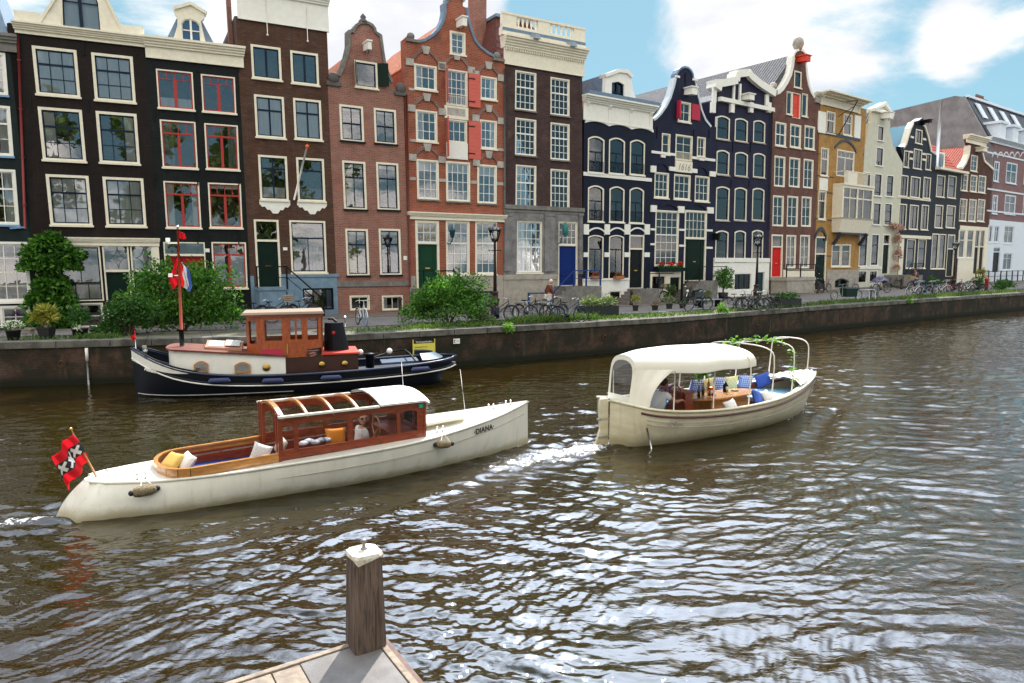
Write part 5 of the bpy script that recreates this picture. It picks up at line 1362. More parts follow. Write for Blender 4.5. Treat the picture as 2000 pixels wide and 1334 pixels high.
for px_,py_ in ((120,705),(735,690),(1010,668),(1180,655),(1330,643),(1480,634),(1640,618)):
 d_ = raydir(px_,py_); best = None
 for a,b in zip(QP,QP[1:]):
  A = Vector((*a,0)); B_ = Vector((*b,0)); n = Vector(((B_ - A).y,-(B_ - A).x,0)).normalized(); t_ = (A - CAM).dot(n) / d_.dot(n); p = CAM + d_ * t_; s_ = (p - A).dot(B_ - A) / (B_ - A).length_squared
  if 0 <= s_ <= 1: best = (p + n * .03,n)
 p,n = best; e = Vector((-n.y,n.x,0)); MB().tube([p + e * .1 * math.cos(q) + Vector((0,0,.1 * math.sin(q) - .1)) + n * .03 for q in np.linspace(0,6.283,15)[:-1]],.014,5,closed=True).sphere(tuple(p),.035).build('mooring_ring',mat('rust_iron',(.10,.045,.025),.8),qw)
# ---- water: one displaced sheet
def wave_h(x,y,step,detail=True):
 r = np.random.default_rng(11)
 h = np.zeros_like(x)
 calm = 0.5 + 0.5 * np.sin(x * .31 + 1.3 * np.sin(y * .17 + .5)) * np.sin(y * .23 + 1.1 * np.sin(x * .19))
 near = np.clip((x - 1.0 - (y - 5) * .1) / 4,0,1) * np.clip((9.5 - y) / 4,0,1)      # smooth, longer undulations at the near right
 wx = x + .35 * np.sin(y * .9 + .3 * x) + .2 * np.sin(x * 1.7 - y * .8); wy = y + .3 * np.sin(x * .8 - .2 * y + 2) + .15 * np.sin(y * 1.9 + x)
 for i in range(80):
  lam = 0.12 * (12 ** (r.random() ** 1.35)); a = float(np.clip(r.normal(0,.6),-.85,.85)) + (-1.30 if i % 3 else -1.75)
  kk = 2 * math.pi / lam; ph = r.random() * 6.283
  sl = .019 if lam > .6 else .038
  env = .45 + .55 * np.sin(x * (.25 + r.random() * .9) + y * (.3 + r.random() * .8) + r.random() * 6)
  amp = sl / kk * env * (.45 + .85 * calm) * (1 - near * (.7 if lam < .45 else .0))
  amp = amp * np.clip((lam / step - 1.7) / 1.6,0,1)
  h += amp * np.sin(kk * (math.cos(a) * wx + math.sin(a) * wy) + ph)
 for (l_,a_,p_) in ((2.3,-1.1,.4),(1.6,-2.0,2.2),(1.2,-.7,4.1),(.9,-1.6,1.0)): h += near * .034 * l_ / 6.283 * np.sin((math.cos(a_) * wx + math.sin(a_) * wy) * 6.283 / l_ + p_)
 h *= 1 + .45 * np.clip((x - 1) / 5,0,1) * np.clip((y - 8) / 5,0,1)
 for (sx,sy,hd,L,am) in ((-6.9,11.1,31.6,8.8,1.0),(2.3,15.6,33.0,7.0,1.3)):
  c,s_ = math.cos(R(hd)),math.sin(R(hd))
  u = (x - sx) * c + (y - sy) * s_; v = -(x - sx) * s_ + (y - sy) * c
  for side in (-1,1):
   d = L - u; w = side * v
   e = np.exp(-((w - .36 * d - .8) / (.5 + .10 * np.abs(d))) ** 2) * (d > -.5) * np.exp(-np.clip(d,0,None) / 8)
   h += am * .028 * e * np.sin((w * .80 - d * .42) * 2 * math.pi / .75) * np.clip((.75 / step - 2) / 3,0,1)
  e2 = np.exp(-(v / .9) ** 2) * (u < 0) * np.exp(u / 4.0)
  h += am * .02 * e2 * (np.sin(u * 9 + 3 * np.sin(v * 5)) + np.sin(v * 14 + u * 6)) * np.clip((.4 / step - 1) / 3,0,1)
 return h
ys = [2.0]
while ys[-1] < 75: ys.append(ys[-1] * 1.0036)
ys = np.array(ys); kk = np.linspace(-1.15,1.15,1000)
YY = np.repeat(ys[:,None],len(kk),1); XX = YY * kk[None,:]
H = wave_h(XX,YY,YY * .0036)
nv = XX.size; co = np.empty((nv,3)); co[:,0] = XX.ravel(); co[:,1] = YY.ravel(); co[:,2] = H.ravel()
nr,nc = XX.shape; idx = np.arange(nv).reshape(nr,nc)
qf = np.stack([idx[:-1,:-1],idx[:-1,1:],idx[1:,1:],idx[1:,:-1]],-1).reshape(-1,4)
me = bpy.data.meshes.new('water'); me.vertices.add(nv); me.vertices.foreach_set('co',co.ravel())
me.loops.add(qf.size); me.loops.foreach_set('vertex_index',qf.ravel().astype(np.int32))
me.polygons.add(len(qf)); me.polygons.foreach_set('loop_start',np.arange(0,qf.size,4,dtype=np.int32)); me.polygons.foreach_set('loop_total',np.full(len(qf),4,np.int32))
me.polygons.foreach_set('use_smooth',np.ones(len(qf),bool)); me.update(calc_edges=True)
at = me.attributes.new('foam','FLOAT','POINT')
def seg(x,y,ax,ay,bx,by):
 t = np.clip(((x - ax) * (bx - ax) + (y - ay) * (by - ay)) / ((bx - ax) ** 2 + (by - ay) ** 2),0,1)
 return np.hypot(x - ax - t * (bx - ax),y - ay - t * (by - ay)),t
x,y = co[:,0],co[:,1]
d1,t1 = seg(x,y,2.1,15.5,-.2,13.9); f1 = np.exp(-(d1 / (.30 + .75 * t1)) ** 2) * (1 - .5 * t1)
d2,t2 = seg(x,y,-7.2,10.9,-10.5,9.4); f2 = np.exp(-(d2 / (.18 + .4 * t2)) ** 2) * (.8 - .5 * t2)
d3,_ = seg(x,y,.35,15.85,.1,15.3); f3 = .7 * np.exp(-(d3 / .22) ** 2)
d4,_ = seg(x,y,7.9,19.2,7.0,18.0); f4 = .6 * np.exp(-(d4 / .22) ** 2)
foam = np.clip(np.maximum.reduce([f1,f2,f3,f4]),0,1)
at.data.foreach_set('value',foam.astype(np.float32))
def watermat():
 m = bpy.data.materials.new('canal_water'); m.use_nodes = True
 t = NT(m.node_tree); b = t.n['Principled BSDF']
 tc = t.new('ShaderNodeTexCoord'); v = tc.outputs['Object']
 fo = t.new('ShaderNodeAttribute',attribute_name='foam').outputs['Fac']
 n0 = t.new('ShaderNodeTexNoise',i_Vector=v,i_Scale=.22,i_Detail=4.0)
 c = t.mix(t.smooth(n0.outputs[0],.35,.65),(.015,.0085,.0010,1),(.016,.0118,.0018,1))
 n1 = t.new('ShaderNodeTexNoise',i_Vector=v,i_Scale=9.0,i_Detail=6.0,i_Roughness=.75,i_Distortion=.8)
 fm = t.smooth(t.math('ADD',n1.outputs[0],t.math('MULTIPLY',fo,.36)),.74,.86)
 c = t.mix(fm,c,(.70,.72,.72,1)); t.put(b.inputs['Base Color'],c)
 t.put(b.inputs['Roughness'],t.math('MULTIPLY_ADD',fm,.5,.025))
 b.inputs['IOR'].default_value = 1.58; b.inputs['Specular IOR Level'].default_value = .5
 mp = t.new('ShaderNodeMapping',i_Vector=v); mp.inputs['Rotation'].default_value = (0,0,R(-14)); mp.inputs['Scale'].default_value = (1,2.1,1)
 a = t.new('ShaderNodeTexNoise',i_Vector=mp.outputs[0],i_Scale=5.0,i_Detail=2.0,i_Roughness=.5,i_Distortion=.6)
 d = t.new('ShaderNodeTexNoise',i_Vector=v,i_Scale=22.0,i_Detail=2.0,i_Roughness=.5)
 calm = t.new('ShaderNodeTexNoise',i_Vector=v,i_Scale=.35,i_Detail=2.0)
 hgt = t.math('ADD',t.math('MULTIPLY',a.outputs[0],.0095),t.math('MULTIPLY',d.outputs[0],t.math('MULTIPLY_ADD',fo,.030,.0017)))
 bp = t.new('ShaderNodeBump',i_Height=hgt); bp.inputs['Distance'].default_value = 1.0
 t.put(bp.inputs['Strength'],t.smooth(calm.outputs[0],.3,.7,.6,1.1))
 t.l.new(bp.outputs[0],b.inputs['Normal'])
 return m
me.materials.append(watermat())
wo = bpy.data.objects.new('water',me); COL.objects.link(wo); tag(wo,kind='structure')
mb = MB(); mb.add([(-300,-60,-.5),(300,-60,-.5),(300,260,-.5),(-300,260,-.5)],[(0,1,2,3)])
mb.build('canal_bed',mat('canal_bed_mud',(.03,.022,.008),.3,spec=.5),kind='structure')
# ---- jetty and mooring post
ZJ = .8
jt = thing('jetty','weathered plank jetty corner with a grey deck plate in the foreground','jetty',(0,0,0))
C0 = Vector((-1.12,5.80)); Ldir = (Vector((-2.17,5.11)) - Vector((-1.29,5.73))).normalized(); Rdir = (Vector((-.75,5.11)) - Vector((-1.06,5.62))).normalized()
C0 = Vector((-1.17,5.80))
def jp(a,b): p = C0 + Ldir * a + Rdir * b; return (p.x,p.y)
def slab(name,a0,a1,b0,b1,m,z0=ZJ - .05,z1=ZJ,**k):
 mb = MB(); q = [jp(a0,b0),jp(a0,b1),jp(a1,b1),jp(a1,b0)]
 ar = sum(q[i - 1][0] * q[i][1] - q[i][0] * q[i - 1][1] for i in range(4))
 if ar < 0: q = q[::-1]
 mb.hexa([(*p,z0) for p in q],[(*p,z1) for p in q]); return mb.build(name,m,jt,bevel=.006,**k)
plank = wood('bleached_plank',(.30,.235,.175),(.16,.125,.095),.85,(3,3,3),0,4)
slab('deck_plate',.03,.66,.06,4.2,mat('grey_plate',(.19,.175,.165),.65,var=.4,vscale=3,bump=.2,bscale=60))
for k in range(9): slab('plank',.665 + k * .225,.665 + k * .225 + .215,.06,4.2,plank,ZJ - .055,ZJ - .004 + .003 * (k % 2))
slab('edge_board',-.04,3.0,.0,.055,plank,ZJ - .16,ZJ + .012); slab('edge_board',-.03,.025,.06,4.2,plank,ZJ - .16,ZJ + .012); slab('edge_board',-.09,-.035,.0,4.2,wood('dark_plank',(.16,.10,.07),(.10,.06,.045),.8,(3,3,3),0,4),ZJ - .2,ZJ - .02)
slab('jetty_beam',.05,2.8,.25,.45,plank,ZJ - .4,ZJ - .06)
slab('jetty_pile',.2,.4,.3,.5,plank,-1.0,ZJ - .41)
pp = thing('mooring_post','square brown timber mooring post with a white weathered cap on the jetty corner','mooring post',(-1.215,5.66,0),R(31))
pw = wood('brown_pile_wood',(.15,.10,.075),(.035,.024,.018),.85,(9,9,.6),0,5)
ztop = 0
d_ = raydir(708,1062); ztop = CAMH + d_.z * (5.78 / d_.y)
pb = MB(); w0,w1 = .136,.117
sq = lambda w,z,c=.02: [(-w + c,-w,z),(w - c,-w,z),(w,-w + c,z),(w,w - c,z),(w - c,w,z),(-w + c,w,z),(-w,w - c,z),(-w,-w + c,z)]
R_ = [sq(w0,-1.0),sq(w0,ZJ),sq((w0 + w1) / 2,(ZJ + ztop) / 2),sq(w1,ztop - .035)]
vs = [p for r in R_ for p in r]; fs = [(i * 8 + j,i * 8 + (j + 1) % 8,(i + 1) * 8 + (j + 1) % 8,(i + 1) * 8 + j) for i in range(3) for j in range(8)] + [tuple(range(7,-1,-1)),tuple(24 + j for j in range(8))]
pb.add(vs,fs); pb.build('post',pw,pp)
cb_ = MB(); cw = w1 + .012
Rr = [sq(cw - .002,ztop - .085,.035),sq(cw + .004,ztop - .03,.04),sq(cw - .005,ztop - .008,.045),sq(cw - .03,ztop + .004,.05)]
vs = [p for r in Rr for p in r]
for i in range(8): vs[i] = (vs[i][0],vs[i][1],vs[i][2] + [.0,.045,.02,.05,.01,.04,.03,.05][i])
fs = [(i * 8 + j,i * 8 + (j + 1) % 8,(i + 1) * 8 + (j + 1) % 8,(i + 1) * 8 + j) for i in range(3) for j in range(8)] + [tuple(24 + j for j in range(8))]
cb_.add(vs,fs); cb_.build('cap',mat('peeling_white',(.74,.71,.64),.6,col2=(.36,.30,.22),vscale=9,bump=.6,bscale=30),pp)
MB().lathe([(.028,ztop),(.028,ztop + .01),(.014,ztop + .015),(.012,ztop + .06),(.028,ztop + .065),(.028,ztop + .08),(.01,ztop + .09)],(0,0,0),10).build('bolt',mat('rusty_bolt',(.3,.27,.25),.4,.6,var=.4),pp)
# trees on the near bank, behind the viewpoint: they stand in the window reflections
# ---------------------------------------------------------------- boats
def frame(o,hd,z=0.0): return (o[0],o[1],z),R(hd)
class Hull:
 def __init__(s,st,a=.75,c=.9,zk=-.35):
  s.st = st; s.pw = 1.0; s.a = a; s.c = c; s.zk = zk
  s.xs = [q[0] for q in st]
 def it(s,x,k): return float(np.interp(x,s.xs,[q[k] for q in s.st]))
 def b(s,x): return s.it(x,2) * (1 - s.it(x,4))
 def z(s,x): return s.it(x,3)
 def side(s,i,sv,side):
  xt,xk,b,zs,tum = s.st[i]
  ph = sv * math.pi / 2
  y = b * math.sin(ph) ** s.a * (1 - tum * sv ** 2.5); z = s.zk + (zs - s.zk) * (1 - math.cos(ph)) ** s.c
  f = max(0.0,min(1.0,(z - s.zk) / (zs - s.zk))) ** (s.pw if i < len(s.st) * .3 else 1)
  return (xk + (xt - xk) * f,side * y,z)
 def mesh(s,n=14,inner=0.0,colf=None):
  m = MB(); m.smooth = True; vs = []; k = 2 * n + 1
  for i in range(len(s.st)):
   row = [s.side(i,1 - j / n,-1) for j in range(n)] + [s.side(i,0,1)] + [s.side(i,(j + 1) / n,1) for j in range(n)]
   vs += row
  fs = [(i * k + j,i * k + j + 1,(i + 1) * k + j + 1,(i + 1) * k + j) for i in range(len(s.st) - 1) for j in range(k - 1)]
  m.add(vs,[f for f in fs])
  m.smooth = False
  return m
 def deck(s,hole=None,inset=.0,camber=.05,dz=0.0,x0=None,x1=None,th=.03):
  x0 = s.xs[0] if x0 is None else x0; x1 = s.xs[-1] if x1 is None else x1
  X = np.linspace(x0 + .01,x1 - .01,44)
  ring = [(x,-max(s.b(x) - inset,.004)) for x in X] + [(x,max(s.b(x) - inset,.004)) for x in X[::-1]]
  m = MB(); m.poly(ring,1,0,[hole] if hole else [])
  out = []
  for vx,vy,vz in m.v:
   b = max(s.b(vx),.01)
   out.append((vx,vz,s.z(vx) + camber * max(0,1 - (vz / b) ** 2) + dz - (th if vy < .5 else 0)))
  m.v = out; m.f = [f[::-1] for f in m.f]
  return m
 def rail(s,r,dz=0.0,x0=None,x1=None,out=.0,sides=(-1,1),drop=0.0):
  m = MB(); x0 = s.xs[0] if x0 is None else x0; x1 = s.xs[-1] if x1 is None else x1
  for sd in sides:
   P = []
   for x in np.linspace(x0,x1,40):
    P.append((x,sd * (s.b(x) + out),s.z(x) + dz))
   m.tube(P,r,6)
  return m
def dense(st,n=40):
 xs = [q[0] for q in st]; X = np.linspace(xs[0],xs[-1],n)
 def sm(k):
  y = [q[k] for q in st]; v = []
  for x in X:   # monotone-ish cubic through the stations
   i = min(max(np.searchsorted(xs,x) - 1,0),len(xs) - 2)
   h_ = xs[i + 1] - xs[i]; t = (x - xs[i]) / h_
   def dd(j):
    if j == 0: return (y[1] - y[0]) / (xs[1] - xs[0])
    if j == len(xs) - 1: return (y[-1] - y[-2]) / (xs[-1] - xs[-2])
    return (y[j + 1] - y[j - 1]) / (xs[j + 1] - xs[j - 1])
   m0,m1 = dd(i) * h_,dd(i + 1) * h_
   v.append((2 * t ** 3 - 3 * t * t + 1) * y[i] + (t ** 3 - 2 * t * t + t) * m0 + (-2 * t ** 3 + 3 * t * t) * y[i + 1] + (t ** 3 - t * t) * m1)
  return v
 c = [sm(k) for k in range(5)]
 return [(X[i],c[1][i],max(c[2][i],.004),c[3][i],max(c[4][i],0)) for i in range(n)]
def pillow(name,loc,size,m,rot=(0,0,0),parent=None,label=None,cat='cushion',group=None):
 w,h_,t_ = size; mb = MB(); mb.smooth = True; n = 10; vs = []
 for s_ in (1,-1):
  for i in range(n + 1):
   for j in range(n + 1):
    u,v = i / n * 2 - 1,j / n * 2 - 1
    e = max(0.0,(1 - u ** 4) * (1 - v ** 4)) ** .5
    pin = 1 - .10 * (1 - abs(u) ** 2) * (abs(v) ** 6) ; pin2 = 1 - .10 * (1 - abs(v) ** 2) * (abs(u) ** 6)
    vs.append((u * w / 2 * pin2,s_ * t_ / 2 * e,v * h_ / 2 * pin))
 k = (n + 1) ** 2
 for i in range(n):
  for j in range(n):
   a = i * (n + 1) + j; q = (a,a + 1,a + n + 2,a + n + 1)
   mb.f.append(list(q)); mb.f.append([x + k for x in q[::-1]]); mb.m += [0,0]; mb.sm += [True,True]
 mb.v = vs
 o = mb.build(name,m,parent); o.location = loc; o.rotation_euler = rot
 if label: tag(o,label,cat,group)
 return o
def world(root,p):
 M = Matrix.Translation(root.location) @ Matrix.Rotation(root.rotation_euler.z,4,'Z'); return M @ Vector(p)
def checkmat(name,c1,c2,sc=22,rot=45):
 m = bpy.data.materials.new(name); m.use_nodes = True; t = NT(m.node_tree); b = t.n['Principled BSDF']; b.inputs['Roughness'].default_value = .9
 tc = t.new('ShaderNodeTexCoord'); mp = t.new('ShaderNodeMapping',i_Vector=tc.outputs['Object']); mp.inputs['Rotation'].default_value = (0,R(rot),0); mp.inputs['Location'].default_value = (.013,.5,.013)
 ck = t.new('ShaderNodeTexChecker',i_Vector=mp.outputs[0],i_Scale=sc); ck.inputs[1].default_value = (*c1,1); ck.inputs[2].default_value = (*c2,1)
 t.l.new(ck.outputs[0],b.inputs['Base Color']); return m
mahog = wood('mahogany',(.27,.048,.012),(.14,.022,.007),.35,(2,8,8),.2)
honey = wood('honey_varnish',(.50,.24,.07),(.36,.15,.04),.25,(2,8,8),.6)
boatwhite = mat('boat_white',(.74,.71,.62),.35,var=.12,vscale=2.5,stretch=(1,1,.3),coat=.3)
hullcream = mat('hull_cream',(.72,.67,.50),.4,col2=(.58,.50,.34),vscale=1.2,stretch=(1,1,3),coat=.2)
chrome = mat('chrome',(.7,.7,.68),.2,1.0)
def stain(m,lo=.05,hi=.30,col=(.36,.29,.15)):
 t = NT(m.node_tree); b = t.n['Principled BSDF']; src = b.inputs['Base Color'].links[0].from_socket; tc = t.new('ShaderNodeTexCoord'); sp = t.new('ShaderNodeSeparateXYZ'); t.l.new(tc.outputs['Object'],sp.inputs[0])
 n = t.new('ShaderNodeTexNoise',i_Vector=tc.outputs['Object'],i_Scale=3.0,i_Detail=8.0,i_Roughness=.7); mp = t.new('ShaderNodeMapping',i_Vector=tc.outputs['Object']); mp.inputs['Scale'].default_value = (6,6,.5); n2 = t.new('ShaderNodeTexNoise',i_Vector=mp.outputs[0],i_Scale=1.5,i_Detail=6.0)
 f = t.smooth(t.math('ADD',sp.outputs[2],t.math('MULTIPLY',n.outputs[0],-.30)),lo - .15,hi - .15,.75,0.0); c = t.mix(f,src,(*col,1)); c = t.mix(t.smooth(n2.outputs[0],.56,.74,0,.30),c,(.40,.33,.20,1)); t.put(b.inputs['Base Color'],c)
stain(boatwhite,.02,.20); stain(hullcream)
ropem = mat('rope',(.38,.30,.18),.9,col2=(.07,.05,.03),vscale=60,bump=1.0,bscale=60)
bluefab = mat('blue_fabric',(.06,.12,.46),.9,var=.2)
yellowfab = mat('mustard_fabric',(.62,.40,.10),.9,var=.2)
whitefab = mat('white_fabric',(.78,.76,.72),.9,var=.12)
blackrub = mat('black_rubber',(.02,.02,.022),.6)
textm = mat('black_lettering',(.02,.02,.02),.5)
# ------------------------------------------------ A: white launch
LA = thing('saloon_launch','long white saloon launch with a varnished mahogany cabin moving along the canal','boat',(-7.197,10.92,0),R(31.56))
HA = Hull(dense([(.42,-.02,.03,.53,0),(.62,.22,.62,.52,.45),(1.05,.9,.82,.51,.36),(1.6,1.55,.95,.50,.28),(2.4,2.4,1.02,.52,.16),(3.4,3.4,1.05,.56,.07),(4.6,4.6,1.05,.59,.02),(5.8,5.8,.96,.63,0),(6.8,6.8,.76,.70,0),(7.8,7.8,.46,.79,0),(8.5,8.5,.17,.88,0),(8.84,8.86,.012,.93,0)]),.62,.95,-.3)
HA.pw = 2.3; HA.mesh().build('hull',boatwhite,LA)
def rr(x0,x1,y,aft=.5,n=8):
 """opening: rounded at the aft end"""
 return [(x1,-y),(x1,y)] + [(x0 + aft - aft * math.sin(t * math.pi / n),y * math.cos(t * math.pi / n)) for t in range(n + 1)]
holeA = rr(1.48,6.0,.70,.42)
HA.deck(holeA,0,.06).build('deck',boatwhite,LA)
HA.rail(.028,.0,.5,8.84,.004).build('rub_rail',boatwhite,LA)
HA.rail(.007,-.22,1.2,8.7,.004).build('hull_seam',mat('seam_grey',(.45,.42,.36),.7),LA)  # hull seam drawn as a thin grey line
# cockpit shell
def wallring(ring,z0f,z1f,t,m=None,closed=True):
 mb = MB(); n = len(ring)
 for i in range(n if closed else n - 1):
  a,b = ring[i],ring[(i + 1) % n]
  d = math.hypot(b[0] - a[0],b[1] - a[1])
  if d < 1e-6: continue
  nx,ny = (b[1] - a[1]) / d * t,-(b[0] - a[0]) / d * t
  mb.hexa([(a[0],a[1],z0f(a[0])),(b[0],b[1],z0f(b[0])),(b[0] + nx,b[1] + ny,z0f(b[0])),(a[0] + nx,a[1] + ny,z0f(a[0]))],[(a[0],a[1],z1f(a[0])),(b[0],b[1],z1f(b[0])),(b[0] + nx,b[1] + ny,z1f(b[0])),(a[0] + nx,a[1] + ny,z1f(a[0]))])
 return mb
wallring(holeA,lambda x: .12,lambda x: HA.z(x) + .05,.02).build('cockpit_lining',mahog,LA)
co_ring = rr(1.46,3.34,.73,.44)
cm_ = wallring(co_ring[1:] + [(3.34,-.73)],lambda x: HA.z(x) + .02,lambda x: HA.z(x) + .14,.035,closed=False)
cm_.build('coaming',honey,LA)
mb = MB()
for a,b in zip(co_ring[1:],co_ring[2:] + [(3.34,-.73)]): mb.bar((*a,HA.z(a[0]) + .15),(*b,HA.z(b[0]) + .15),.07,.03)
mb.build('coaming_cap',honey,LA)
MB().poly([(p[0],p[1]) for p in holeA],0,.02)
fl_ = MB(); fl_.box(1.8,5.95,-.66,.66,-.08,-.05); fl_.build('sole',wood('teak_sole',(.28,.16,.08),(.2,.11,.05),.6),LA)
bn = MB(); bn.box(1.75,5.2,.36,.68,-.05,.30); bn.box(1.75,3.3,-.68,-.36,-.05,.30); bn.box(1.55,2.0,-.5,.5,-.05,.30); bn.build('bench',mahog,LA)
bc = MB(); bc.box(1.8,5.2,.36,.67,.302,.38); bc.box(1.8,3.25,-.67,-.36,.302,.38); bc.build('bench_cushion',mat('royal_blue_seat',(.008,.025,.13),.8),LA)
# cabin
cabin = MB()
def zc0(x): return HA.z(x) + .04
NW = [(3.37,3.56,.755,1.18),(3.64,4.52,.75,1.22),(4.61,5.46,.775,1.22),(5.53,5.87,.80,1.21)]
def cside(y,t):
 m = MB(); hs = []
 for a,b,c,d in NW: hs.append([(a,c),(b,c + .01),(b,d - .04)] + [(b + (a - b) * q / 6,d - .04 + .04 * math.sin(q * math.pi / 6)) for q in range(1,6)] + [(a,d - .04)])
 m.poly([(3.30,.60),(6.02,.66),(6.06,1.34),(3.29,1.335)],y,y + t,hs); return m
cside(-.76,.035).build('cabin_side',mahog,LA); cside(.725,.035).build('cabin_side',mahog,LA)
for sy in (-.742,.742):
 MB().poly([(3.34,.70),(5.98,.72),(5.98,1.28),(3.34,1.28)],sy,sy + .004).build('cabin_glass',glass_clear,LA)
def roofarc(y): return 1.345 + .14 * (1 - (y / .78) ** 2)
for xb in (3.32,3.78,4.24,4.70):
 rb = MB()
 w = .085 if xb < 3.4 else .045
 P = [(-.78 + 1.56 * q / 12) for q in range(13)]
 for a,b in zip(P,P[1:]): rb.hexa([(xb,a,roofarc(a) - .05),(xb + w,a,roofarc(a) - .05),(xb + w,b,roofarc(b) - .05),(xb,b,roofarc(b) - .05)],[(xb,a,roofarc(a)),(xb + w,a,roofarc(a)),(xb + w,b,roofarc(b)),(xb,b,roofarc(b))])
 rb.build('roof_beam',honey,LA)
m = MB()
for sy in (-1,1): m.box(3.29,5.1,sy * .80 - .04,sy * .80 + .04,1.335,1.37)
m.build('roof_edge',boatwhite,LA)
rf = MB(); rf.smooth = True; P = [(-.84 + 1.68 * q / 16) for q in range(17)]; vs = []
def ra(y): return 1.355 + .14 * (1 - (y / .84) ** 2)
for dz,rev in ((.03,0),(0,1)):
 for x_ in (5.12,5.6,5.98,6.10): vs += [(x_ + (0 if x_ > 5.2 else 0),y_,ra(y_) + dz - (.03 if x_ > 6.05 else 0)) for y_ in P]
k = 17
for i in range(3):
 for j in range(16):
  a = i * k + j; rf.f += [[a,a + k,a + k + 1,a + 1]]; rf.f += [[4 * k + a,4 * k + a + 1,4 * k + a + k + 1,4 * k + a + k]]; rf.m += [0,0]; rf.sm += [True,True]
rf.v = vs; rf.smooth = False
rf.build('roof',mat('bright_white_roof',(.84,.83,.80),.5),LA)
fp_ = MB()
for yy in (-.74,-.28,.28,.72): fp_.box(6.0,6.05,yy - .03,yy + .03,.66,1.36 + (.07 if abs(yy) < .5 else 0))
fp_.box(6.0,6.05,-.75,.75,.64,.80); fp_.build('windscreen_frame',mahog,LA)
MB().box(6.02,6.025,-.72,.72,.8,1.4).build('windscreen',glass_clear,LA)
for yy in (-.74,-.60,.45,.58,.72): MB().box(3.29,3.34,yy - .03,yy + .03,.1,1.38).build('door_post',mahog,LA)
ht = MB(); ht.hexa([(6.25,-.36,.76),(7.1,-.30,.80),(7.32,0,.83),(6.25,.36,.76)],[(6.25,-.36,.82),(7.1,-.30,.86),(7.32,0,.89),(6.25,.36,.82)])
ht.build('hatch',mat('hatch_canvas',(.74,.70,.58),.7),LA,bevel=.01)
for x_,y_ in ((6.35,-.62),(8.35,.1),(7.95,.16),(1.15,-.45),(.75,0)):
 z_ = HA.z(x_) + .04; MB().lathe([(.02,z_ - .02),(.015,z_ + .05),(.03,z_ + .08),(.01,z_ + .09)],(x_,y_,0),8).lathe([(.02,z_ - .02),(.015,z_ + .05),(.03,z_ + .08),(.01,z_ + .09)],(x_ + .12,y_,0),8).build('cleat',chrome,LA)
MB().tube([(7.35,.1,.85),(7.25,.12,1.75)],.008,5).build('aerial',chrome,LA); MB().tube([(6.15,.55,1.4),(6.12,.55,1.95)],.007,5).build('aerial',chrome,LA)
MB().box(5.9,5.98,-.80,-.765,1.24,1.31).build('navigation_light',mat('green_lens',(.02,.35,.22),.2),LA)
MB().tube([(4.95,-.1,.15),(5.35,-.1,.78)],.03,6).tube([(5.3 + .0 * math.cos(t),-.1 + .2 * math.sin(t),.82 + .2 * math.cos(t)) for t in np.linspace(0,6.283,17)[:-1]],.014,6,closed=True).build('steering_wheel',honey,LA)
MB().box(5.45,5.98,-.68,.68,.1,.74).build('dashboard',mahog,LA)
bx_ = HA.b(7.42); ang = math.atan2(HA.b(7.2) - HA.b(7.65),.45)
M = Matrix.Translation((7.42,-(bx_ + .012),.60)) @ Matrix.Rotation(ang,4,'Z') @ Matrix.Rotation(R(90),4,'X') @ Matrix.Rotation(R(3),4,'Z')
put_text('name_lettering','·DIANA·',.155,textm,LA,M,space=1.08,bold=.003)
flg = thing('flag','red and black flag with white saltire crosses on a varnished staff at the launch stern','flag',world(LA,(.60,0,.54)),R(31.56))
MB().tube([(0,0,0),(-.30,0,.80)],[.018,.012],8).build('staff',honey,flg); MB().lathe([(.0,.80),(.03,.81),(.02,.84),(.0,.85)],(-.305,0,0),8).build('staff_knob',mat('brass',(.55,.36,.10),.3,1.0),flg)
fb = MB(); fb.smooth = True; nu,nv_ = 22,16; vs = []
def flagpt(u,v,off=0.0):
 x_ = -.29 + .20 * v - .27 * u - .06 * v * u + .03 * math.sin(u * 11 + v * 3); z_ = .77 - .50 * v - (.40 * u ** 1.1) + .06 * u * (1 - v)
 y_ = -.07 * math.sin(u * 10 + v * 3.0) * min(1,u * 3) - .12 * u + .03 * math.sin(v * 7) * u - off
 return (x_,y_,z_)
for i in range(nu + 1):
 for j in range(nv_ + 1): vs.append(flagpt(i / nu,j / nv_))
fb.v = vs
def xf(i,j):
 v = (j + .5) / nv_; return 0 if not (.34 < v < .66) else 1
for i in range(nu):
 for j in range(nv_):
  a = i * (nv_ + 1) + j; fb.f.append([a,a + 1,a + nv_ + 2,a + nv_ + 1]); fb.m.append(xf(i,j)); fb.sm.append(True)
redflag = mat('flag_red',(.62,.012,.02),.8,transl=.35); blackflag = mat('flag_black',(.03,.03,.035),.8)
fc = fb.build('cloth',[redflag,blackflag],flg)
xm = MB()
for cu in (.2,.5,.8):
 for s_ in (-1,1):
  for off in (.006,-.006):
   P = []
   for q in range(7):
    t_ = -1 + 2 * q / 6; P.append((cu + t_ * .105,.5 + s_ * t_ * .13))
   row = []
   for (u_,v_) in P:
    row.append((flagpt(u_ - .026,v_ + s_ * .035,off),flagpt(u_ + .026,v_ - s_ * .035,off)))
   for q in range(6): xm.add([row[q][0],row[q + 1][0],row[q + 1][1],row[q][1]],[(0,1,2,3)])
xm.build('cross',whitefab,fc)
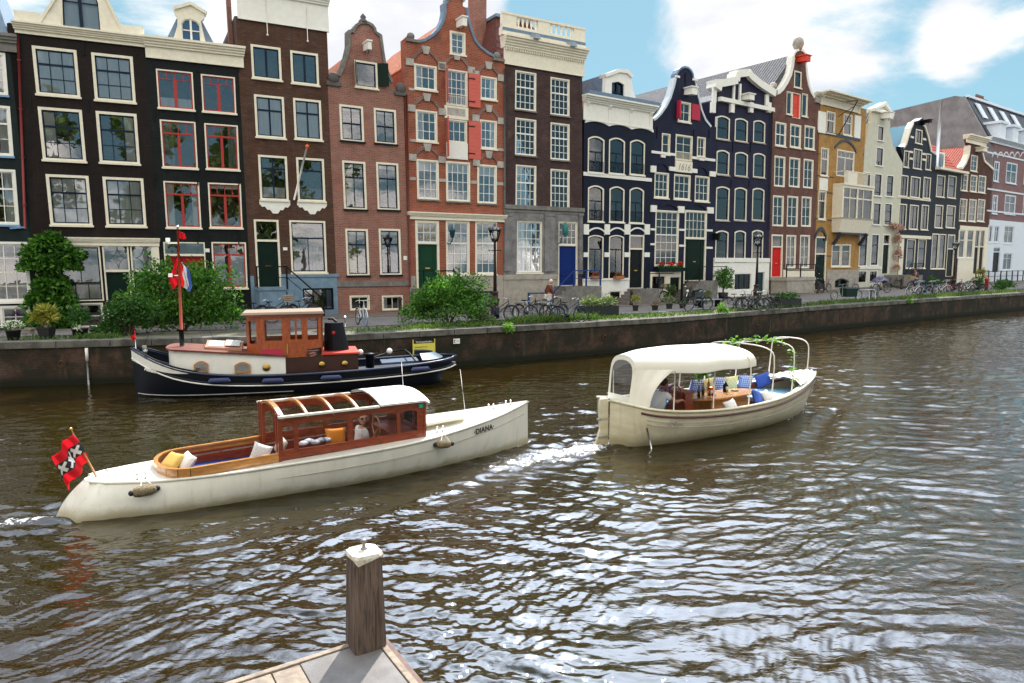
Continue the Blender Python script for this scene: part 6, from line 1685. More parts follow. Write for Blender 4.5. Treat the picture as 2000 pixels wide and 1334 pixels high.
def fender(root,x,y,z,ang,label,L=.36,r=.085):
 f = thing('rope_fender',label,'fender',world(root,(x,y,z)),root.rotation_euler.z + ang,'rope fenders hanging on the white launch')
 MB().lathe([(.02,-L / 2),(r * .8,-L / 2 + .03),(r,-L / 4),(r * 1.02,0),(r,L / 4),(r * .8,L / 2 - .03),(.02,L / 2)],(0,0,0),14,'x').build('rope_cover',ropem,f)
 for s_ in (-1,1): MB().sphere((s_ * (L / 2 + .01),0,0),.045,10,6).build('rubber_end',blackrub,f)
 MB().tube([(-.05,0,r),(0,.06,.2),(.1,0,r)],.007,5).build('lanyard',whitefab,f)
fender(LA,1.22,-(HA.b(1.22) + .20),.42,R(12),'brown woven rope fender near the stern of the white launch')
fender(LA,6.32,-(HA.b(6.32) + .10),.52,R(-16),'tan coiled rope fender below the front of the launch cabin',.30,.075)
GA = 'cushions on the white launch'
def cush(root,nm,loc,size,m,rot,label,g): return pillow(nm,world(root,loc),size,m,(rot[0],rot[1],root.rotation_euler.z + rot[2]),None,label,'cushion',g)
cush(LA,'cushion',(1.72,.05,.60),(.42,.40,.14),yellowfab,(R(-50),0,R(-60)),'bunched mustard yellow cover at the rounded aft end of the launch cockpit',GA)
cush(LA,'cushion',(1.92,-.1,.60),(.36,.34,.14),whitefab,(R(-35),R(8),R(-75)),'white cushion lying on the mustard cover in the launch cockpit',GA)
cush(LA,'cushion',(3.08,-.30,.62),(.34,.40,.14),checkmat('folk_print',(.62,.60,.56),(.50,.50,.52),30,0),(R(-20),R(18),R(-30)),'pale grey printed cushion leaning against the aft cabin door of the launch',GA)
cush(LA,'cushion',(3.22,-.55,.54),(.26,.24,.10),whitefab,(R(-50),0,R(-30)),'small white cushion beside the cabin door post of the launch',GA)
cush(LA,'cushion',(3.58,.30,.58),(.30,.34,.12),mat('linen',(.6,.55,.45),.9),(R(-15),R(20),R(-80)),'beige cushion just inside the aft launch cabin window',GA)
cush(LA,'cushion',(4.62,.28,.60),(.40,.40,.14),mat('orange_velvet',(.62,.22,.02),.8),(R(-12),0,R(-10)),'orange square cushion inside the launch cabin',GA)
cl = MB();
for q in range(5): cl.sphere((3.95 + q * .11,.1 + .05 * math.sin(q * 2),.62 + .02 * (q % 2)),.1,10,6,(1,.9,.5))
c_ = cl.build('folded_clothes',mat('grey_white_cloth',(.6,.6,.62),.9,col2=(.12,.12,.16),vscale=7),None); c_.location = LA.location; c_.rotation_euler = LA.rotation_euler; tag(c_,'pile of grey and white clothes inside the launch cabin window','clothes')
# ------------------------------------------------ B: open sloop
LB = thing('open_sloop','cream open sloop with a white canvas canopy, bare hoops and cushions moving right','boat',(2.117,15.512,0),R(32.97))
HB = Hull(dense([(0,0,.05,.97,0),(.14,.10,.52,.93,0),(.5,.45,.86,.84,0),(1.2,1.2,1.05,.75,0),(2.2,2.2,1.16,.69,0),(3.4,3.4,1.17,.67,0),(4.5,4.4,1.08,.70,0),(5.5,5.3,.86,.77,0),(6.3,6.0,.58,.84,0),(7.0,6.55,.27,.92,0),(7.42,6.85,.02,.98,0)]),.72,.85,-.3)
HB.mesh().build('hull',hullcream,LB)
holeB = [(.35,-.62),(.9,-.86),(1.6,-.98),(2.5,-1.05),(3.4,-1.06),(4.4,-.98),(5.3,-.77),(6.0,-.52),(6.5,-.30),(6.7,0)]
holeB = holeB + [(x_,-y_) for x_,y_ in holeB[:-1][::-1]]
HB.deck(holeB,0,.0).build('deck',mat('grey_blue_gunwale',(.48,.53,.56),.5),LB)
HB.rail(.035,.01,0,7.42,.005).build('gunwale_rail',hullcream,LB)
HB.rail(.026,-.115,.3,7.2,.02).build('rub_rail',wood('dark_rub',(.11,.03,.02),(.07,.02,.015)),LB)
HB.rail(.006,-.24,.4,7.0,-.0).build('hull_seam',mat('seam_grey',(.45,.42,.36),.7),LB)  # plank seams drawn as thin grey lines
HB.rail(.008,-.33,.4,7.0,-.004).build('hull_seam',mat('seam_grey',(.45,.42,.36),.7),LB)
wallring(holeB,lambda x: HB.z(x) - max(.08,.34 - max(0,x - 3.8) * .10),lambda x: HB.z(x) - .02,.02).build('inner_lining',mahog,LB)
MB().box(.9,5.0,-.62,.62,-.02,.12).build('sole',mat('dark_sole',(.06,.045,.04),.7),LB)
bn = MB(); bn.box(1.3,4.9,.56,.90,.2,.44); bn.box(4.6,5.8,-.42,.45,.2,.50); bn.build('bench',mahog,LB)
ltb = mat('light_blue_mat',(.32,.52,.70),.8)
bc = MB(); bc.box(.95,4.5,.60,.96,.442,.53); bc.build('bench_cushion',mat('teal_seat',(.02,.22,.42),.8),LB)
mt = MB(); P_ = [(4.55,-.80),(5.4,-.68),(6.1,-.42),(6.55,-.1),(6.55,.2),(6.1,.5),(5.4,.74),(4.55,.92)]
mt.poly(P_,0,1); mt.v = [(a,c,.505 + (.09 if b > .5 else 0)) for a,b,c in mt.v]; mt.f = [f[::-1] for f in mt.f]
mt.build('bow_mat',ltb,LB)
tb = MB(); T = [(3.55 + 1.15 * math.copysign(abs(math.cos(a)) ** .8,math.cos(a)),-.10 + .42 * math.copysign(abs(math.sin(a)) ** .8,math.sin(a))) for a in np.linspace(0,2 * math.pi,33)[:-1]]
tb.poly(T,0,1); tb.v = [(a,c,.74 + (.04 if b > .5 else 0)) for a,b,c in tb.v]; tb.f = [f[::-1] for f in tb.f]; tb.box(2.9,4.2,-.35,.15,.1,.74)
tt = thing('boat_table','oval varnished table in the middle of the open sloop','table',LB.location,LB.rotation_euler.z); tb.build('table_top',honey,tt,bevel=.004)
# console and wheel
MB().box(1.95,2.2,-.42,.12,.1,.98).box(1.9,2.24,-.45,.15,.98,1.02).build('helm_console',mahog,LB)
MB().tube([(1.9,-.15 + .2 * math.cos(t),.95 + .2 * math.sin(t)) for t in np.linspace(0,6.283,17)[:-1]],.016,6,closed=True).build('steering_wheel',mahog,LB)
# canopy
canv = mat('white_canvas',(.74,.70,.60),.85,var=.05,vscale=3,bump=.3,bscale=3)
cn = MB(); cn.smooth = True; NX,NA = 18,18; vs = []
def canpt(x,a):
 t = (x - .0) / 3.75; w = .38 + .66 * math.sin(max(0,min(1,(x - .4) / 1.7)) * math.pi / 2); top = 1.90 + .12 * math.sin(min(1,t * 1.5 + .1) * math.pi / 2) - .10 * max(0,t - .6); sag = .03 * math.sin(t * 3 * math.pi) ** 2
 y = w * math.copysign(abs(math.sin(a * math.pi / 2)) ** .85,a); z = 1.63 + (top - 1.63) * max(0,math.cos(a * math.pi / 2)) ** .7 - sag * abs(a)
 return (x,y,z - (.05 * abs(a) ** 4))
for th_ in (0,.012):
 for i in range(NX + 1):
  for j in range(NA + 1):
   p = canpt(.42 + 3.20 * i / NX,-1 + 2 * j / NA); vs.append((p[0],p[1] * (1 - th_),p[2] - th_))
k = (NX + 1) * (NA + 1)
cn.v = vs
for i in range(NX):
 for j in range(NA):
  a = i * (NA + 1) + j; q = [a,a + NA + 1,a + NA + 2,a + 1]; cn.f += [q,[x + k for x in q[::-1]]]; cn.m += [0,0]; cn.sm += [True,True]
# scalloped valance both ends closed at the stern by a panel with a clear window
def arch_ring(x,sc,z0): return [(canpt(x,-1 + 2 * j / 12)[1] * sc,z0 + (canpt(x,-1 + 2 * j / 12)[2] - z0) * sc) for j in range(13)]
cano = cn.build('canopy',canv,LB)
o_ = arch_ring(.42,1.0,1.0); i_ = arch_ring(.42,.86,1.15)
outer = [(-.38,.93)] + o_ + [(.38,.93)]; inner = [(-.32,1.06)] + i_ + [(.32,1.06)]
m = MB(); m.ring(outer[::-1],inner[::-1],0,.02); m.v = [(vy + .42 - (1.9 - vz) * .12,vx,vz) for vx,vy,vz in m.v]; m.f = [f[::-1] for f in m.f]; m.build('stern_panel',canv,cano)
m = MB(); m.poly(inner[::-1],.008,.012); m.v = [(vy + .42 - (1.9 - vz) * .12,vx,vz) for vx,vy,vz in m.v]; m.build('clear_window',glassmat('vinyl_window',ior=1.22,through=.9,rough=.03),cano)
# side curtain gathered at the near stern quarter
sc_ = MB(); sc_.smooth = True; vs = []
for i in range(9):
 t = i / 8
 for j in range(9):
  s_ = j / 8; xx = .40 - .10 * s_ + .80 * t * (.22 + .78 * (1 - s_) ** 2.4) ; zz = .90 + (1.66 - .90) * (1 - s_)
  vs.append((xx - .10 * s_ * (1 - t),-((.38 + .66 * math.sin(min(1,t * .47) * math.pi / 2)) * (1 - s_) + s_ * (.40 + .42 * t) + .02 * math.sin(i * 2.2)),zz))
sc_.v = vs
for i in range(8):
 for j in range(8): a = i * 9 + j; sc_.f.append([a,a + 1,a + 10,a + 9]); sc_.m.append(0); sc_.sm.append(True)
sc_.build('side_curtain',canv,cano)
pm_ = mat('hoop_white',(.72,.68,.60),.35)
def hoop(x,w,z0,z1,name='hoop',xs=0.0):
 P = [(x,-w,z0)] + [(x + xs * .6,-w * .99,z0 + (z1 - z0) * .62)] + [(x + xs * (1 - abs(math.cos(a)) * .3),-w * .97 * math.cos(a) ** .6 if math.cos(a) > 0 else w * .97 * abs(math.cos(a)) ** .6,z1 - .28 + .28 * math.sin(a) ** .7) for a in np.linspace(.12,math.pi - .12,13)] + [(x + xs * .6,w * .99,z0 + (z1 - z0) * .62),(x,w,z0)]
 return MB().tube(P,.016,7).build(name,pm_,LB)
hoop(3.31,1.10,.68,1.90,xs=.1); hoop(4.19,1.06,.70,1.97,xs=.12); hoop(5.20,.88,.76,1.98,xs=.12); hoop(6.2,.58,.84,2.0,xs=.12)
MB().tube([(3.4,0,1.95),(4.3,0,1.99),(5.3,0,2.0),(6.3,0,2.0)],.014,6).build('ridge_pole',pm_,LB)
for x_ in (1.0,2.25):
 for s_ in (-1,1): MB().tube([(x_,s_ * .98,.7),(x_,s_ * 1.0,1.66)],.014,6).build('canopy_pole',pm_,LB)
# rudder
m = MB(); m.poly([(-.55,-.15),(-.02,-.15),(-.02,.95),(-.06,1.02),(-.24,1.02),(-.26,.9),(-.24,.35),(-.33,.1)],-.03,.03); m.build('rudder',hullcream,LB,bevel=.008)
for z_ in (.15,.55): MB().box(-.30,.06,-.04,.04,z_,z_ + .04).build('rudder_hinge',chrome,LB)
MB().tube([(.42,-.78,.45),(.52,-.86,-.1)],.018,8).build('drain_pipe',chrome,LB)
MB().lathe([(.03,0),(.03,.02)],(.35,-.66,.5),8,'y').build('outlet',blackrub,LB)
bx_ = HB.b(1.05) * .97; ang = math.atan2(HB.b(.8) - HB.b(1.3),.5)
M = Matrix.Translation((1.02,-(bx_ + .035),.50)) @ Matrix.Rotation(ang,4,'Z') @ Matrix.Rotation(R(84),4,'X') @ Matrix.Rotation(R(-3),4,'Z')
put_text('passenger_lettering','12 Pass.',.135,mat('grey_letter',(.25,.25,.25),.6),LB,M,shear=.25)
GB = 'cushions on the open sloop'
bchk = checkmat('blue_white_check',(.05,.12,.50),(.62,.66,.78),24); ychk = checkmat('yellow_print',(.72,.62,.22),(.80,.74,.48),18,0); pchk = checkmat('pink_check',(.45,.10,.16),(.70,.62,.66),34)
for i,(x_,m_,lb) in enumerate(((3.72,bchk,'blue and white chequered cushion at the canopy end of the sloop far bench row'),(4.10,ychk,'yellow cushion between the first and second blue chequered cushions of the sloop'),(4.50,bchk,'blue and white chequered cushion between the two yellow cushions of the sloop'),(4.92,ychk,'wide yellow cushion in front of the third hoop of the sloop'),(5.38,bchk,'blue and white chequered cushion next to the plain blue one in the sloop bow'))):
 b_ = float(np.interp(x_,[3.7,4.5,5.4],[.90,.86,.68])); cush(LB,'cushion',(x_,b_,.80),(.42,.40,.13),m_,(R(14),R(4 * (-1) ** i),R([-4,-8,-12,-18,-22][i])),lb,GB)
cush(LB,'cushion',(5.82,.45,.84),(.42,.40,.14),bluefab,(R(10),R(-20),R(-35)),'plain blue cushion propped against the last hoop in the sloop bow',GB)
cush(LB,'cushion',(2.95,.80,.72),(.36,.34,.12),pchk,(R(14),0,0),'pink chequered cushion on the far bench beside the sloop table',GB)
cush(LB,'cushion',(2.30,.62,.80),(.42,.42,.15),bluefab,(R(18),R(10),R(8)),'plain blue cushion under the canopy edge of the sloop',GB)
cush(LB,'cushion',(2.62,.78,.80),(.34,.40,.12),pchk,(R(12),R(-6),0),'pink patterned cushion behind the blue one under the canopy edge',GB)
cush(LB,'cushion',(2.95,-.88,.66),(.40,.30,.14),whitefab,(R(-25),R(-8),R(5)),'white cushion on the near rail below the first hoop of the sloop',GB)
cush(LB,'cushion',(3.98,-.82,.74),(.40,.40,.15),bluefab,(R(-25),R(15),R(15)),'plain blue cushion on the near rail beside the second hoop of the sloop',GB)
cush(LB,'cushion',(4.38,-.76,.72),(.32,.32,.12),whitefab,(R(-25),R(-8),R(15)),'white cushion behind the second hoop on the near rail of the sloop',GB)
sh = MB(); sh.smooth = True; vs = []
for i in range(13):
 for j in range(9):
  u,v = i / 12,j / 8; x_ = 5.85 + 1.3 * u; y_ = (v - .5) * 2 * max(.1,HB.b(min(x_,7.3)) * .92) ; vs.append((x_,y_,HB.z(x_) + .05 + .16 * math.sin(math.pi * v) ** .5 * (1 - u * .5) + .03 * math.sin(i * 2.1 + j) + .02 * math.sin(j * 3 + i * .7)))
sh.v = vs
for i in range(12):
 for j in range(8): a = i * 9 + j; sh.f.append([a,a + 9,a + 10,a + 1]); sh.m.append(0); sh.sm.append(True)
s_o = sh.build('cream_blanket',mat('cream_cloth',(.78,.72,.55),.9,var=.1,vscale=8),None); s_o.location = LB.location; s_o.rotation_euler = LB.rotation_euler; tag(s_o,'crumpled cream and white blanket over the bow of the open sloop','blanket')
bottle_m = mat('dark_bottle',(.015,.02,.012),.15,spec=.8); copper = mat('copper',(.50,.20,.10),.25,1.0)
TI = 'things set out on the sloop table'
def titem(nm,x_,y_,prof,m_,lb,cat,sz=1):
 o = MB().lathe([(r_ * sz,z_ * sz) for r_,z_ in prof],(0,0,0),12).build(nm,m_,None); o.location = world(LB,(x_,y_,.782)); tag(o,lb,cat,TI)
titem('wine_bottle',2.72,-.12,[(.036,0),(.038,.16),(.014,.22),(.014,.29)],bottle_m,'dark bottle nearest the canopy end of the sloop table','bottle')
titem('wine_bottle',3.02,.02,[(.036,0),(.038,.16),(.014,.22),(.014,.29)],bottle_m,'dark bottle just left of the copper ice bucket','bottle')
titem('ice_bucket',3.22,-.05,[(.06,0),(.09,.02),(.11,.17),(.115,.18),(.02,.19)],copper,'copper ice bucket in the middle of the sloop table','ice bucket')
titem('wine_bottle',3.30,.10,[(.034,.06),(.036,.24),(.014,.30),(.014,.38)],mat('orange_bottle',(.4,.12,.03),.2),'orange bottle sticking out of the copper ice bucket','bottle')
titem('lantern',3.86,.05,[(.06,0),(.07,.02),(.06,.05),(.07,.15),(.03,.2),(.01,.25)],blackm,'small dark lantern on the sloop table right of the bucket','lantern')
for q,(x_,y_,lb) in enumerate(((2.92,-.32,'wine glass at the near edge of the table beside the bottles'),(3.5,.12,'wine glass between the bucket and the lantern'),(3.62,-.2,'wine glass alone near the middle of the sloop table'))):
 titem('wine_glass',x_,y_,[(.032,0),(.006,.01),(.006,.08),(.034,.12),(.03,.17)],mat('glassware',(.6,.6,.6),.08,.3),lb,'glass')
titem('snack_plate',4.12,-.02,[(.06,0),(.10,.015),(.10,.02),(.02,.03)],mat('olive_food',(.15,.12,.04),.6),'plate of dark snacks at the bow end of the sloop table','plate')
# ------------------------------------------------ C: dark tug at the quay (x runs from its bow aft)
LC = thing('tugboat','dark blue tugboat with a white trunk cabin and varnished wheelhouse moored at the quay','boat',(-11.454,21.427,0),R(16.73))
HC = Hull(dense([(0,.06,.01,1.42,0),(.25,.3,.42,1.33,0),(.7,.75,.82,1.12,0),(1.4,1.4,1.10,.86,0),(2.4,2.4,1.22,.68,0),(4,4,1.27,.60,0),(6,6,1.27,.62,0),(7.6,7.6,1.2,.68,0),(8.7,8.4,1.02,.74,0),(9.5,8.9,.68,.80,0),(9.95,9.1,.06,.84,0)]),.6,.9,-.4)
tugblue = mat('tug_black_blue',(.004,.0055,.010),.45,spec=.2)
HC.mesh().build('hull',tugblue,LC)
HC.deck(None,.0,.05,-.22).build('deck',mat('tug_deck',(.03,.035,.05),.6),LC)
HC.rail(.045,.0,0,9.95,.01).build('gunwale',mat('tug_navy',(.01,.02,.05),.3,coat=.4),LC)
HC.rail(.022,-.30,.0,9.93,.012).build('white_stripe',white,LC)
P_ = []
for x_ in np.linspace(.12,4.6,24):
 f_ = (.07 + .4) / (HC.z(x_) + .4); ph_ = math.acos(1 - f_ ** (1 / HC.c)); P_.append((x_ + .03,-(HC.it(x_,2) * math.sin(ph_) ** HC.a + .012),.07))
MB().tube(P_,.016,5).build('boot_stripe',mat('dirty_white',(.45,.45,.42),.7,var=.4),LC)
# white bow bulwark
m = MB()
for sd in (-1,1):
 X = np.linspace(.0,1.95,14); a = [(x_,sd * (HC.b(x_) + .05),HC.z(x_) + .03) for x_ in X]; b = [(x_,sd * (HC.b(x_) + .02),HC.z(x_) - .36 + .37 * (x_ / 1.95) ** 1.3) for x_ in X]
 for q in range(13): m.add([b[q],b[q + 1],a[q + 1],a[q]],[(0,1,2,3) if sd < 0 else (3,2,1,0)])
m.build('bow_panel',white,LC)
ri = MB(); X = np.linspace(.05,1.95,14)
for sd in (-1,1): ri.tube([(x_,sd * (HC.b(x_)),HC.z(x_) + .05) for x_ in X],.03,6)
ri.build('bow_rail',blackm,LC)
def cabwall(x0,x1,w0,w1,z0a,z0b,z1a,z1b,m,name,bev=.0,front=True):
 mb = MB(); n = 6; ring = []
 if front: ring = [(x0 + .25 - .25 * math.sin(t * math.pi / n),-w0 * math.cos(t * math.pi / n)) for t in range(n + 1)]
 else: ring = [(x0,-w0),(x0,w0)]
 ring = ring + [(x1,w1),(x1,-w1)]
 f0 = lambda x: z0a + (z0b - z0a) * (x - x0) / (x1 - x0); f1 = lambda x: z1a + (z1b - z1a) * (x - x0) / (x1 - x0)
 k = len(ring); vs = [(x,y,f0(x)) for x,y in ring] + [(x,y,f1(x)) for x,y in ring]
 mb.add(vs,[(i,i + k,(i + 1) % k + k,(i + 1) % k) for i in range(k)] + [tuple(range(k,2 * k))[::-1],tuple(range(k))])
 return mb.build(name,m,LC)
trunkred = mat('oxblood_deck',(.10,.015,.012),.6,col2=(.17,.06,.035),vscale=1.2)
cabwall(1.05,4.42,.84,.90,.55,.50,1.42,1.10,white,'trunk_cabin'); cabwall(.98,4.46,.92,.96,1.42,1.10,1.47,1.15,trunkred,'trunk_roof')
def portlight(x,z,w,h_,y=-.885):
 r = archpts(x - w / 2,x + w / 2,z - h_ / 2,z + h_ / 2,h_ * .3); i_ = archpts(x - w / 2 + .05,x + w / 2 - .05,z - h_ / 2 + .05,z + h_ / 2 - .04,h_ * .26)
 o = MB().ring(r,i_,y - .03,y + .03).build('cabin_window',honey,LC); MB().poly(i_,y - .006,y).build('pane',glass,o)
portlight(2.02,.90,.40,.34,-.88); portlight(3.18,.83,.46,.34,-.90)
MB().lathe([(.09,0),(.12,.02),(.12,.04),(.09,.05)],(3.86,-.93,.80),14,'y').build('porthole',mat('brass',(.55,.36,.10),.3,1.0),LC)
m = MB().hexa([(2.1,-.45,1.36),(3.15,-.45,1.28),(3.15,.25,1.28),(2.1,.25,1.36)],[(2.1,-.45,1.44),(3.15,-.45,1.36),(3.15,.25,1.50),(2.1,.25,1.58)]); m.build('skylight',wood('pinkish_teak',(.45,.22,.13),(.35,.15,.09),.5),LC)
m = MB()
for a,b in ((2.18,2.6),(2.66,3.08)): m.hexa([(a,-.38,1.455),(b,-.38,1.425),(b,.18,1.54),(a,.18,1.57)],[(a,-.38,1.465),(b,-.38,1.435),(b,.18,1.55),(a,.18,1.58)])
m.build('skylight_glass',mat('milky_glass',(.55,.58,.58),.15),LC)
# wheelhouse: front (towards the bow) angled, sides with windows and door
wh = thing('x',None,None); bpy.data.objects.remove(wh)
def whside(y,door_):
 m = MB(); hs = [[(3.84,1.60),(4.34,1.60),(4.34,2.24),(3.84,2.24)],[(5.10,1.60),(5.42,1.60),(5.42,2.27),(5.10,2.27)]]
 hs += [[(4.58,1.62),(4.73,1.62),(4.73,2.26),(4.58,2.26)],[(4.78,1.62),(4.93,1.62),(4.93,2.26),(4.78,2.26)]]
 m.poly([(3.68,1.12),(4.42,1.05),(4.42,.72),(5.05,.72),(5.05,1.30),(5.56,1.36),(5.56,2.42),(3.68,2.40)],y,y + .05,hs)
 for x0_,x1_,z0_,z1_ in ((4.47,5.03,1.52,1.57),(4.47,4.51,.80,2.34),(4.99,5.03,.80,2.34),(4.47,5.03,2.30,2.36)): m.box(x0_,x1_,y - .012,y,z0_,z1_)
 for q in range(3): m.box(4.54 + q * .15,4.66 + q * .15,y - .01,y,.88,1.47)
 return m
wo_ = wood('wheelhouse_varnish',(.40,.085,.014),(.22,.04,.008),.4,(8,8,2),.12)
ws = whside(-.80,True).build('wheelhouse_side',wo_,LC); ws2 = whside(.75,True).build('wheelhouse_side',wo_,LC)
for a,b,c,d in ((3.84,4.34,1.6,2.24),(5.1,5.42,1.6,2.27),(4.58,4.93,1.62,2.26)):
 MB().box(a,b,-.778,-.774,c,d).build('pane',glass_clear,ws); MB().box(a,b,.774,.778,c,d).build('pane',glass_clear,ws2)
def whend(x,y0,y1,n):
 m = MB(); w = (y1 - y0) / n; hs = [[(y0 + w * q + .06,1.5),(y0 + w * (q + 1) - .06,1.5),(y0 + w * (q + 1) - .06,2.2),(y0 + w * q + .06,2.2)] for q in range(n)]
 m.poly([(y0,1.0),(y1,1.0),(y1,2.41),(y0,2.41)],0,.05,hs); m.v = [(x - vy,vx,vz) for vx,vy,vz in m.v]; return m
whend(3.34,-.40,.40,2).build('wheelhouse_front',wo_,LC)
for sd in (-1,1):
 m = whend(0,0,.50,1); c_,s_ = math.cos(R(41)),math.sin(R(41)); m.v = [(3.34 + vy * s_ * 1.02 - vx * 0 + vx * c_,sd * (.40 + vy * c_ * 1.06),vz) for vx,vy,vz in m.v]; m.build('wheelhouse_front',wo_,LC)
whend(5.56,-.80,.80,3).build('wheelhouse_back',wo_,LC)
m = MB(); m.hexa([(3.16,-.86,2.40),(5.62,-.95,2.42),(5.62,.95,2.42),(3.16,.86,2.40)],[(3.22,-.80,2.47),(5.58,-.9,2.49),(5.58,.9,2.49),(3.22,.80,2.47)]); m.build('wheelhouse_roof',mat('cream_roof',(.24,.18,.13),.8),LC)
MB().box(3.3,5.58,-.85,.85,2.34,2.40).build('roof_fascia',mahog,LC)
MB().box(3.72,4.35,-.84,-.81,1.14,1.34).build('lifebuoy_board',mat('pink_red',(.42,.03,.07),.5),LC)
MB().box(4.44,5.04,-.83,-.80,.80,.84).box(4.47,4.50,-.85,-.80,1.2,1.5).build('door_brass',mat('brass',(.55,.36,.10),.3,1.0),LC)
MB().box(4.3,5.3,-.5,.5,.5,1.1).box(3.5,3.9,-.6,.5,1.2,1.5).build('wheelhouse_furniture',mahog,LC)
brownc = mat('brown_trunk',(.055,.022,.016),.4,var=.3)
cabwall(4.42,6.62,.86,.84,.45,.45,1.06,1.12,brownc,'engine_trunk',front=False); cabwall(5.5,6.66,.9,.88,1.12,1.12,1.17,1.17,mat('bright_red_hatch',(.50,.05,.03),.5),'engine_hatch',front=False)
for x_ in (5.5,6.2): MB().lathe([(.07,0),(.10,.02),(.10,.04),(.07,.05)],(x_,-.9,.82),12,'y').build('porthole',mat('brass',(.55,.36,.10),.3,1.0),LC)
fn = MB(); n = 20; vs = []
for z_,r0,r1 in ((1.17,.40,.34),(2.02,.30,.27),(2.06,.30,.27)): vs += [(5.98 + (.02 if z_ < 1.5 else -.04) + r0 * math.cos(t * 2 * math.pi / n),r1 * math.sin(t * 2 * math.pi / n),z_) for t in range(n)]
fn.add(vs,[(i * n + j,i * n + (j + 1) % n,(i + 1) * n + (j + 1) % n,(i + 1) * n + j) for i in range(2) for j in range(n)] + [tuple(2 * n + j for j in range(n))]); fn.build('funnel',tugblue,LC)
MB().lathe([(.06,0),(.06,.02)],(5.9,-.33,1.75),12,'y').build('funnel_badge',mat('badge_red',(.4,.03,.03),.5),LC)
MB().tube([(6.05,0,2.05),(5.9,0,2.18),(5.75,0,2.18)],.04,8).build('whistle',blackm,LC); MB().tube([(6.3,.1,1.9),(6.3,.1,2.15)],.015,6).sphere((6.3,.1,2.2),.06).build('stern_lamp',chrome,LC)
# aft deck things
m = MB(); m.lathe([(.14,.55),(.14,.95),(.18,.98),(.18,1.02),(.05,1.04)],(7.05,-.1,0),12); m.build('capstan',tugblue,LC)
for x_,y_,z_,r_ in ((6.78,.3,1.02,.10),(7.75,.35,1.02,.10)): MB().sphere((x_,y_,z_),r_,12,8).build('white_buoy',white,LC)
MB().box(7.0,7.2,.2,.4,.5,.95).build('blue_drum',mat('blue_drum',(.01,.07,.25),.4),LC)
MB().hexa([(7.4,-.5,.68),(8.6,-.5,.72),(8.6,.1,.72),(7.4,.1,.68)],[(7.4,-.5,.74),(8.6,-.5,.78),(8.6,.1,.82),(7.4,.1,.78)]).build('deck_hatch',mat('hatch_blue',(.04,.07,.12),.5),LC)
m = MB();
for a in np.linspace(-1.45,1.45,13)[:-1]:
 b = a + 2.9 / 12; cc = lambda q,r_,z_: (8.55 + r_ * math.cos(q),r_ * .95 * math.sin(q),z_)
 m.hexa([cc(a,.92,.80),cc(b,.92,.80),cc(b,.62,.98),cc(a,.62,.98)],[cc(a,.94,.84),cc(b,.94,.84),cc(b,.62,1.02),cc(a,.62,1.02)])
m.build('stern_bulwark',mat('tug_grey_blue',(.10,.14,.17),.35,coat=.3),LC)
MB().tube([(7.3,1.05,.74),(7.9,1.0,.92),(8.5,.9,1.0)],.03,6).tube([(8.45,-.95,.80),(8.3,-.5,1.02),(8.3,.5,1.02),(8.45,.95,.85)],.03,6).build('towing_bow',blackm,LC)
fm_ = mat('navy_fender',(.05,.06,.14),.7)
for x_ in (2.55,4.05,5.75,8.55): MB().tube([(x_ - .3,-(HC.b(x_ - .3) + .07),HC.z(x_) - .17),(x_ - .25,-(HC.b(x_ - .25) + .08),HC.z(x_) - .14),(x_ + .25,-(HC.b(x_ + .25) + .08),HC.z(x_) - .14),(x_ + .3,-(HC.b(x_ + .3) + .07),HC.z(x_) - .17)],[.03,.07,.07,.03],8).build('fender',fm_,LC)
# mast, stays, flags
mst = MB().tube([(1.40,0,1.45),(1.40,0,1.95)],.07,10).build('mast_foot',blackm,LC)
mast_r = mat('mast_red',(.30,.045,.02),.5)
MB().tube([(1.40,0,1.95),(1.44,0,5.0)],[.045,.028],8).build('mast',mast_r,LC)
MB().sphere((1.44,0,5.05),.05).box(1.15,1.42,-.02,.02,4.55,4.58).box(1.1,1.22,-.06,.06,4.6,4.72).box(1.16,1.4,-.02,.02,3.58,3.61).box(1.12,1.24,-.05,.05,3.55,3.66).build('mast_light',chrome,LC)
for p in ((2.1,-.6,1.42),(2.3,.5,1.42),(.3,0,1.35)): MB().tube([(1.43,0,4.3),p],.006,4).build('stay',blackm,LC)
def droop(name,lb,root,p,w,h_,mats,cat='flag',bands=None,lean=.25):
 f = MB(); f.smooth = True; nu,nv2 = 6,12; vs = []
 for j in range(nv2 + 1):
  for i in range(nu + 1):
   u,v = i / nu,j / nv2; vs.append((u * w * (.35 + .65 * math.sin(v * 2.6)) + .03 * math.sin(v * 9),.06 * math.sin(u * 8 + v * 3),-v * h_ - u * h_ * lean))
 f.v = vs
 for j in range(nv2):
  for i in range(nu):
   a = j * (nu + 1) + i; f.f.append([a,a + nu + 1,a + nu + 2,a + 1]); f.m.append((min(int(i / nu * len(mats)),len(mats) - 1)) if len(mats) > 1 else 0); f.sm.append(True)
 o = f.build(name,mats,None); o.location = world(root,p); o.rotation_euler = (0,0,root.rotation_euler.z); tag(o,lb,cat); return o
droop('flag','limp red white and blue flag hanging halfway up the tugboat mast',LC,(1.44,-.02,4.1),.34,.80,[redflag,whitefab,bluefab])
droop('flag','limp plain red flag beside the tricolour on the tugboat mast',LC,(1.36,.02,4.15),-.22,.80,[redflag])
droop('pennant','small red pennant at the top of the tugboat mast',LC,(1.45,0,4.95),.22,.22,[redflag],'pennant')
m = MB().tube([(.12,0,1.4),(.12,0,1.95)],.012,5); m.build('jackstaff',chrome,LC)
droop('pennant','small red pennant on the bow staff of the tugboat',LC,(.12,-.02,1.98),-.10,.28,[redflag],'pennant')
MB().tube([(.35,-.25,1.3),(.35,.25,1.3)],.05,8).box(.3,.42,-.03,.03,1.1,1.5).build('windlass',chrome,LC)
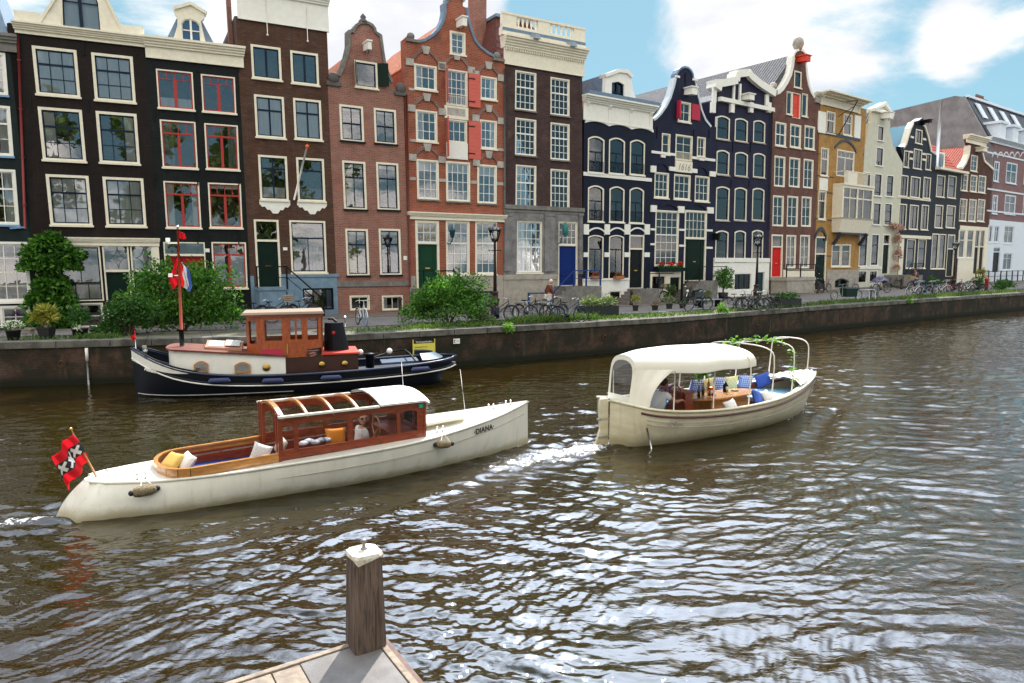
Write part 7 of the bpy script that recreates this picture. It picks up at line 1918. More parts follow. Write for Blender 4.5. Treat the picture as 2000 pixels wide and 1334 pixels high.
bx_ = HC.b(.62) ; ang = math.atan2(HC.b(.45) - HC.b(.8),.35)
M = Matrix.Translation((.62,-(bx_ + .03),HC.z(.62) - .32)) @ Matrix.Rotation(ang,4,'Z') @ Matrix.Rotation(R(90),4,'X') @ Matrix.Rotation(R(-10),4,'Z')
put_text('name_lettering','Makum',.15,white,LC,M,shear=.15,bold=.006)
# ---------------------------------------------------------------- foliage
def leafmat(name,c1,c2,c3=None,rough=.55):
 if name in MATS: return MATS[name]
 m = bpy.data.materials.new(name); m.use_nodes = True; t = NT(m.node_tree); b = t.n['Principled BSDF']; b.inputs['Roughness'].default_value = rough; b.inputs['Specular IOR Level'].default_value = .35
 g = t.new('ShaderNodeNewGeometry'); st = [(0,c1),(.55,c2)] + ([(1,c3)] if c3 else [(1,tuple(x * 1.35 for x in c2))])
 c = t.ramp(g.outputs['Random Per Island'],st); t.put(b.inputs['Base Color'],c)
 tr = t.new('ShaderNodeBsdfTranslucent'); t.put(tr.inputs[0],t.mix(1.0,c,(1.3,1.5,.6,1),'MULTIPLY')); mx = t.new('ShaderNodeMixShader'); mx.inputs[0].default_value = .35
 t.l.new(b.outputs[0],mx.inputs[1]); t.l.new(tr.outputs[0],mx.inputs[2]); t.l.new(mx.outputs[0],t.n['Material Output'].inputs[0]); MATS[name] = m
 return m
def leaves(name,pts,nrm,size,m,parent,aspect=.55,droop=.3,jit=.5,matrix=None):
 """a mesh of folded leaf shapes at pts"""
 n = len(pts); r = rng
 s = size * (1 + jit * (r.random(n) - .5) * 2)
 d = nrm + r.normal(0,.7,(n,3)); d[:,2] -= droop * r.random(n); d /= np.linalg.norm(d,axis=1)[:,None] + 1e-9
 a = np.cross(d,r.normal(0,1,(n,3))); a /= np.linalg.norm(a,axis=1)[:,None] + 1e-9
 up = np.cross(a,d)
 w = (s * aspect)[:,None] * a * .5; l = s[:,None] * d; f = (s * .12)[:,None] * up
 V = np.stack([pts,pts + l * .45 + w + f,pts + l,pts + l * .45 - w + f],1).reshape(-1,3)
 me = bpy.data.meshes.new(name); me.vertices.add(4 * n); me.vertices.foreach_set('co',V.ravel())
 me.loops.add(4 * n); me.loops.foreach_set('vertex_index',np.arange(4 * n,dtype=np.int32)); me.polygons.add(n)
 me.polygons.foreach_set('loop_start',np.arange(0,4 * n,4,dtype=np.int32)); me.polygons.foreach_set('loop_total',np.full(n,4,np.int32)); me.update(calc_edges=True)
 me.materials.append(m); o = bpy.data.objects.new(name,me); COL.objects.link(o)
 if parent: o.parent = parent
 return o
def clump(n,c,r_,shell=.55,flat=1.0):
 """n points in an ellipsoid shell, with outward normals"""
 d = rng.normal(0,1,(n,3)); d /= np.linalg.norm(d,axis=1)[:,None]; d[:,2] = np.where(d[:,2] < -.3,-d[:,2] * .5,d[:,2])
 q = shell + (1 - shell) * rng.random(n) ** .5
 return np.array(c) + d * q[:,None] * np.array(r_),d
def bush(nm,label,cat,loc,w,d_,h_,n,leaf,m,group=None,nclump=14,rz=0.0,aspect=.5,stem=True,seed=0):
 t = thing(nm,label,cat,loc,rz,group); P = []; N = []
 for k in range(nclump):
  a = rng.random() * 6.283; q = rng.random() ** .5; zf = rng.random() ** .8
  sc = (1 - .55 * zf); c = (math.cos(a) * q * w * .44 * sc,math.sin(a) * q * d_ * .44 * sc,h_ * (.04 + .76 * zf)); rr_ = (.16 + .12 * rng.random())
  p,nn = clump(max(4,n // nclump),c,(w * rr_,max(d_,w * .4) * rr_,h_ * rr_ * 1.05),.35); P.append(p); N.append(nn)
  if k < nclump * .8:     # a shoot sticking out of the mass
   tip = np.array(c) + np.array([rng.normal() * w * .1,rng.normal() * d_ * .1,h_ * (.16 + .22 * rng.random())]); q_ = rng.random((max(3,n // nclump // 5),1)); p = np.array(c) + (tip - np.array(c)) * q_ + rng.normal(0,.02,(len(q_),3)); P.append(p); N.append(np.tile([0,0,.6],(len(p),1)))
 P = np.concatenate(P); N = np.concatenate(N); P[:,2] = np.maximum(P[:,2],.01)
 leaves('foliage',P,N,leaf,m,t,aspect)
 if stem:
  s_ = MB()
  for k in range(6): a = k * 1.05; s_.tube([(0,0,-.05),(math.cos(a) * w * .12,math.sin(a) * d_ * .12,h_ * .4),(math.cos(a) * w * .25,math.sin(a) * d_ * .25,h_ * .75)],[.03,.02,.008],5)
  s_.build('stem',mat('bark',(.10,.07,.05),.9),t)
 return t
g_mid = leafmat('leaf_mid',(.020,.070,.012),(.065,.19,.028),(.18,.36,.055)); g_dark = leafmat('leaf_dark',(.012,.042,.010),(.038,.12,.022),(.10,.22,.045))
g_light = leafmat('leaf_light',(.06,.15,.02),(.13,.30,.04),(.24,.42,.07)); g_yel = leafmat('leaf_yellow',(.10,.13,.02),(.30,.28,.05),(.48,.42,.10)); g_grey = leafmat('leaf_grey',(.08,.12,.06),(.17,.22,.11),(.30,.34,.18))
def obj_facing(p): return 0.0
# climber on the left houses
v = thing('climbing_plant','large leafy climber covering the wall between the two leftmost dark houses','climbing plant',h2.wpt(.2,-.05,0),h2.th)
P = []; N = []
for (px_,py_,rx,rz_,nn) in ((95,482,.75,.5,800),(75,520,.75,.6,700),(110,520,.85,.5,900),(130,500,.6,.35,400),(100,560,.7,.6,800),(85,590,.7,.6,600),(115,590,.7,.6,600),(118,625,.75,.6,700),(90,630,.8,.6,600),(100,470,.35,.35,180),(60,500,.4,.5,250)):
 u,z = h2.pix(px_,py_); p,n_ = clump(nn,(u - .2,-.30,z),(rx,.36,rz_),.3); P.append(p); N.append(n_)
P = np.concatenate(P); N = np.concatenate(N); P[:,1] = np.minimum(P[:,1],-.08); N[:,1] -= .5
leaves('foliage',P,N,.17,g_mid,v,.75,.6); MB().tube([(0,-.06,0),(.1,-.08,1.5),(-.1,-.08,3.0),(.2,-.08,4.2)],[.05,.04,.03,.015],6).build('trunk',mat('bark',(.10,.07,.05),.9),v)
# big shrubs on the quay
def at(px,py): p = PG(px,py); return (p.x,p.y,p.z)
bush('shrub','largest green shrub on the quay behind the tugboat mast','shrub',at(360,648),5.4,2.2,2.6,13000,.13,g_mid,'shrubs on the quay',34)
bush('shrub','dark leafy shrub with lilac flowers spilling over the quay beside the tugboat bow','shrub',at(252,655),2.5,1.5,1.35,3600,.11,g_dark,'shrubs on the quay',14)
bush('shrub','tall yellowish green shoots rising behind the tugboat mast in front of the red door','shrub',at(392,640),1.5,1.0,2.75,900,.12,g_light,'shrubs on the quay',9)
bush('shrub','big bright green bush on the quay to the left of the nearest street lamp','shrub',at(878,633),4.1,1.8,2.05,10000,.12,g_mid,'shrubs on the quay',28)
bush('shrub','small grey green bush touching the foot of the nearest street lamp','shrub',at(943,632),1.5,.9,1.0,1200,.10,g_grey,'shrubs on the quay',8)
# grass and weeds along the quay edge (nobody could count it)
P = []; N = []
for (xa,xb,dens,hh) in ((0,230,220,.07),(150,215,350,.14),(680,800,300,.05),(800,1010,1300,.15),(1000,1150,3800,.36),(1150,1240,500,.13),(1240,1400,700,.08),(1400,1600,900,.11),(1600,1750,1800,.24),(1750,1990,3000,.32)):
 for q in range(dens):
  px_ = xa + (xb - xa) * rng.random(); i = int(np.interp((px_ - 1000) / 1408,KS,range(NS))); i = min(max(i,0),NS - 2); t_ = .035 + .13 * rng.random() ** 1.6; a = gp_(i,t_); b = gp_(i + 1,t_); f = rng.random()
  pz = hh * rng.random() * (.4 + .6 * math.sin(px_ * .11) ** 2); P.append((a[0] + (b[0] - a[0]) * f,a[1] + (b[1] - a[1]) * f,a[2] + pz * .8)); N.append((0,0,1.3))
gr = leaves('weeds',np.array(P),np.array(N),.13,leafmat('weed_green',(.03,.07,.015),(.07,.14,.025),(.16,.22,.05)),None,.3,0); tag(gr,kind='stuff')
# ferns hanging on the quay wall
for (px_,py_,s_,lb) in ((985,662,.55,'bright green fern hanging down the quay wall right of the nearest lamp'),(1398,628,.8,'light green leafy weed spilling over the quay edge near the scooter'),(1762,590,.4,'small tuft of weed hanging over the quay edge near the parked bicycles')):
 b_ = G(px_,py_,ZQ);
 k_ = b_.x / b_.y; i = int(np.interp(k_,KS,range(NS))); q_ = ql[i]
 t = thing('wall_fern',lb,'fern',(q_[0] + .05,q_[1] - .1,ZQ)); p,n_ = clump(int(420 * s_),(0,-.05,-.1 if px_ != 1398 else .15),(.35 * s_,.18,.5 * s_),.2); leaves('foliage',p,n_,.11,g_light,t,.45,1.0)
# pots on the left quay
potm = mat('black_pot',(.02,.02,.022),.6)
def potted(label,px,py,r,h_,build,group='potted plants on the left quay',cat='potted plant',square=False,pm=None):
 t = thing('potted_plant',label,cat,at(px,py),0,group)
 p = MB().lathe([(r * .78,0),(r,h_),(r * 1.06,h_),(r * 1.06,h_ + .03),(r * .9,h_ + .03)],(0,0,0),4 if square else 16,sq=square); p.build('pot',pm or potm,t); build(t,h_); return t
def p_flowers(t,z):
 p,n_ = clump(260,(0,0,z + .1),(.30,.30,.18),.5); leaves('foliage',p,n_,.07,g_dark,t,.6)
 p,n_ = clump(170,(0,0,z + .16),(.32,.32,.18),.9); leaves('blossom',p,n_,.05,leafmat('petal_white',(.6,.6,.58),(.75,.75,.72)),t,.9)
 p,n_ = clump(60,(.12,.05,z + .55),(.05,.05,.22),.2); leaves('flower_spike',p,n_,.06,leafmat('leaf_purple',(.03,.01,.05),(.06,.02,.09)),t,.5)
def p_yucca(t,z):
 P,N = [],[]
 for k in range(9):
  a = k * .7; c = (math.cos(a) * .26 * (k % 3) / 2,math.sin(a) * .2 * (k % 3) / 2,z + .3 + .09 * (k % 4)); p,n_ = clump(90,c,(.10,.10,.10),.2); P.append(p); N.append(n_ * 1.6)
  MB().tube([(0,0,z),(c[0] * .7,c[1] * .7,z + .2),c],.014,5).build('stem',mat('pale_bark',(.35,.28,.16),.9),t)
 leaves('foliage',np.concatenate(P),np.concatenate(N),.24,g_yel,t,.16,.2)
def p_tall(t,z): p,n_ = clump(420,(0,0,z + .35),(.34,.3,.42),.2); leaves('foliage',p,n_,.13,g_dark,t,.35); p,n_ = clump(20,(.08,-.25,z),(.1,.08,.12),.2); leaves('blossom',p,n_,.1,leafmat('petal_white',(.6,.6,.58),(.75,.75,.72)),t,.5)
potted('low black pot with white daisies and a purple flower spike',27,664,.22,.30,p_flowers)
potted('black square pot with a yellow green long leaved plant in front of the climber',92,662,.28,.36,p_yucca,square=True)
potted('black pot with a thin dark leaved bush before the green shop door',157,660,.25,.30,p_tall)
MB().box(-.5,.5,-.15,.15,.16,.22).box(-.45,-.38,-.13,.13,0,.16).box(.38,.45,-.13,.13,0,.16).build('low_bench',plank,None,label='low wooden bench behind the white daisies',cat='bench').location = at(40,652)
# measuring rod and signs on the quay wall
def onwall(px,py,dy=.12):
 """a spot on the quay wall's face"""
 d = raydir(px,py); best = None
 for a,b in zip(QP,QP[1:]):
  A = Vector((*a,0)); B_ = Vector((*b,0)); n = Vector(((B_ - A).y,-(B_ - A).x,0)).normalized()
  t = (A - CAM).dot(n) / d.dot(n); p = CAM + d * t; s_ = (p - A).dot(B_ - A) / (B_ - A).length_squared
  if 0 <= s_ <= 1: best = (p + n * dy,math.atan2((B_ - A).y,(B_ - A).x))
 return best
p,a = onwall(172,716,.05); t = thing('gauge_pole','thin white vertical pole fixed to the quay wall left of the tugboat','pole',p,a)
MB().lathe([(.05,.2),(.05,.62),(.03,.62)],(0,0,0),8).build('cap',white,t); MB().tube([(0,0,-.62),(0,0,.2)],.03,8).build('pole',mat('dirty_white',(.45,.45,.42),.7,var=.4),t); MB().box(-.06,.06,-.02,.06,.0,.03).box(-.06,.06,-.02,.06,-.4,-.37).build('bracket',blackm,t)
p,a = onwall(826,676,.10); t = thing('notice_board','yellow and black notice board on the quay wall above the tugboat stern','sign',p,a)
MB().box(-.42,.42,-.01,.01,-.45,.12).build('panel',mat('sign_yellow',(.70,.62,.10),.6),t)
MB().box(-.38,.38,-.014,.008,.12,.24).build('header',blackm,t); MB().box(-.45,-.42,-.02,.02,-.45,.27).box(.42,.45,-.02,.02,-.45,.27).build('post',mat('sign_yellow',(.70,.62,.10),.6),t)
put_text('header_lettering','Werkzaamheden',.098,white,t,Matrix.Translation((0,-.018,.175)) @ Matrix.Rotation(R(90),4,'X'))
put_text('date_lettering','15 april 2019 t/m',.075,textm,t,Matrix.Translation((-.13,-.014,-.02)) @ Matrix.Rotation(R(90),4,'X')); put_text('date_lettering','15 mei 2019',.075,textm,t,Matrix.Translation((-.20,-.014,-.14)) @ Matrix.Rotation(R(90),4,'X'))
m_ = MB().box(-.06,.06,-.016,-.011,-.34,-.20); m_.build('symbol_plate',white,t); MB().tube([(.0 + .042 * math.cos(q),-.02,-.27 + .042 * math.sin(q)) for q in np.linspace(0,6.283,17)[:-1]],.007,5,closed=True).bar((-.03,-.02,-.3),(.03,-.02,-.24),.01).build('symbol',redflag,t); MB().box(.15,.31,-.016,-.011,-.26,-.235).build('bar_mark',textm,t)
p,a = onwall(890,666,.08); t = thing('small_sign','small white plate with faint marks on the quay wall right of the yellow board','sign',p,a)
MB().box(-.135,.135,-.01,.01,-.10,.10).build('plate',white,t); MB().box(-.11,-.06,-.014,-.01,-.06,-.03).box(-.11,-.06,-.014,-.01,.02,.06).box(-.11,-.095,-.014,-.01,-.06,.06).build('symbol',mat('sign_green',(.02,.08,.05),.5),t); put_text('lettering','E 24',.07,mat('faint_pink',(.45,.3,.32),.6),t,Matrix.Translation((.04,-.014,0)) @ Matrix.Rotation(R(90),4,'X'))
# ---------------------------------------------------------------- street lamps
lampm = mat('lamp_brown',(.045,.025,.022),.45,var=.3)
def make_lamp():
 t = thing('street_lamp','x','street lamp',(0,0,0),0,'old crown lanterns along the quay')
 MB().lathe([(.20,0),(.20,.5),(.17,.55),(.17,.8),(.21,.84),(.21,.90),(.15,.95),(.13,1.15),(.18,1.19),(.10,1.25)],(0,0,0),12).build('base',lampm,t)
 MB().lathe([(.085,1.22),(.06,2.6),(.05,3.45),(.07,3.48),(.04,3.52)],(0,0,0),12).build('pole',lampm,t)
 MB().tube([(-.26,0,3.1),(.26,0,3.1)],.02,6).sphere((-.26,0,3.1),.03).sphere((.26,0,3.1),.03).build('ladder_bar',blackm,t)
 lan = MB(); n = 6
 for k in range(n):
  a = 2 * math.pi * k / n; b = 2 * math.pi * (k + 1) / n
  lan.bar((.13 * math.cos(a),.13 * math.sin(a),3.5),(.27 * math.cos(a),.27 * math.sin(a),4.0),.018); lan.bar((.27 * math.cos(a),.27 * math.sin(a),4.0),(.27 * math.cos(b),.27 * math.sin(b),4.0),.03); lan.bar((.13 * math.cos(a),.13 * math.sin(a),3.5),(.13 * math.cos(b),.13 * math.sin(b),3.5),.02)
 lo = lan.build('lantern_frame',blackm,t)
 MB().lathe([(.125,3.5),(.262,4.0)],(0,0,0),6).build('lantern_glass',glassmat('lantern_pane',ior=1.5,through=.85,rough=.08),lo); MB().lathe([(.03,3.55),(.05,3.65),(.05,3.75),(.02,3.8)],(0,0,0),8).build('bulb',mat('milky_bulb',(.8,.78,.72),.4),lo)
 cr = MB().lathe([(.31,4.0),(.31,4.03),(.24,4.07),(.12,4.16),(.05,4.2),(.09,4.24),(.05,4.3),(.01,4.36)],(0,0,0),12)
 for k in range(10): a = k * .628; cr.lathe([(.035,4.03),(.03,4.1),(.005,4.15)],(.28 * math.cos(a),.28 * math.sin(a),0),5)
 cr.build('crown',mat('lamp_crown',(.12,.11,.11),.35,.6),t)
 return t
L0 = make_lamp(); L0.location = at(967,622); L0['label'] = 'nearest brown street lamp with a crown lantern beside the green bush'
copy_tree(L0,at(1476,597),.3,'brown street lamp with a crown lantern in front of the white basement'); copy_tree(L0,at(1861,567),.6,'farthest street lamp with a crown lantern, right of the narrow black house')
# ---------------------------------------------------------------- bicycles
def make_bike():
 t = thing('bicycle','x','bicycle',(0,0,0),0,'bicycles parked along the quay and the house fronts')
 tyre = blackrub; rim = mat('dull_rim',(.16,.165,.17),.4,.5)
 for x_ in (-.53,.53):
  w = MB().tube([(x_ + .335 * math.cos(a),0,.345 + .335 * math.sin(a)) for a in np.linspace(0,2 * math.pi,25)[:-1]],.021,6,closed=True).build('wheel',tyre,t)
  r_ = MB().tube([(x_ + .305 * math.cos(a),0,.345 + .305 * math.sin(a)) for a in np.linspace(0,2 * math.pi,21)[:-1]],.012,4,closed=True); r_.sphere((x_,0,.345),.035,8,5)
  for k in range(10): a = k * math.pi / 5; r_.tube([(x_,0,.345),(x_ + .3 * math.cos(a),0,.345 + .3 * math.sin(a))],.003,3,caps=False)
  r_.build('rim',rim,w)
 f = MB(); hd = (.40,0,.86); bb = (-.08,0,.30); st = (-.20,0,.80)
 f.tube([(.44,0,.70),(.38,0,.98)],.018,6).tube([(.42,0,.78),bb],.019,6).tube([bb,st],.017,6).tube([(.41,0,.88),(.0,0,.62),(-.165,0,.64)],.016,6).tube([bb,(-.53,.04,.345)],.010,5).tube([(-.18,0,.72),(-.53,.04,.345)],.009,5).tube([bb,(-.53,-.04,.345)],.010,5).tube([(-.18,0,.72),(-.53,-.04,.345)],.009,5)
 f.tube([(.44,0,.70),(.47,.045,.6),(.53,.045,.345)],.011,5).tube([(.44,0,.70),(.47,-.045,.6),(.53,-.045,.345)],.011,5)
 f.build('frame',mat('bike_black',(.015,.016,.02),.35,coat=.4),t)
 for x_,a0_,a1_ in ((-.53,20,200),(.53,10,150)): MB().tube([(x_ + .37 * math.cos(R(a)),0,.345 + .37 * math.sin(R(a))) for a in range(a0_,a1_ + 1,15)],.018,5).build('mudguard',mat('bike_black',(0,0,0)),t)
 MB().hexa([(-.34,-.08,.84),(-.07,-.02,.86),(-.07,.02,.86),(-.34,.08,.84)],[(-.33,-.07,.89),(-.08,-.02,.89),(-.08,.02,.89),(-.33,.07,.89)]).tube([st,(-.21,0,.85)],.013,6).build('saddle',blackm,t)
 MB().tube([(.20,.27,.99),(.32,.24,1.04),(.38,.0,1.03),(.32,-.24,1.04),(.20,-.27,.99)],.012,6).tube([(.38,0,.97),(.38,0,1.04)],.014,6).build('handlebar',chrome,t)
 MB().lathe([(.09,-.01),(.09,.01)],(-.08,0,.30),12,'y').bar((-.08,-.05,.30),(.05,-.06,.20),.015).bar((-.08,.05,.30),(-.21,.06,.40),.015).box(.03,.10,-.11,-.05,.19,.21).box(-.26,-.18,.05,.11,.39,.41).build('crankset',blackm,t)
 MB().box(-.72,-.38,-.06,.06,.735,.745).tube([(-.62,.05,.74),(-.53,.05,.345)],.006,4).tube([(-.62,-.05,.74),(-.53,-.05,.345)],.006,4).build('luggage_rack',blackm,t)
 return t
B0 = make_bike(); bk = {k: v for k,v in dict(blue=mat('bike_blue',(.010,.03,.10),.35,coat=.3),white=mat('bike_white',(.65,.66,.66),.35),teal=mat('bike_teal',(.10,.50,.45),.4),red=mat('bike_red',(.40,.03,.03),.35),grey=mat('bike_grey',(.22,.23,.25),.35),cyan=mat('tyre_blue',(.06,.30,.62),.5),green=mat('bike_green',(.03,.10,.07),.4)).items()}
def bike(px,py,yaw,lb,col=None,tyre=None,sc=1.0,extra=None,first=False):
 sw = {}
 if col: sw['bike_black'] = bk[col]
 if tyre: sw['black_rubber'] = bk[tyre]
 c = B0 if first else copy_tree(B0,swap=sw or None); p = at(px,py); c.location = p; c.rotation_euler = (R(rng.normal() * 2 + 4) * 0,0,R(yaw)); c['label'] = lb; c.scale = (sc,sc,sc)
 if extra == 'crate':
  m = MB();
  for k in range(4): m.box(.42,.82,-.2,.2,.88 + k * .08,.93 + k * .08)
  m.build('front_crate',mat('wicker',(.35,.24,.12),.8),c)
 if extra == 'bag': MB().hexa([(-.75,.08,.35),(-.4,.08,.35),(-.4,.2,.35),(-.75,.2,.35)],[(-.72,.08,.74),(-.42,.08,.74),(-.42,.16,.74),(-.72,.16,.74)]).hexa([(-.75,-.2,.35),(-.4,-.2,.35),(-.4,-.08,.35),(-.75,-.08,.35)],[(-.72,-.16,.74),(-.42,-.16,.74),(-.42,-.08,.74),(-.72,-.08,.74)]).build('pannier',mat('dark_bag',(.04,.04,.07),.8),c)
 return c
bike(706,636,-62,'white bicycle with a bright blue front tyre standing by itself on the quay','white')
for ch in [o for o in bpy.data.objects if o.parent and o.parent.get('label','').startswith('white bicycle with a bright blue')]:
 if ch.name.startswith('wheel') and sum(v.co.x for v in ch.data.vertices) > 0: ch.data = ch.data.copy(); ch.data.materials[0] = bk['cyan']
bike(728,603,10,'grey bicycle with dark panniers against the salmon brick wall','grey',extra='bag'); bike(773,600,190,'navy bicycle leaning by the right basement window of the salmon house','blue')
bike(752,606,25,'white framed bicycle between the two basement windows of the salmon house','white')
bike(506,632,15,'dark bicycle with silver handlebars left of the wheelhouse roof'); bike(537,628,10,'bicycle with a wicker crate behind the tugboat wheelhouse',extra='crate'); bike(592,626,-20,'dark bicycle behind the right end of the tugboat wheelhouse')
bike(975,628,8,'dark blue bicycle leaning on the nearest street lamp','blue'); bike(1002,600,60,'small teal and pink bicycle beside the green cabinet','teal',sc=.75)
for q,(x_,y_,yw,cl_,lb) in enumerate(((1032,624,35,None,'black bicycle in the leftmost steel rack by the grey house'),(1058,626,20,'grey','grey bicycle in the second steel rack'),(1082,626,40,None,'black bicycle in the third rack in front of the walking man'),(1112,630,15,'blue','blue bicycle at the right end of the racks before the planter'))): bike(x_,y_,yw,lb,cl_)
for q,(x_,y_,yw,cl_,lb) in enumerate(((1362,606,10,None,'black bicycle behind the light green weeds'),(1440,606,5,None,'leftmost black bicycle of the group before the white basement'),(1456,607,25,'grey','grey bicycle second in the group before the white basement'),(1470,608,-10,None,'black bicycle at the foot of the middle street lamp'),(1486,606,20,'green','dark green bicycle right of the middle street lamp foot'),(1498,606,185,None,'rightmost bicycle of the group before the white basement'),(1596,570,30,None,'black bicycle at the tall green double door'),(1612,572,40,None,'bicycle upright beside the yellow house cellar window'),(1660,572,20,'grey','grey bicycle behind the cargo bicycle'),(1700,584,60,None,'black bicycle in the rack right of the cargo bicycle'),(1712,582,70,'grey','grey bicycle leaning at the right rack near the cargo bicycle'),(1722,572,15,None,'bicycle under the patchwork rain cover'),(1742,563,10,None,'black moped like bicycle before the pale house steps'))): bike(x_,y_,yw,lb,cl_)
cl_ = ['white','blue',None,'blue','grey',None,'white',None,'red','blue',None,'grey','white','red',None,'grey']
nm_ = ['leftmost','second','third','fourth','fifth','sixth','seventh','eighth','ninth','tenth','eleventh','twelfth','thirteenth','fourteenth','fifteenth','last']
for q in range(16):
 x_ = 1786 + q * 8.7 + (3 if q % 2 else 0); bike(x_,float(np.interp(x_,[1780,1930],[578,569])) - (2.5 if q % 2 else 0),20 + 50 * (q % 3) - (15 if q % 4 else 0),nm_[q] + ' bicycle of the long row parked beyond the cargo bicycle',cl_[q],'cyan' if q == 3 else None)
bike(1283,590,20,'black bicycle with a front crate parked left of the scooter',extra='crate',first=True)
# steel hoops of the bicycle racks
def rack(px,py,lb,m_=None):
 t = MB().tube([(0,-.35,0),(0,-.35,.65),(0,-.28,.74),(0,.28,.74),(0,.35,.65),(0,.35,0)],.028,8).build('bike_rack',m_ or mat('galvanised',(.36,.40,.44),.4,.6),None,label=lb,cat='bike rack',group='steel bicycle racks on the quay'); t.location = at(px,py); t.rotation_euler = (0,0,R(55)); return t
for x_,y_,lb in ((1018,621,'leftmost steel bicycle rack hoop by the weeds'),(1040,620,'second steel bicycle rack hoop behind the weeds'),(1064,622,'third steel bicycle rack hoop behind the weeds'),(1686,588,'left green steel rack hoop at the cargo bicycle'),(1698,587,'right green steel rack hoop past the cargo bicycle')): rack(x_,y_,lb)
# cargo bike
t = thing('cargo_bicycle','green cargo bicycle with a long black covered box on the quay edge','cargo bicycle',at(1655,586),R(200))
for x_ in (-.95,1.15):
 w = MB().tube([(x_ + .30 * math.cos(a),0,.33 + .30 * math.sin(a)) for a in np.linspace(0,2 * math.pi,25)[:-1]],.025,6,closed=True).build('wheel',blackrub,t); MB().tube([(x_ + .27 * math.cos(a),0,.33 + .27 * math.sin(a)) for a in np.linspace(0,2 * math.pi,21)[:-1]],.012,4,closed=True).sphere((x_,0,.33),.05).build('rim',chrome,w)
MB().hexa([(-.55,-.25,.22),(.30,-.25,.22),(.30,.25,.22),(-.55,.25,.22)],[(-.70,-.34,.78),(.42,-.34,.78),(.42,.34,.78),(-.70,.34,.78)]).build('box',mat('cargo_dark_green',(.012,.03,.026),.5),t); MB().hexa([(-.72,-.36,.78),(.44,-.36,.78),(.44,.36,.78),(-.72,.36,.78)],[(-.6,-.2,.86),(.34,-.2,.86),(.34,.2,.86),(-.6,.2,.86)]).build('box_cover',mat('cargo_cover',(.03,.035,.035),.8),t)
MB().tube([(1.15,0,.33),(.75,0,.36),(.62,0,.30),(.45,0,.3)],.03,6).tube([(.75,0,.34),(.68,0,.9)],.022,6).tube([(.45,0,.3),(.46,0,1.05)],.022,6).tube([(-.7,0,.5),(-.95,.03,.33)],.02,6).tube([(.46,.3,1.05),(.46,-.3,1.05)],.015,6).build('frame',mat('cargo_pale_green',(.16,.28,.24),.4),t); MB().box(.58,.84,-.08,.08,.90,.97).build('saddle',blackm,t)
# rain cover over bikes
cv = MB(); cv.smooth = True; vs = []
for i in range(9):
 for j in range(7): u,v_ = i / 8,j / 6; vs.append(((u - .5) * 1.7,(v_ - .5) * .9,1.15 * math.sin(math.pi * (.12 + .76 * u)) ** .6 * math.sin(math.pi * (.15 + .7 * v_)) ** .5 + .03 * math.sin(i * 2 + j * 3)))
cv.v = vs
for i in range(8):
 for j in range(6): a = i * 7 + j; cv.f.append([a,a + 7,a + 8,a + 1]); cv.m.append(0); cv.sm.append(True)
o = cv.build('rain_cover',mat('patchwork_cover',(.20,.20,.34),.7,col2=(.05,.05,.08),vscale=5),None,label='blue and grey rain cover over a bicycle before the pale green house',cat='cover'); o.location = at(1718,566); o.rotation_euler = (0,0,R(20))
# scooter
t = thing('motor_scooter','black motor scooter parked before the house steps beside the hedge','scooter',at(1352,594),R(215))
for x_ in (-.6,.6): MB().tube([(x_ + .2 * math.cos(a),0,.24 + .2 * math.sin(a)) for a in np.linspace(0,2 * math.pi,21)[:-1]],.06,8,closed=True).sphere((x_,0,.24),.1).build('wheel',blackrub,t)
MB().hexa([(-.75,-.16,.4),(.0,-.18,.4),(.0,.18,.4),(-.75,.16,.4)],[(-.85,-.13,.8),(-.05,-.14,.72),(-.05,.14,.72),(-.85,.13,.8)]).box(-.1,.45,-.2,.2,.28,.36).hexa([(.38,-.2,.3),(.5,-.2,.3),(.5,.2,.3),(.38,.2,.3)],[(.30,-.22,1.0),(.40,-.12,1.02),(.40,.12,1.02),(.30,.22,1.0)]).build('body',mat('scooter_black',(.012,.013,.016),.25,coat=.6),t,bevel=.03)
MB().hexa([(-.82,-.15,.80),(-.05,-.15,.74),(-.05,.15,.74),(-.82,.15,.80)],[(-.8,-.12,.9),(-.1,-.12,.82),(-.1,.12,.82),(-.8,.12,.9)]).build('seat',blackm,t,bevel=.02); MB().tube([(.34,-.32,1.08),(.40,0,1.06),(.34,.32,1.08)],.02,6).tube([(.38,0,1.0),(.6,0,.24)],.03,6).build('handlebar',chrome,t); MB().sphere((.46,0,.8),.09).build('headlight',white,t)
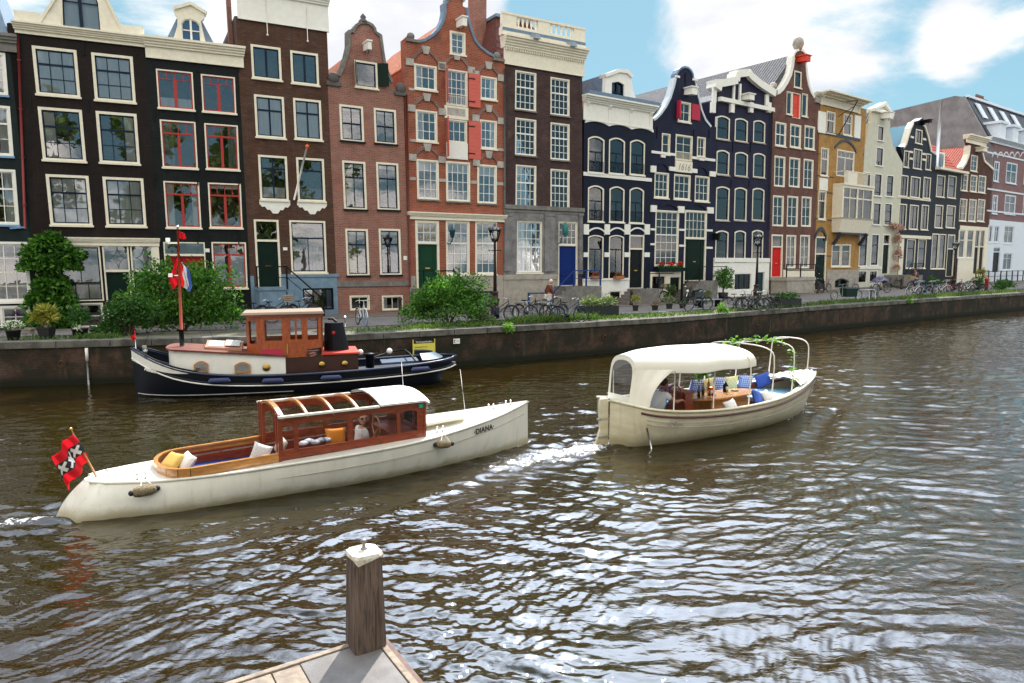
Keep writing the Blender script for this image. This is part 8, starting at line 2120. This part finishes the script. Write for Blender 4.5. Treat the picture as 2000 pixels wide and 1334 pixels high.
# planters and small plants
def planter(px,py,w,d_,h_,lb,m_leaf,rz,n=1300,lh=.45):
 t = thing('planter',lb,'planter',at(px,py),R(rz),'long dark planters on the quay'); MB().ring([(-w / 2,-d_ / 2),(w / 2,-d_ / 2),(w / 2,d_ / 2),(-w / 2,d_ / 2)],[(-w / 2 + .06,-d_ / 2 + .06),(w / 2 - .06,-d_ / 2 + .06),(w / 2 - .06,d_ / 2 - .06),(-w / 2 + .06,d_ / 2 - .06)],0,1)
 m = MB(); m.box(-w / 2,w / 2,-d_ / 2,-d_ / 2 + .05,0,h_).box(-w / 2,w / 2,d_ / 2 - .05,d_ / 2,0,h_).box(-w / 2,-w / 2 + .05,-d_ / 2 + .05,d_ / 2 - .05,0,h_).box(w / 2 - .05,w / 2,-d_ / 2 + .05,d_ / 2 - .05,0,h_).box(-w / 2 + .05,w / 2 - .05,-d_ / 2 + .05,d_ / 2 - .05,0,h_ - .06)
 m.build('box',mat('planter_black',(.022,.026,.024),.6,var=.3),t)
 P,N = [],[]
 for k in range(9): p,n_ = clump(n // 9,((k / 8 - .5) * w * .85,0,h_ + lh * .25),(w * .11,d_ * .45,lh * (.5 + .5 * rng.random())),.2); P.append(p); N.append(n_)
 leaves('foliage',np.concatenate(P),np.concatenate(N),.12,m_leaf,t,.4); return t
planter(1168,620,1.9,.7,.55,'long black planter with grey green plants right of the bicycle racks',g_grey,30); planter(1535,600,1.9,.7,.5,'black planter with low green plants in front of the red cellar door',g_dark,34,700,.3)
def small(lb,px,py,r,h_,hh,m_leaf,n=260,square=True,leaf=.10,grp='small potted plants along the quay'):
 def bl(t,z):
  p,n_ = clump(n,(0,0,z + hh * .5),(r * 1.3,r * 1.3,hh * .5),.25); leaves('foliage',p,n_,leaf,m_leaf,t,.45)
  MB().tube([(0,0,z),(0,0,z + hh * .6)],.012,5).build('stem',mat('bark',(.10,.07,.05),.9),t)
 return potted(lb,px,py,r,h_,bl,grp,square=square,pm=mat('planter_black',(.022,.026,.024)))
small('square dark pot with a yellow leaved little tree on the quay',1241,607,.20,.26,.62,g_yel); small('square dark pot with brown dry leaves on the quay',1279,606,.22,.24,.14,leafmat('leaf_dry',(.14,.08,.04),(.24,.14,.08)),90); small('square dark pot with white flowers on the quay',1307,603,.22,.26,.42,g_grey); small('square dark pot with a low dark plant on the quay',1333,602,.22,.22,.18,g_dark,120)
t = thing('tree','round leafy bay tree in a black tub before the white basement','tree',at(1412,584)); MB().tube([(0,0,0),(0,0,.9)],.05,6).build('trunk',mat('bark',(.10,.07,.05),.9),t); MB().lathe([(.28,0),(.36,.45),(.3,.45)],(0,0,0),12).build('tub',potm,t)
P,N = [],[]
for k in range(14): a = k * 2.4; p,n_ = clump(150,(.32 * math.cos(a),.32 * math.sin(a),.75 + 1.15 * k / 14),(.38,.38,.36),.3); P.append(p); N.append(n_)
leaves('crown',np.concatenate(P),np.concatenate(N),.12,g_mid,t,.55)
bush('hedge','dense dark hedge behind the scooter','hedge',at(1378,582),2.6,.8,1.35,2600,.10,g_dark,None,16,R(33)); bush('shrub','white flowering shrub beside the scooter','shrub',at(1380,592),1.0,.6,.9,500,.10,g_grey,'shrubs on the quay',7)
bush('shrub','dark potted shrub at the foot of the dated navy house','shrub',at(1308,590),.9,.6,1.3,700,.11,g_dark,'shrubs on the quay',8)
for x_,lb in ((1960,'wide low hedge near the right edge'),(1906,'dark rounded bush left of the wide low hedge')): bush('hedge',lb,'hedge',at(x_,566),4.2 if x_ > 1950 else 2.6,1.0,1.0,1800,.14,g_dark,None,18,R(38))
bush('shrub','yellow green bush before the cream ground floor near the right edge','shrub',at(1915,556),1.6,.8,1.7,600,.14,g_yel,'shrubs on the quay',8)
bush('shrub','round green bush before the blue black house windows','shrub',at(1826,561),1.8,.8,1.0,600,.14,g_mid,'shrubs on the quay',8)
# geraniums and the pink climber
u0,u1,z0,z1 = h9.rect(1280,1328,510,522); c = h9.wpt((u0 + u1) / 2,-.25,z0); t = thing('geranium','red geraniums in the window box under the tall grid window','flowers',c,h9.th)
for q in (-.85,0,.85): p,n_ = clump(110,(q,0,-.02),(.3,.16,.22),.2); leaves('foliage',p,n_,.10,g_mid,t,.7); p,n_ = clump(90,(q,-.02,.2),(.26,.14,.12),.3); leaves('blossom',p,n_,.09,leafmat('petal_red',(.45,.01,.01),(.7,.03,.02)),t,.9)
for x_,y_,lb in ((1159,540,'small dark red flowers in the left terracotta box of the navy house'),(1203,540,'small dark red flowers in the right terracotta box of the navy house')):
 u,z = h8.pix(x_,y_); t = thing('flowers',lb,'flowers',h8.wpt(u,-.25,z),h8.th); p,n_ = clump(80,(0,0,.06),(.3,.12,.14),.2); leaves('foliage',p,n_,.09,g_dark,t,.7); p,n_ = clump(40,(0,0,.16),(.26,.12,.1),.3); leaves('blossom',p,n_,.08,leafmat('petal_crimson',(.3,.01,.03),(.5,.04,.07)),t,.9)
t = thing('climbing_plant','pink flowering climber on the corner between the pale green and blue black houses','climbing plant',h13.wpt(h13.W,-.1,0),h13.th); P,N = [],[]
for (x_,y_,rx,rz_,nn) in ((1748,447,.9,.4,160),(1738,443,.8,.3,110),(1746,470,.4,.8,140),(1746,500,.4,1.0,150),(1743,525,.4,.8,100)):
 u,z = h13.pix(x_,y_); p,n_ = clump(nn,(u - h13.W,-.25,z),(rx,.2,rz_),.2); P.append(p); N.append(n_)
P = np.concatenate(P); N = np.concatenate(N); leaves('blossom',P,N,.18,leafmat('petal_pink',(.38,.18,.20),(.62,.42,.42)),t,.8); leaves('foliage',P[::2],N[::2],.14,leafmat('leaf_bronze',(.06,.03,.03),(.12,.08,.05)),t,.6); MB().tube([(-.3,-.15,0),(-.4,-.15,5)],.04,5).build('trunk',mat('bark',(.10,.07,.05),.9),t)
# bollards
def bollard(px,py,lb):
 o = MB().lathe([(.12,0),(.12,.12),(.09,.16),(.075,.75),(.095,.78),(.095,.83),(.06,.90),(.02,.93)],(0,0,0),10).build('bollard',lampm,None,label=lb,cat='bollard',group='brown iron bollards along the pavement'); o.location = at(px,py); return o
for x_,y_,lb in ((782,617,'brown iron bollard left of the big bright bush'),(1233,596,'brown iron bollard in front of the navy house door'),(1317,592,'brown iron bollard before the steps of the dated house'),(1597,574,'brown iron bollard at the yellow house'),(1760,565,'brown iron bollard right of the pale house steps')): bollard(x_,y_,lb)
t = thing('utility_cabinet','tall dark green cabinet on the pavement behind the nearest lamp','cabinet',at(981,601),h7.th); MB().box(-.33,.33,-.2,.2,0,1.45).box(-.36,.36,-.23,.23,1.45,1.5).build('housing',mat('cabinet_green',(.012,.05,.025),.5),t,bevel=.01); MB().box(-.28,.28,-.215,-.2,.1,1.38).build('door',mat('cabinet_green',(.012,.05,.025)),t)
t = thing('fire_post','bright red post at the right end of the bicycle row','post',at(1926,568)); MB().lathe([(.14,0),(.14,.95),(.17,.98),(.17,1.05),(.08,1.15)],(0,0,0),10).build('post',bk['red'],t)
t = thing('slatted_bench','narrow blue grey bench beside the scooter and the green weeds','bench',at(1385,600),R(33)); MB().box(-.9,.9,-.2,-.02,.42,.46).box(-.9,.9,.02,.2,.42,.46).build('seat',mat('bench_blue_grey',(.25,.32,.38),.6),t)
for x_ in (-.7,.7): MB().box(x_ - .04,x_ + .04,-.18,.18,0,.42).build('leg',blackm,t)
# metal fence at the right
t = thing('railing_fence','black iron railing along the pavement near the right edge','railing',at(1905,553),R(38))
for x_ in np.linspace(0,14,9): MB().bar((x_,0,0),(x_,0,1.25),.09).build('post',blackm,t)
MB().bar((0,0,1.2),(14,0,1.2),.06).bar((0,0,.65),(14,0,.65),.05).build('rail',blackm,t)
# ---------------------------------------------------------------- people
skin = mat('skin',(.52,.27,.18),.55); skin2 = mat('tanned_skin',(.36,.15,.09),.5)
def skinmesh(name,nodes,edges,m,parent,sub=2,root=None):
 names = list(nodes); me = bpy.data.meshes.new(name); me.from_pydata([nodes[k][0] for k in names],[(names.index(a),names.index(b)) for a,b in edges],[]); me.materials.append(m)
 o = bpy.data.objects.new(name,me); COL.objects.link(o); o.parent = parent
 md = o.modifiers.new('skin','SKIN'); md.use_smooth_shade = True; ss = o.modifiers.new('sub','SUBSURF'); ss.levels = sub; ss.render_levels = sub
 for k,v in zip(names,me.skin_vertices[0].data): r_ = nodes[k][1]; v.radius = (r_,r_) if not isinstance(r_,tuple) else r_; v.use_root = (k == (root or names[0]))
 return o
def hand(nodes,edges,wrist,key,d,up,s=1.0,curl=.4):
 """palm, four fingers of different lengths and a thumb, added to a body's node graph"""
 w = Vector(nodes[wrist][0]); d = Vector(d).normalized(); up = Vector(up).normalized(); sd = d.cross(up).normalized()
 palm = w + d * .06 * s; nodes[key + 'p'] = (palm,.026 * s); edges.append((wrist,key + 'p')); kn = w + d * .095 * s; nodes[key + 'k'] = (kn,.024 * s); edges.append((key + 'p',key + 'k'))
 for i,(o_,L) in enumerate(((-.030,.065),(-.010,.078),(.010,.072),(.030,.055))):
  a = kn + sd * o_ * s + d * .01; b = a + (d * (1 - curl * .3) - up * curl).normalized() * L * .55 * s; c = b + (d * (1 - curl) - up * curl * 1.3).normalized() * L * .5 * s
  nodes[f'{key}a{i}'] = (a,.0095 * s); nodes[f'{key}b{i}'] = (b,.0085 * s); nodes[f'{key}c{i}'] = (c,.007 * s); edges += [(key + 'k',f'{key}a{i}'),(f'{key}a{i}',f'{key}b{i}'),(f'{key}b{i}',f'{key}c{i}')]
 a = palm - sd * .035 * s; b = a - sd * .012 * s + d * .035 * s - up * .01; nodes[key + 't'] = (a,.011 * s); nodes[key + 'u'] = (b,.008 * s); edges += [(key + 'p',key + 't'),(key + 't',key + 'u')]
def head(parent,c,yaw,m,hair,pitch=0.0,glasses=False,cap=None,s=1.0,long_hair=False):
 """head with nose, brow, eyes, mouth, ears and hair; local +x is where the face looks"""
 M = Matrix.Translation(c) @ Matrix.Rotation(yaw,4,'Z') @ Matrix.Rotation(pitch,4,'Y') @ Matrix.Scale(s,4)
 def X(mb): mb.v = [tuple(M @ Vector(p)) for p in mb.v]; return mb
 k = MB(); k.smooth = True; n,r_ = 20,14; vs = []
 for i in range(r_ + 1):
  th = math.pi * i / r_
  for j in range(n):
   a = 2 * math.pi * j / n; x_ = math.sin(th) * math.cos(a); y_ = math.sin(th) * math.sin(a); z_ = -math.cos(th)
   wx,wy = .098,.076
   if z_ < 0: wy *= 1 - .28 * (-z_) ** 1.2; wx *= 1 - .10 * (-z_)
   px_,py_,pz_ = x_ * wx,y_ * wy,z_ * .118
   if x_ > .4 and abs(y_) < .35: px_ += .022 * max(0,1 - abs(z_ + .12) / .22) * (1 - abs(y_) / .35)     # nose
   if x_ > .3: px_ += .006 * max(0,1 - abs(z_ - .22) / .15); px_ -= .007 * max(0,1 - abs(z_ - .05) / .12) * (1 if .2 < abs(y_) < .6 else 0)
   if x_ > .5 and -.95 < z_ < -.6: px_ += .012
   vs.append((px_,py_,pz_))
 k.v = vs
 for i in range(r_):
  for j in range(n): j2 = (j + 1) % n; k.f.append([i * n + j,i * n + j2,(i + 1) * n + j2,(i + 1) * n + j]); k.m.append(0); k.sm.append(True)
 for sd in (-1,1): k.sphere((-.005,sd * .076,-.005),.026,8,6,(.7,.35,1.1))
 hd = X(k).build('head',m,parent)
 hr = MB(); hr.sphere((-.018,0,.028),.104,16,10,(1.0,.84,.98));
 if long_hair: hr.sphere((-.055,0,-.04),.08,12,8,(.8,1.0,1.15))
 hr.v = [(x_ - (max(0,x_ - .045) * 1.1 if z_ < .075 else 0) - (.03 if (z_ < .02 and x_ > .0) else 0),y_ * (1 if z_ > -.02 or x_ < 0 else .8),z_) for x_,y_,z_ in hr.v]
 X(hr).build('hair',hair,hd)
 X(MB().sphere((.083,.030,.012),.011,8,6).sphere((.083,-.030,.012),.011,8,6)).build('eyes',mat('eye_dark',(.03,.02,.02),.2),hd)
 X(MB().sphere((.090,0,-.062),.018,10,6,(.4,1.1,.35))).build('mouth',mat('lips',(.35,.10,.09),.5),hd)
 if glasses: X(MB().sphere((.094,.034,.014),.027,12,8,(.3,1,.85)).sphere((.094,-.034,.014),.027,12,8,(.3,1,.85)).tube([(.094,.01,.02),(.1,0,.022),(.094,-.01,.02)],.004,5).tube([(.09,.056,.02),(.0,.082,.015)],.004,5).tube([(.09,-.056,.02),(.0,-.082,.015)],.004,5)).build('sunglasses',mat('dark_lens',(.02,.02,.02),.1,spec=.9),hd)
 if cap: X(MB().sphere((-.012,0,.045),.106,14,8,(1,.86,.85))).build('cap',cap,hd)
 return hd
# woman at the wheel of the launch
t = thing('person','person in a white T-shirt and dark sunglasses seated in the launch cabin','person',world(LA,(4.92,-.28,.38)),R(31.56))
nd = {'pel': ((0,0,.02),.125),'bel': ((.01,0,.17),.11),'che': ((.02,0,.34),.12),'nk0': ((.02,0,.49),.06),'nk': ((.025,0,.55),.048),'ls': ((.01,.17,.44),.055),'le': ((.06,.23,.20),.042),'lw': ((.27,.15,.22),.028),'rs': ((.01,-.17,.44),.055),'re': ((.04,-.25,.19),.042),'rw': ((.26,-.19,.18),.028),'lh': ((.06,.09,0),.085),'lk': ((.42,.12,.05),.062),'lf': ((.44,.12,-.36),.045),'rh': ((.06,-.09,0),.085),'rk': ((.42,-.12,.05),.062),'rf': ((.44,-.12,-.36),.045)}
ed = [('pel','bel'),('bel','che'),('che','nk0'),('nk0','nk'),('che','ls'),('ls','le'),('le','lw'),('che','rs'),('rs','re'),('re','rw'),('pel','lh'),('lh','lk'),('lk','lf'),('pel','rh'),('rh','rk'),('rk','rf')]
hand(nd,ed,'lw','L',(.8,-.1,.1),(0,0,1)); hand(nd,ed,'rw','Q',(.8,.15,.2),(0,0,1)); skinmesh('body',nd,ed,skin,t)
skinmesh('t_shirt',{'p': ((0,0,.02),.15),'b': ((.01,0,.17),.148),'c': ((.02,0,.34),.158),'n': ((.02,0,.47),.085),'ls': ((.01,.17,.44),.09),'le': ((.045,.215,.31),.075),'rs': ((.01,-.17,.44),.09),'re': ((.03,-.235,.30),.075)},[('p','b'),('b','c'),('c','n'),('c','ls'),('ls','le'),('c','rs'),('rs','re')],whitefab,t)
skinmesh('trousers',{'p': ((0,0,.01),.135),'lh': ((.06,.09,0),.095),'lk': ((.42,.12,.05),.072),'lf': ((.44,.12,-.3),.06),'rh': ((.06,-.09,0),.095),'rk': ((.42,-.12,.05),.072),'rf': ((.44,-.12,-.3),.06)},[('p','lh'),('lh','lk'),('lk','lf'),('p','rh'),('rh','rk'),('rk','rf')],mat('dark_trousers',(.03,.03,.04),.8),t)
head(t,(.045,0,.67),R(-90),skin,mat('brown_hair',(.10,.05,.03),.6),0,True,s=1.05,long_hair=True)
# skipper of the sloop, leaning on the console
t = thing('person','person in a grey white T-shirt leaning forward at the helm under the sloop canopy','person',world(LB,(1.20,-.25,.52)),R(32.97))
nd = {'pel': ((0,0,.05),.13),'bel': ((.03,0,.22),.12),'che': ((.11,0,.40),.125),'nk0': ((.17,0,.54),.065),'nk': ((.20,0,.60),.05),'ls': ((.13,.18,.49),.06),'le': ((.38,.24,.36),.045),'lw': ((.62,.12,.42),.032),'rs': ((.13,-.18,.49),.06),'re': ((.34,-.28,.33),.047),'rw': ((.60,-.20,.34),.033),'lh': ((.05,.1,.02),.09),'lk': ((.42,.14,.0),.068),'lf': ((.44,.14,-.36),.05),'rh': ((.05,-.1,.02),.09),'rk': ((.42,-.14,.0),.068),'rf': ((.44,-.14,-.36),.05)}
hand_e = list(ed[:16]); ed2 = [('pel','bel'),('bel','che'),('che','nk0'),('nk0','nk'),('che','ls'),('ls','le'),('le','lw'),('che','rs'),('rs','re'),('re','rw'),('pel','lh'),('lh','lk'),('lk','lf'),('pel','rh'),('rh','rk'),('rk','rf')]
hand(nd,ed2,'lw','L',(.9,-.2,-.2),(0,0,1)); hand(nd,ed2,'rw','Q',(.9,.2,-.35),(0,0,1),curl=.6); skinmesh('body',nd,ed2,skin2,t)
skinmesh('t_shirt',{'p': ((0,0,.05),.16),'b': ((.03,0,.22),.158),'c': ((.11,0,.40),.168),'n': ((.16,0,.52),.09),'ls': ((.13,.18,.49),.098),'le': ((.25,.21,.43),.082),'rs': ((.13,-.18,.49),.098),'re': ((.24,-.235,.40),.082)},[('p','b'),('b','c'),('c','n'),('c','ls'),('ls','le'),('c','rs'),('rs','re')],mat('grey_white_shirt',(.55,.56,.58),.9),t)
skinmesh('shorts',{'p': ((0,0,.03),.14),'lh': ((.05,.1,.02),.10),'lk': ((.34,.13,.01),.085),'rh': ((.05,-.1,.02),.10),'rk': ((.34,-.13,.01),.085)},[('p','lh'),('lh','lk'),('p','rh'),('rh','rk')],mat('navy_shorts',(.03,.05,.12),.8),t)
head(t,(.24,0,.72),R(-8),skin2,mat('dark_hair',(.03,.02,.015),.6),R(12),False,s=1.05)
# walking man on the quay
t = thing('person','person with white hair walking along the quay in a brown jacket and white trousers','person',at(1071,612),R(20))
nd = {'pel': ((0,0,.93),.13),'bel': ((.02,0,1.08),.125),'che': ((.06,0,1.28),.13),'nk0': ((.09,0,1.42),.065),'nk': ((.12,0,1.48),.055),'ls': ((.06,.19,1.38),.055),'le': ((-.06,.25,1.12),.045),'lw': ((.02,.22,.88),.03),'rs': ((.06,-.19,1.38),.055),'re': ((.10,-.26,1.12),.045),'rw': ((.22,-.22,.93),.03),'lh': ((0,.1,.88),.09),'lk': ((.14,.1,.48),.062),'lf': ((.30,.1,.08),.042),'lt': ((.44,.1,.04),.04),'rh': ((0,-.1,.88),.09),'rk': ((-.02,-.1,.48),.062),'rf': ((-.28,-.1,.12),.042),'rt': ((-.16,-.1,.03),.04)}
ed3 = ed2[:16] + [('lf','lt'),('rf','rt')]; ed3 = [('pel','bel'),('bel','che'),('che','nk0'),('nk0','nk'),('che','ls'),('ls','le'),('le','lw'),('che','rs'),('rs','re'),('re','rw'),('pel','lh'),('lh','lk'),('lk','lf'),('lf','lt'),('pel','rh'),('rh','rk'),('rk','rf'),('rf','rt')]
hand(nd,ed3,'lw','L',(.1,0,-1),(1,0,0)); hand(nd,ed3,'rw','Q',(.3,0,-1),(1,0,0)); skinmesh('body',nd,ed3,skin,t)
skinmesh('jacket',{'p': ((0,0,.92),.155),'b': ((.02,0,1.08),.15),'c': ((.06,0,1.28),.155),'n': ((.09,0,1.43),.085),'ls': ((.06,.19,1.38),.075),'le': ((-.06,.25,1.12),.062),'lw': ((.01,.22,.92),.045),'rs': ((.06,-.19,1.38),.075),'re': ((.10,-.26,1.12),.062),'rw': ((.20,-.225,.96),.045)},[('p','b'),('b','c'),('c','n'),('c','ls'),('ls','le'),('le','lw'),('c','rs'),('rs','re'),('re','rw')],mat('rust_brown_jacket',(.13,.04,.025),.85),t)
skinmesh('trousers',{'p': ((0,0,.90),.14),'lh': ((0,.1,.86),.105),'lk': ((.14,.1,.48),.085),'lf': ((.29,.1,.12),.07),'rh': ((0,-.1,.86),.105),'rk': ((-.02,-.1,.48),.085),'rf': ((-.26,-.1,.16),.07)},[('p','lh'),('lh','lk'),('lk','lf'),('p','rh'),('rh','rk'),('rk','rf')],whitefab,t)
skinmesh('shoes',{'a': ((.30,.1,.08),.05),'b': ((.44,.1,.05),.045)},[('a','b')],mat('blue_shoe',(.04,.09,.2),.6),t,1); skinmesh('shoes',{'a': ((-.28,-.1,.12),.05),'b': ((-.16,-.1,.05),.045)},[('a','b')],mat('blue_shoe',(.04,.09,.2),.6),t,1)
head(t,(.15,0,1.60),R(10),skin,mat('white_hair',(.7,.68,.66),.8),R(10))
# cyclist far along the quay
t = thing('person','person in dark jacket and blue jeans on a bicycle far along the quay','person',at(1787,566),R(200))
nd = {'pel': ((-.2,0,.98),.13),'che': ((-.05,0,1.32),.13),'nk': ((.02,0,1.5),.055),'ls': ((-.04,.19,1.40),.06),'le': ((.12,.24,1.18),.05),'lw': ((.30,.2,1.08),.035),'rs': ((-.04,-.19,1.40),.06),'re': ((.12,-.24,1.18),.05),'rw': ((.30,-.2,1.08),.035),'lk': ((.12,.12,.75),.07),'lf': ((.0,.12,.40),.05),'rk': ((.10,-.12,.65),.07),'rf': ((-.10,-.12,.25),.05)}
ed4 = [('pel','che'),('che','nk'),('che','ls'),('ls','le'),('le','lw'),('che','rs'),('rs','re'),('re','rw'),('pel','lk'),('lk','lf'),('pel','rk'),('rk','rf')]
hand(nd,ed4,'lw','L',(1,0,-.1),(0,0,1)); hand(nd,ed4,'rw','Q',(1,0,-.1),(0,0,1)); skinmesh('body',nd,ed4,skin,t)
skinmesh('jacket',{'p': ((-.2,0,.98),.15),'c': ((-.05,0,1.32),.155),'ls': ((-.04,.19,1.40),.08),'le': ((.12,.24,1.18),.065),'lw': ((.26,.2,1.10),.05),'rs': ((-.04,-.19,1.40),.08),'re': ((.12,-.24,1.18),.065),'rw': ((.26,-.2,1.10),.05)},[('p','c'),('c','ls'),('ls','le'),('le','lw'),('c','rs'),('rs','re'),('re','rw')],mat('charcoal_jacket',(.05,.05,.06),.85),t)
skinmesh('trousers',{'p': ((-.2,0,.95),.14),'lk': ((.12,.12,.75),.09),'lf': ((.0,.12,.42),.07),'rk': ((.10,-.12,.65),.09),'rf': ((-.10,-.12,.27),.07)},[('p','lk'),('lk','lf'),('p','rk'),('rk','rf')],mat('denim',(.04,.07,.16),.8),t)
head(t,(.05,0,1.63),0.0,skin,mat('dark_hair',(.03,.02,.015),.6),0,cap=mat('dark_cap',(.02,.02,.025),.8))
bike(1787,566,200,'bicycle ridden by the person in the dark jacket')
# vines wound along the sloop hoops
t = thing('vine_garland','green leafy garland wound along the tops of the bare sloop hoops','garland',LB.location,LB.rotation_euler.z); P,N = [],[]
path = [(3.45,.3,1.93),(3.9,-.1,2.0),(4.3,.2,2.02),(4.8,-.05,2.06),(5.25,-.1,2.0),(5.3,-.45,1.96),(5.35,-.72,1.8),(5.3,-.82,1.45),(5.28,-.86,1.15),(5.22,-.88,.9)]
for a,b in zip(path,path[1:]):
 for q in range(16 if b[2] > 1.9 else 8): f = rng.random(); P.append([a[i] + (b[i] - a[i]) * f + rng.normal() * .045 for i in range(3)]); N.append((rng.normal(),rng.normal(),.3))
leaves('foliage',np.array(P),np.array(N),.11,g_light,t,.6); MB().tube(path,.008,5).build('stem',mat('vine_stem',(.06,.09,.03),.8),t)
t = thing('vine_garland','short leafy spray hanging from the front edge of the sloop canopy','garland',world(LB,(3.55,.55,0)),LB.rotation_euler.z); p,n_ = clump(90,(0,0,1.15),(.12,.12,.36),.1); leaves('foliage',p,n_,.11,g_dark,t,.6,1.0); MB().tube([(0,0,1.5),(0,0,.85)],.006,4).build('stem',mat('vine_stem',(.06,.09,.03)),t)
# ---------------------------------------------------------------- trees behind the viewpoint, seen only in window panes
P,N = [],[]
for k in range(11):
 x0_ = -42 + k * 9 + rng.normal() * 1.5; y0_ = -13 + rng.normal()
 for q in range(12): a = rng.random() * 6.283; c = (x0_ + 3.5 * math.cos(a) * rng.random(),y0_ + 2 * math.sin(a),5 + 13 * rng.random()); p,n_ = clump(110,c,(2.3,2.0,2.0),.4); P.append(p); N.append(n_)
o = leaves('far_trees',np.concatenate(P),np.concatenate(N),.75,leafmat('far_leaf',(.02,.05,.01),(.07,.13,.02),(.16,.22,.04)),None,.8,.2); tag(o,kind='stuff')
m = MB()
for k in range(11): x0_ = -42 + k * 9; m.tube([(x0_,-13,0),(x0_,-13,6)],[.3,.2],8)
o = m.build('far_tree_trunks',mat('bark',(.10,.07,.05),.9)); tag(o,kind='stuff')
m = MB().box(-80,80,-8,-4,-1,1.3); m.build('near_quay',stone,kind='structure')
m = MB().box(-80,80,-60,-8.004,-1,1.2); m.build('near_street',MATS['far_ground'],kind='structure')
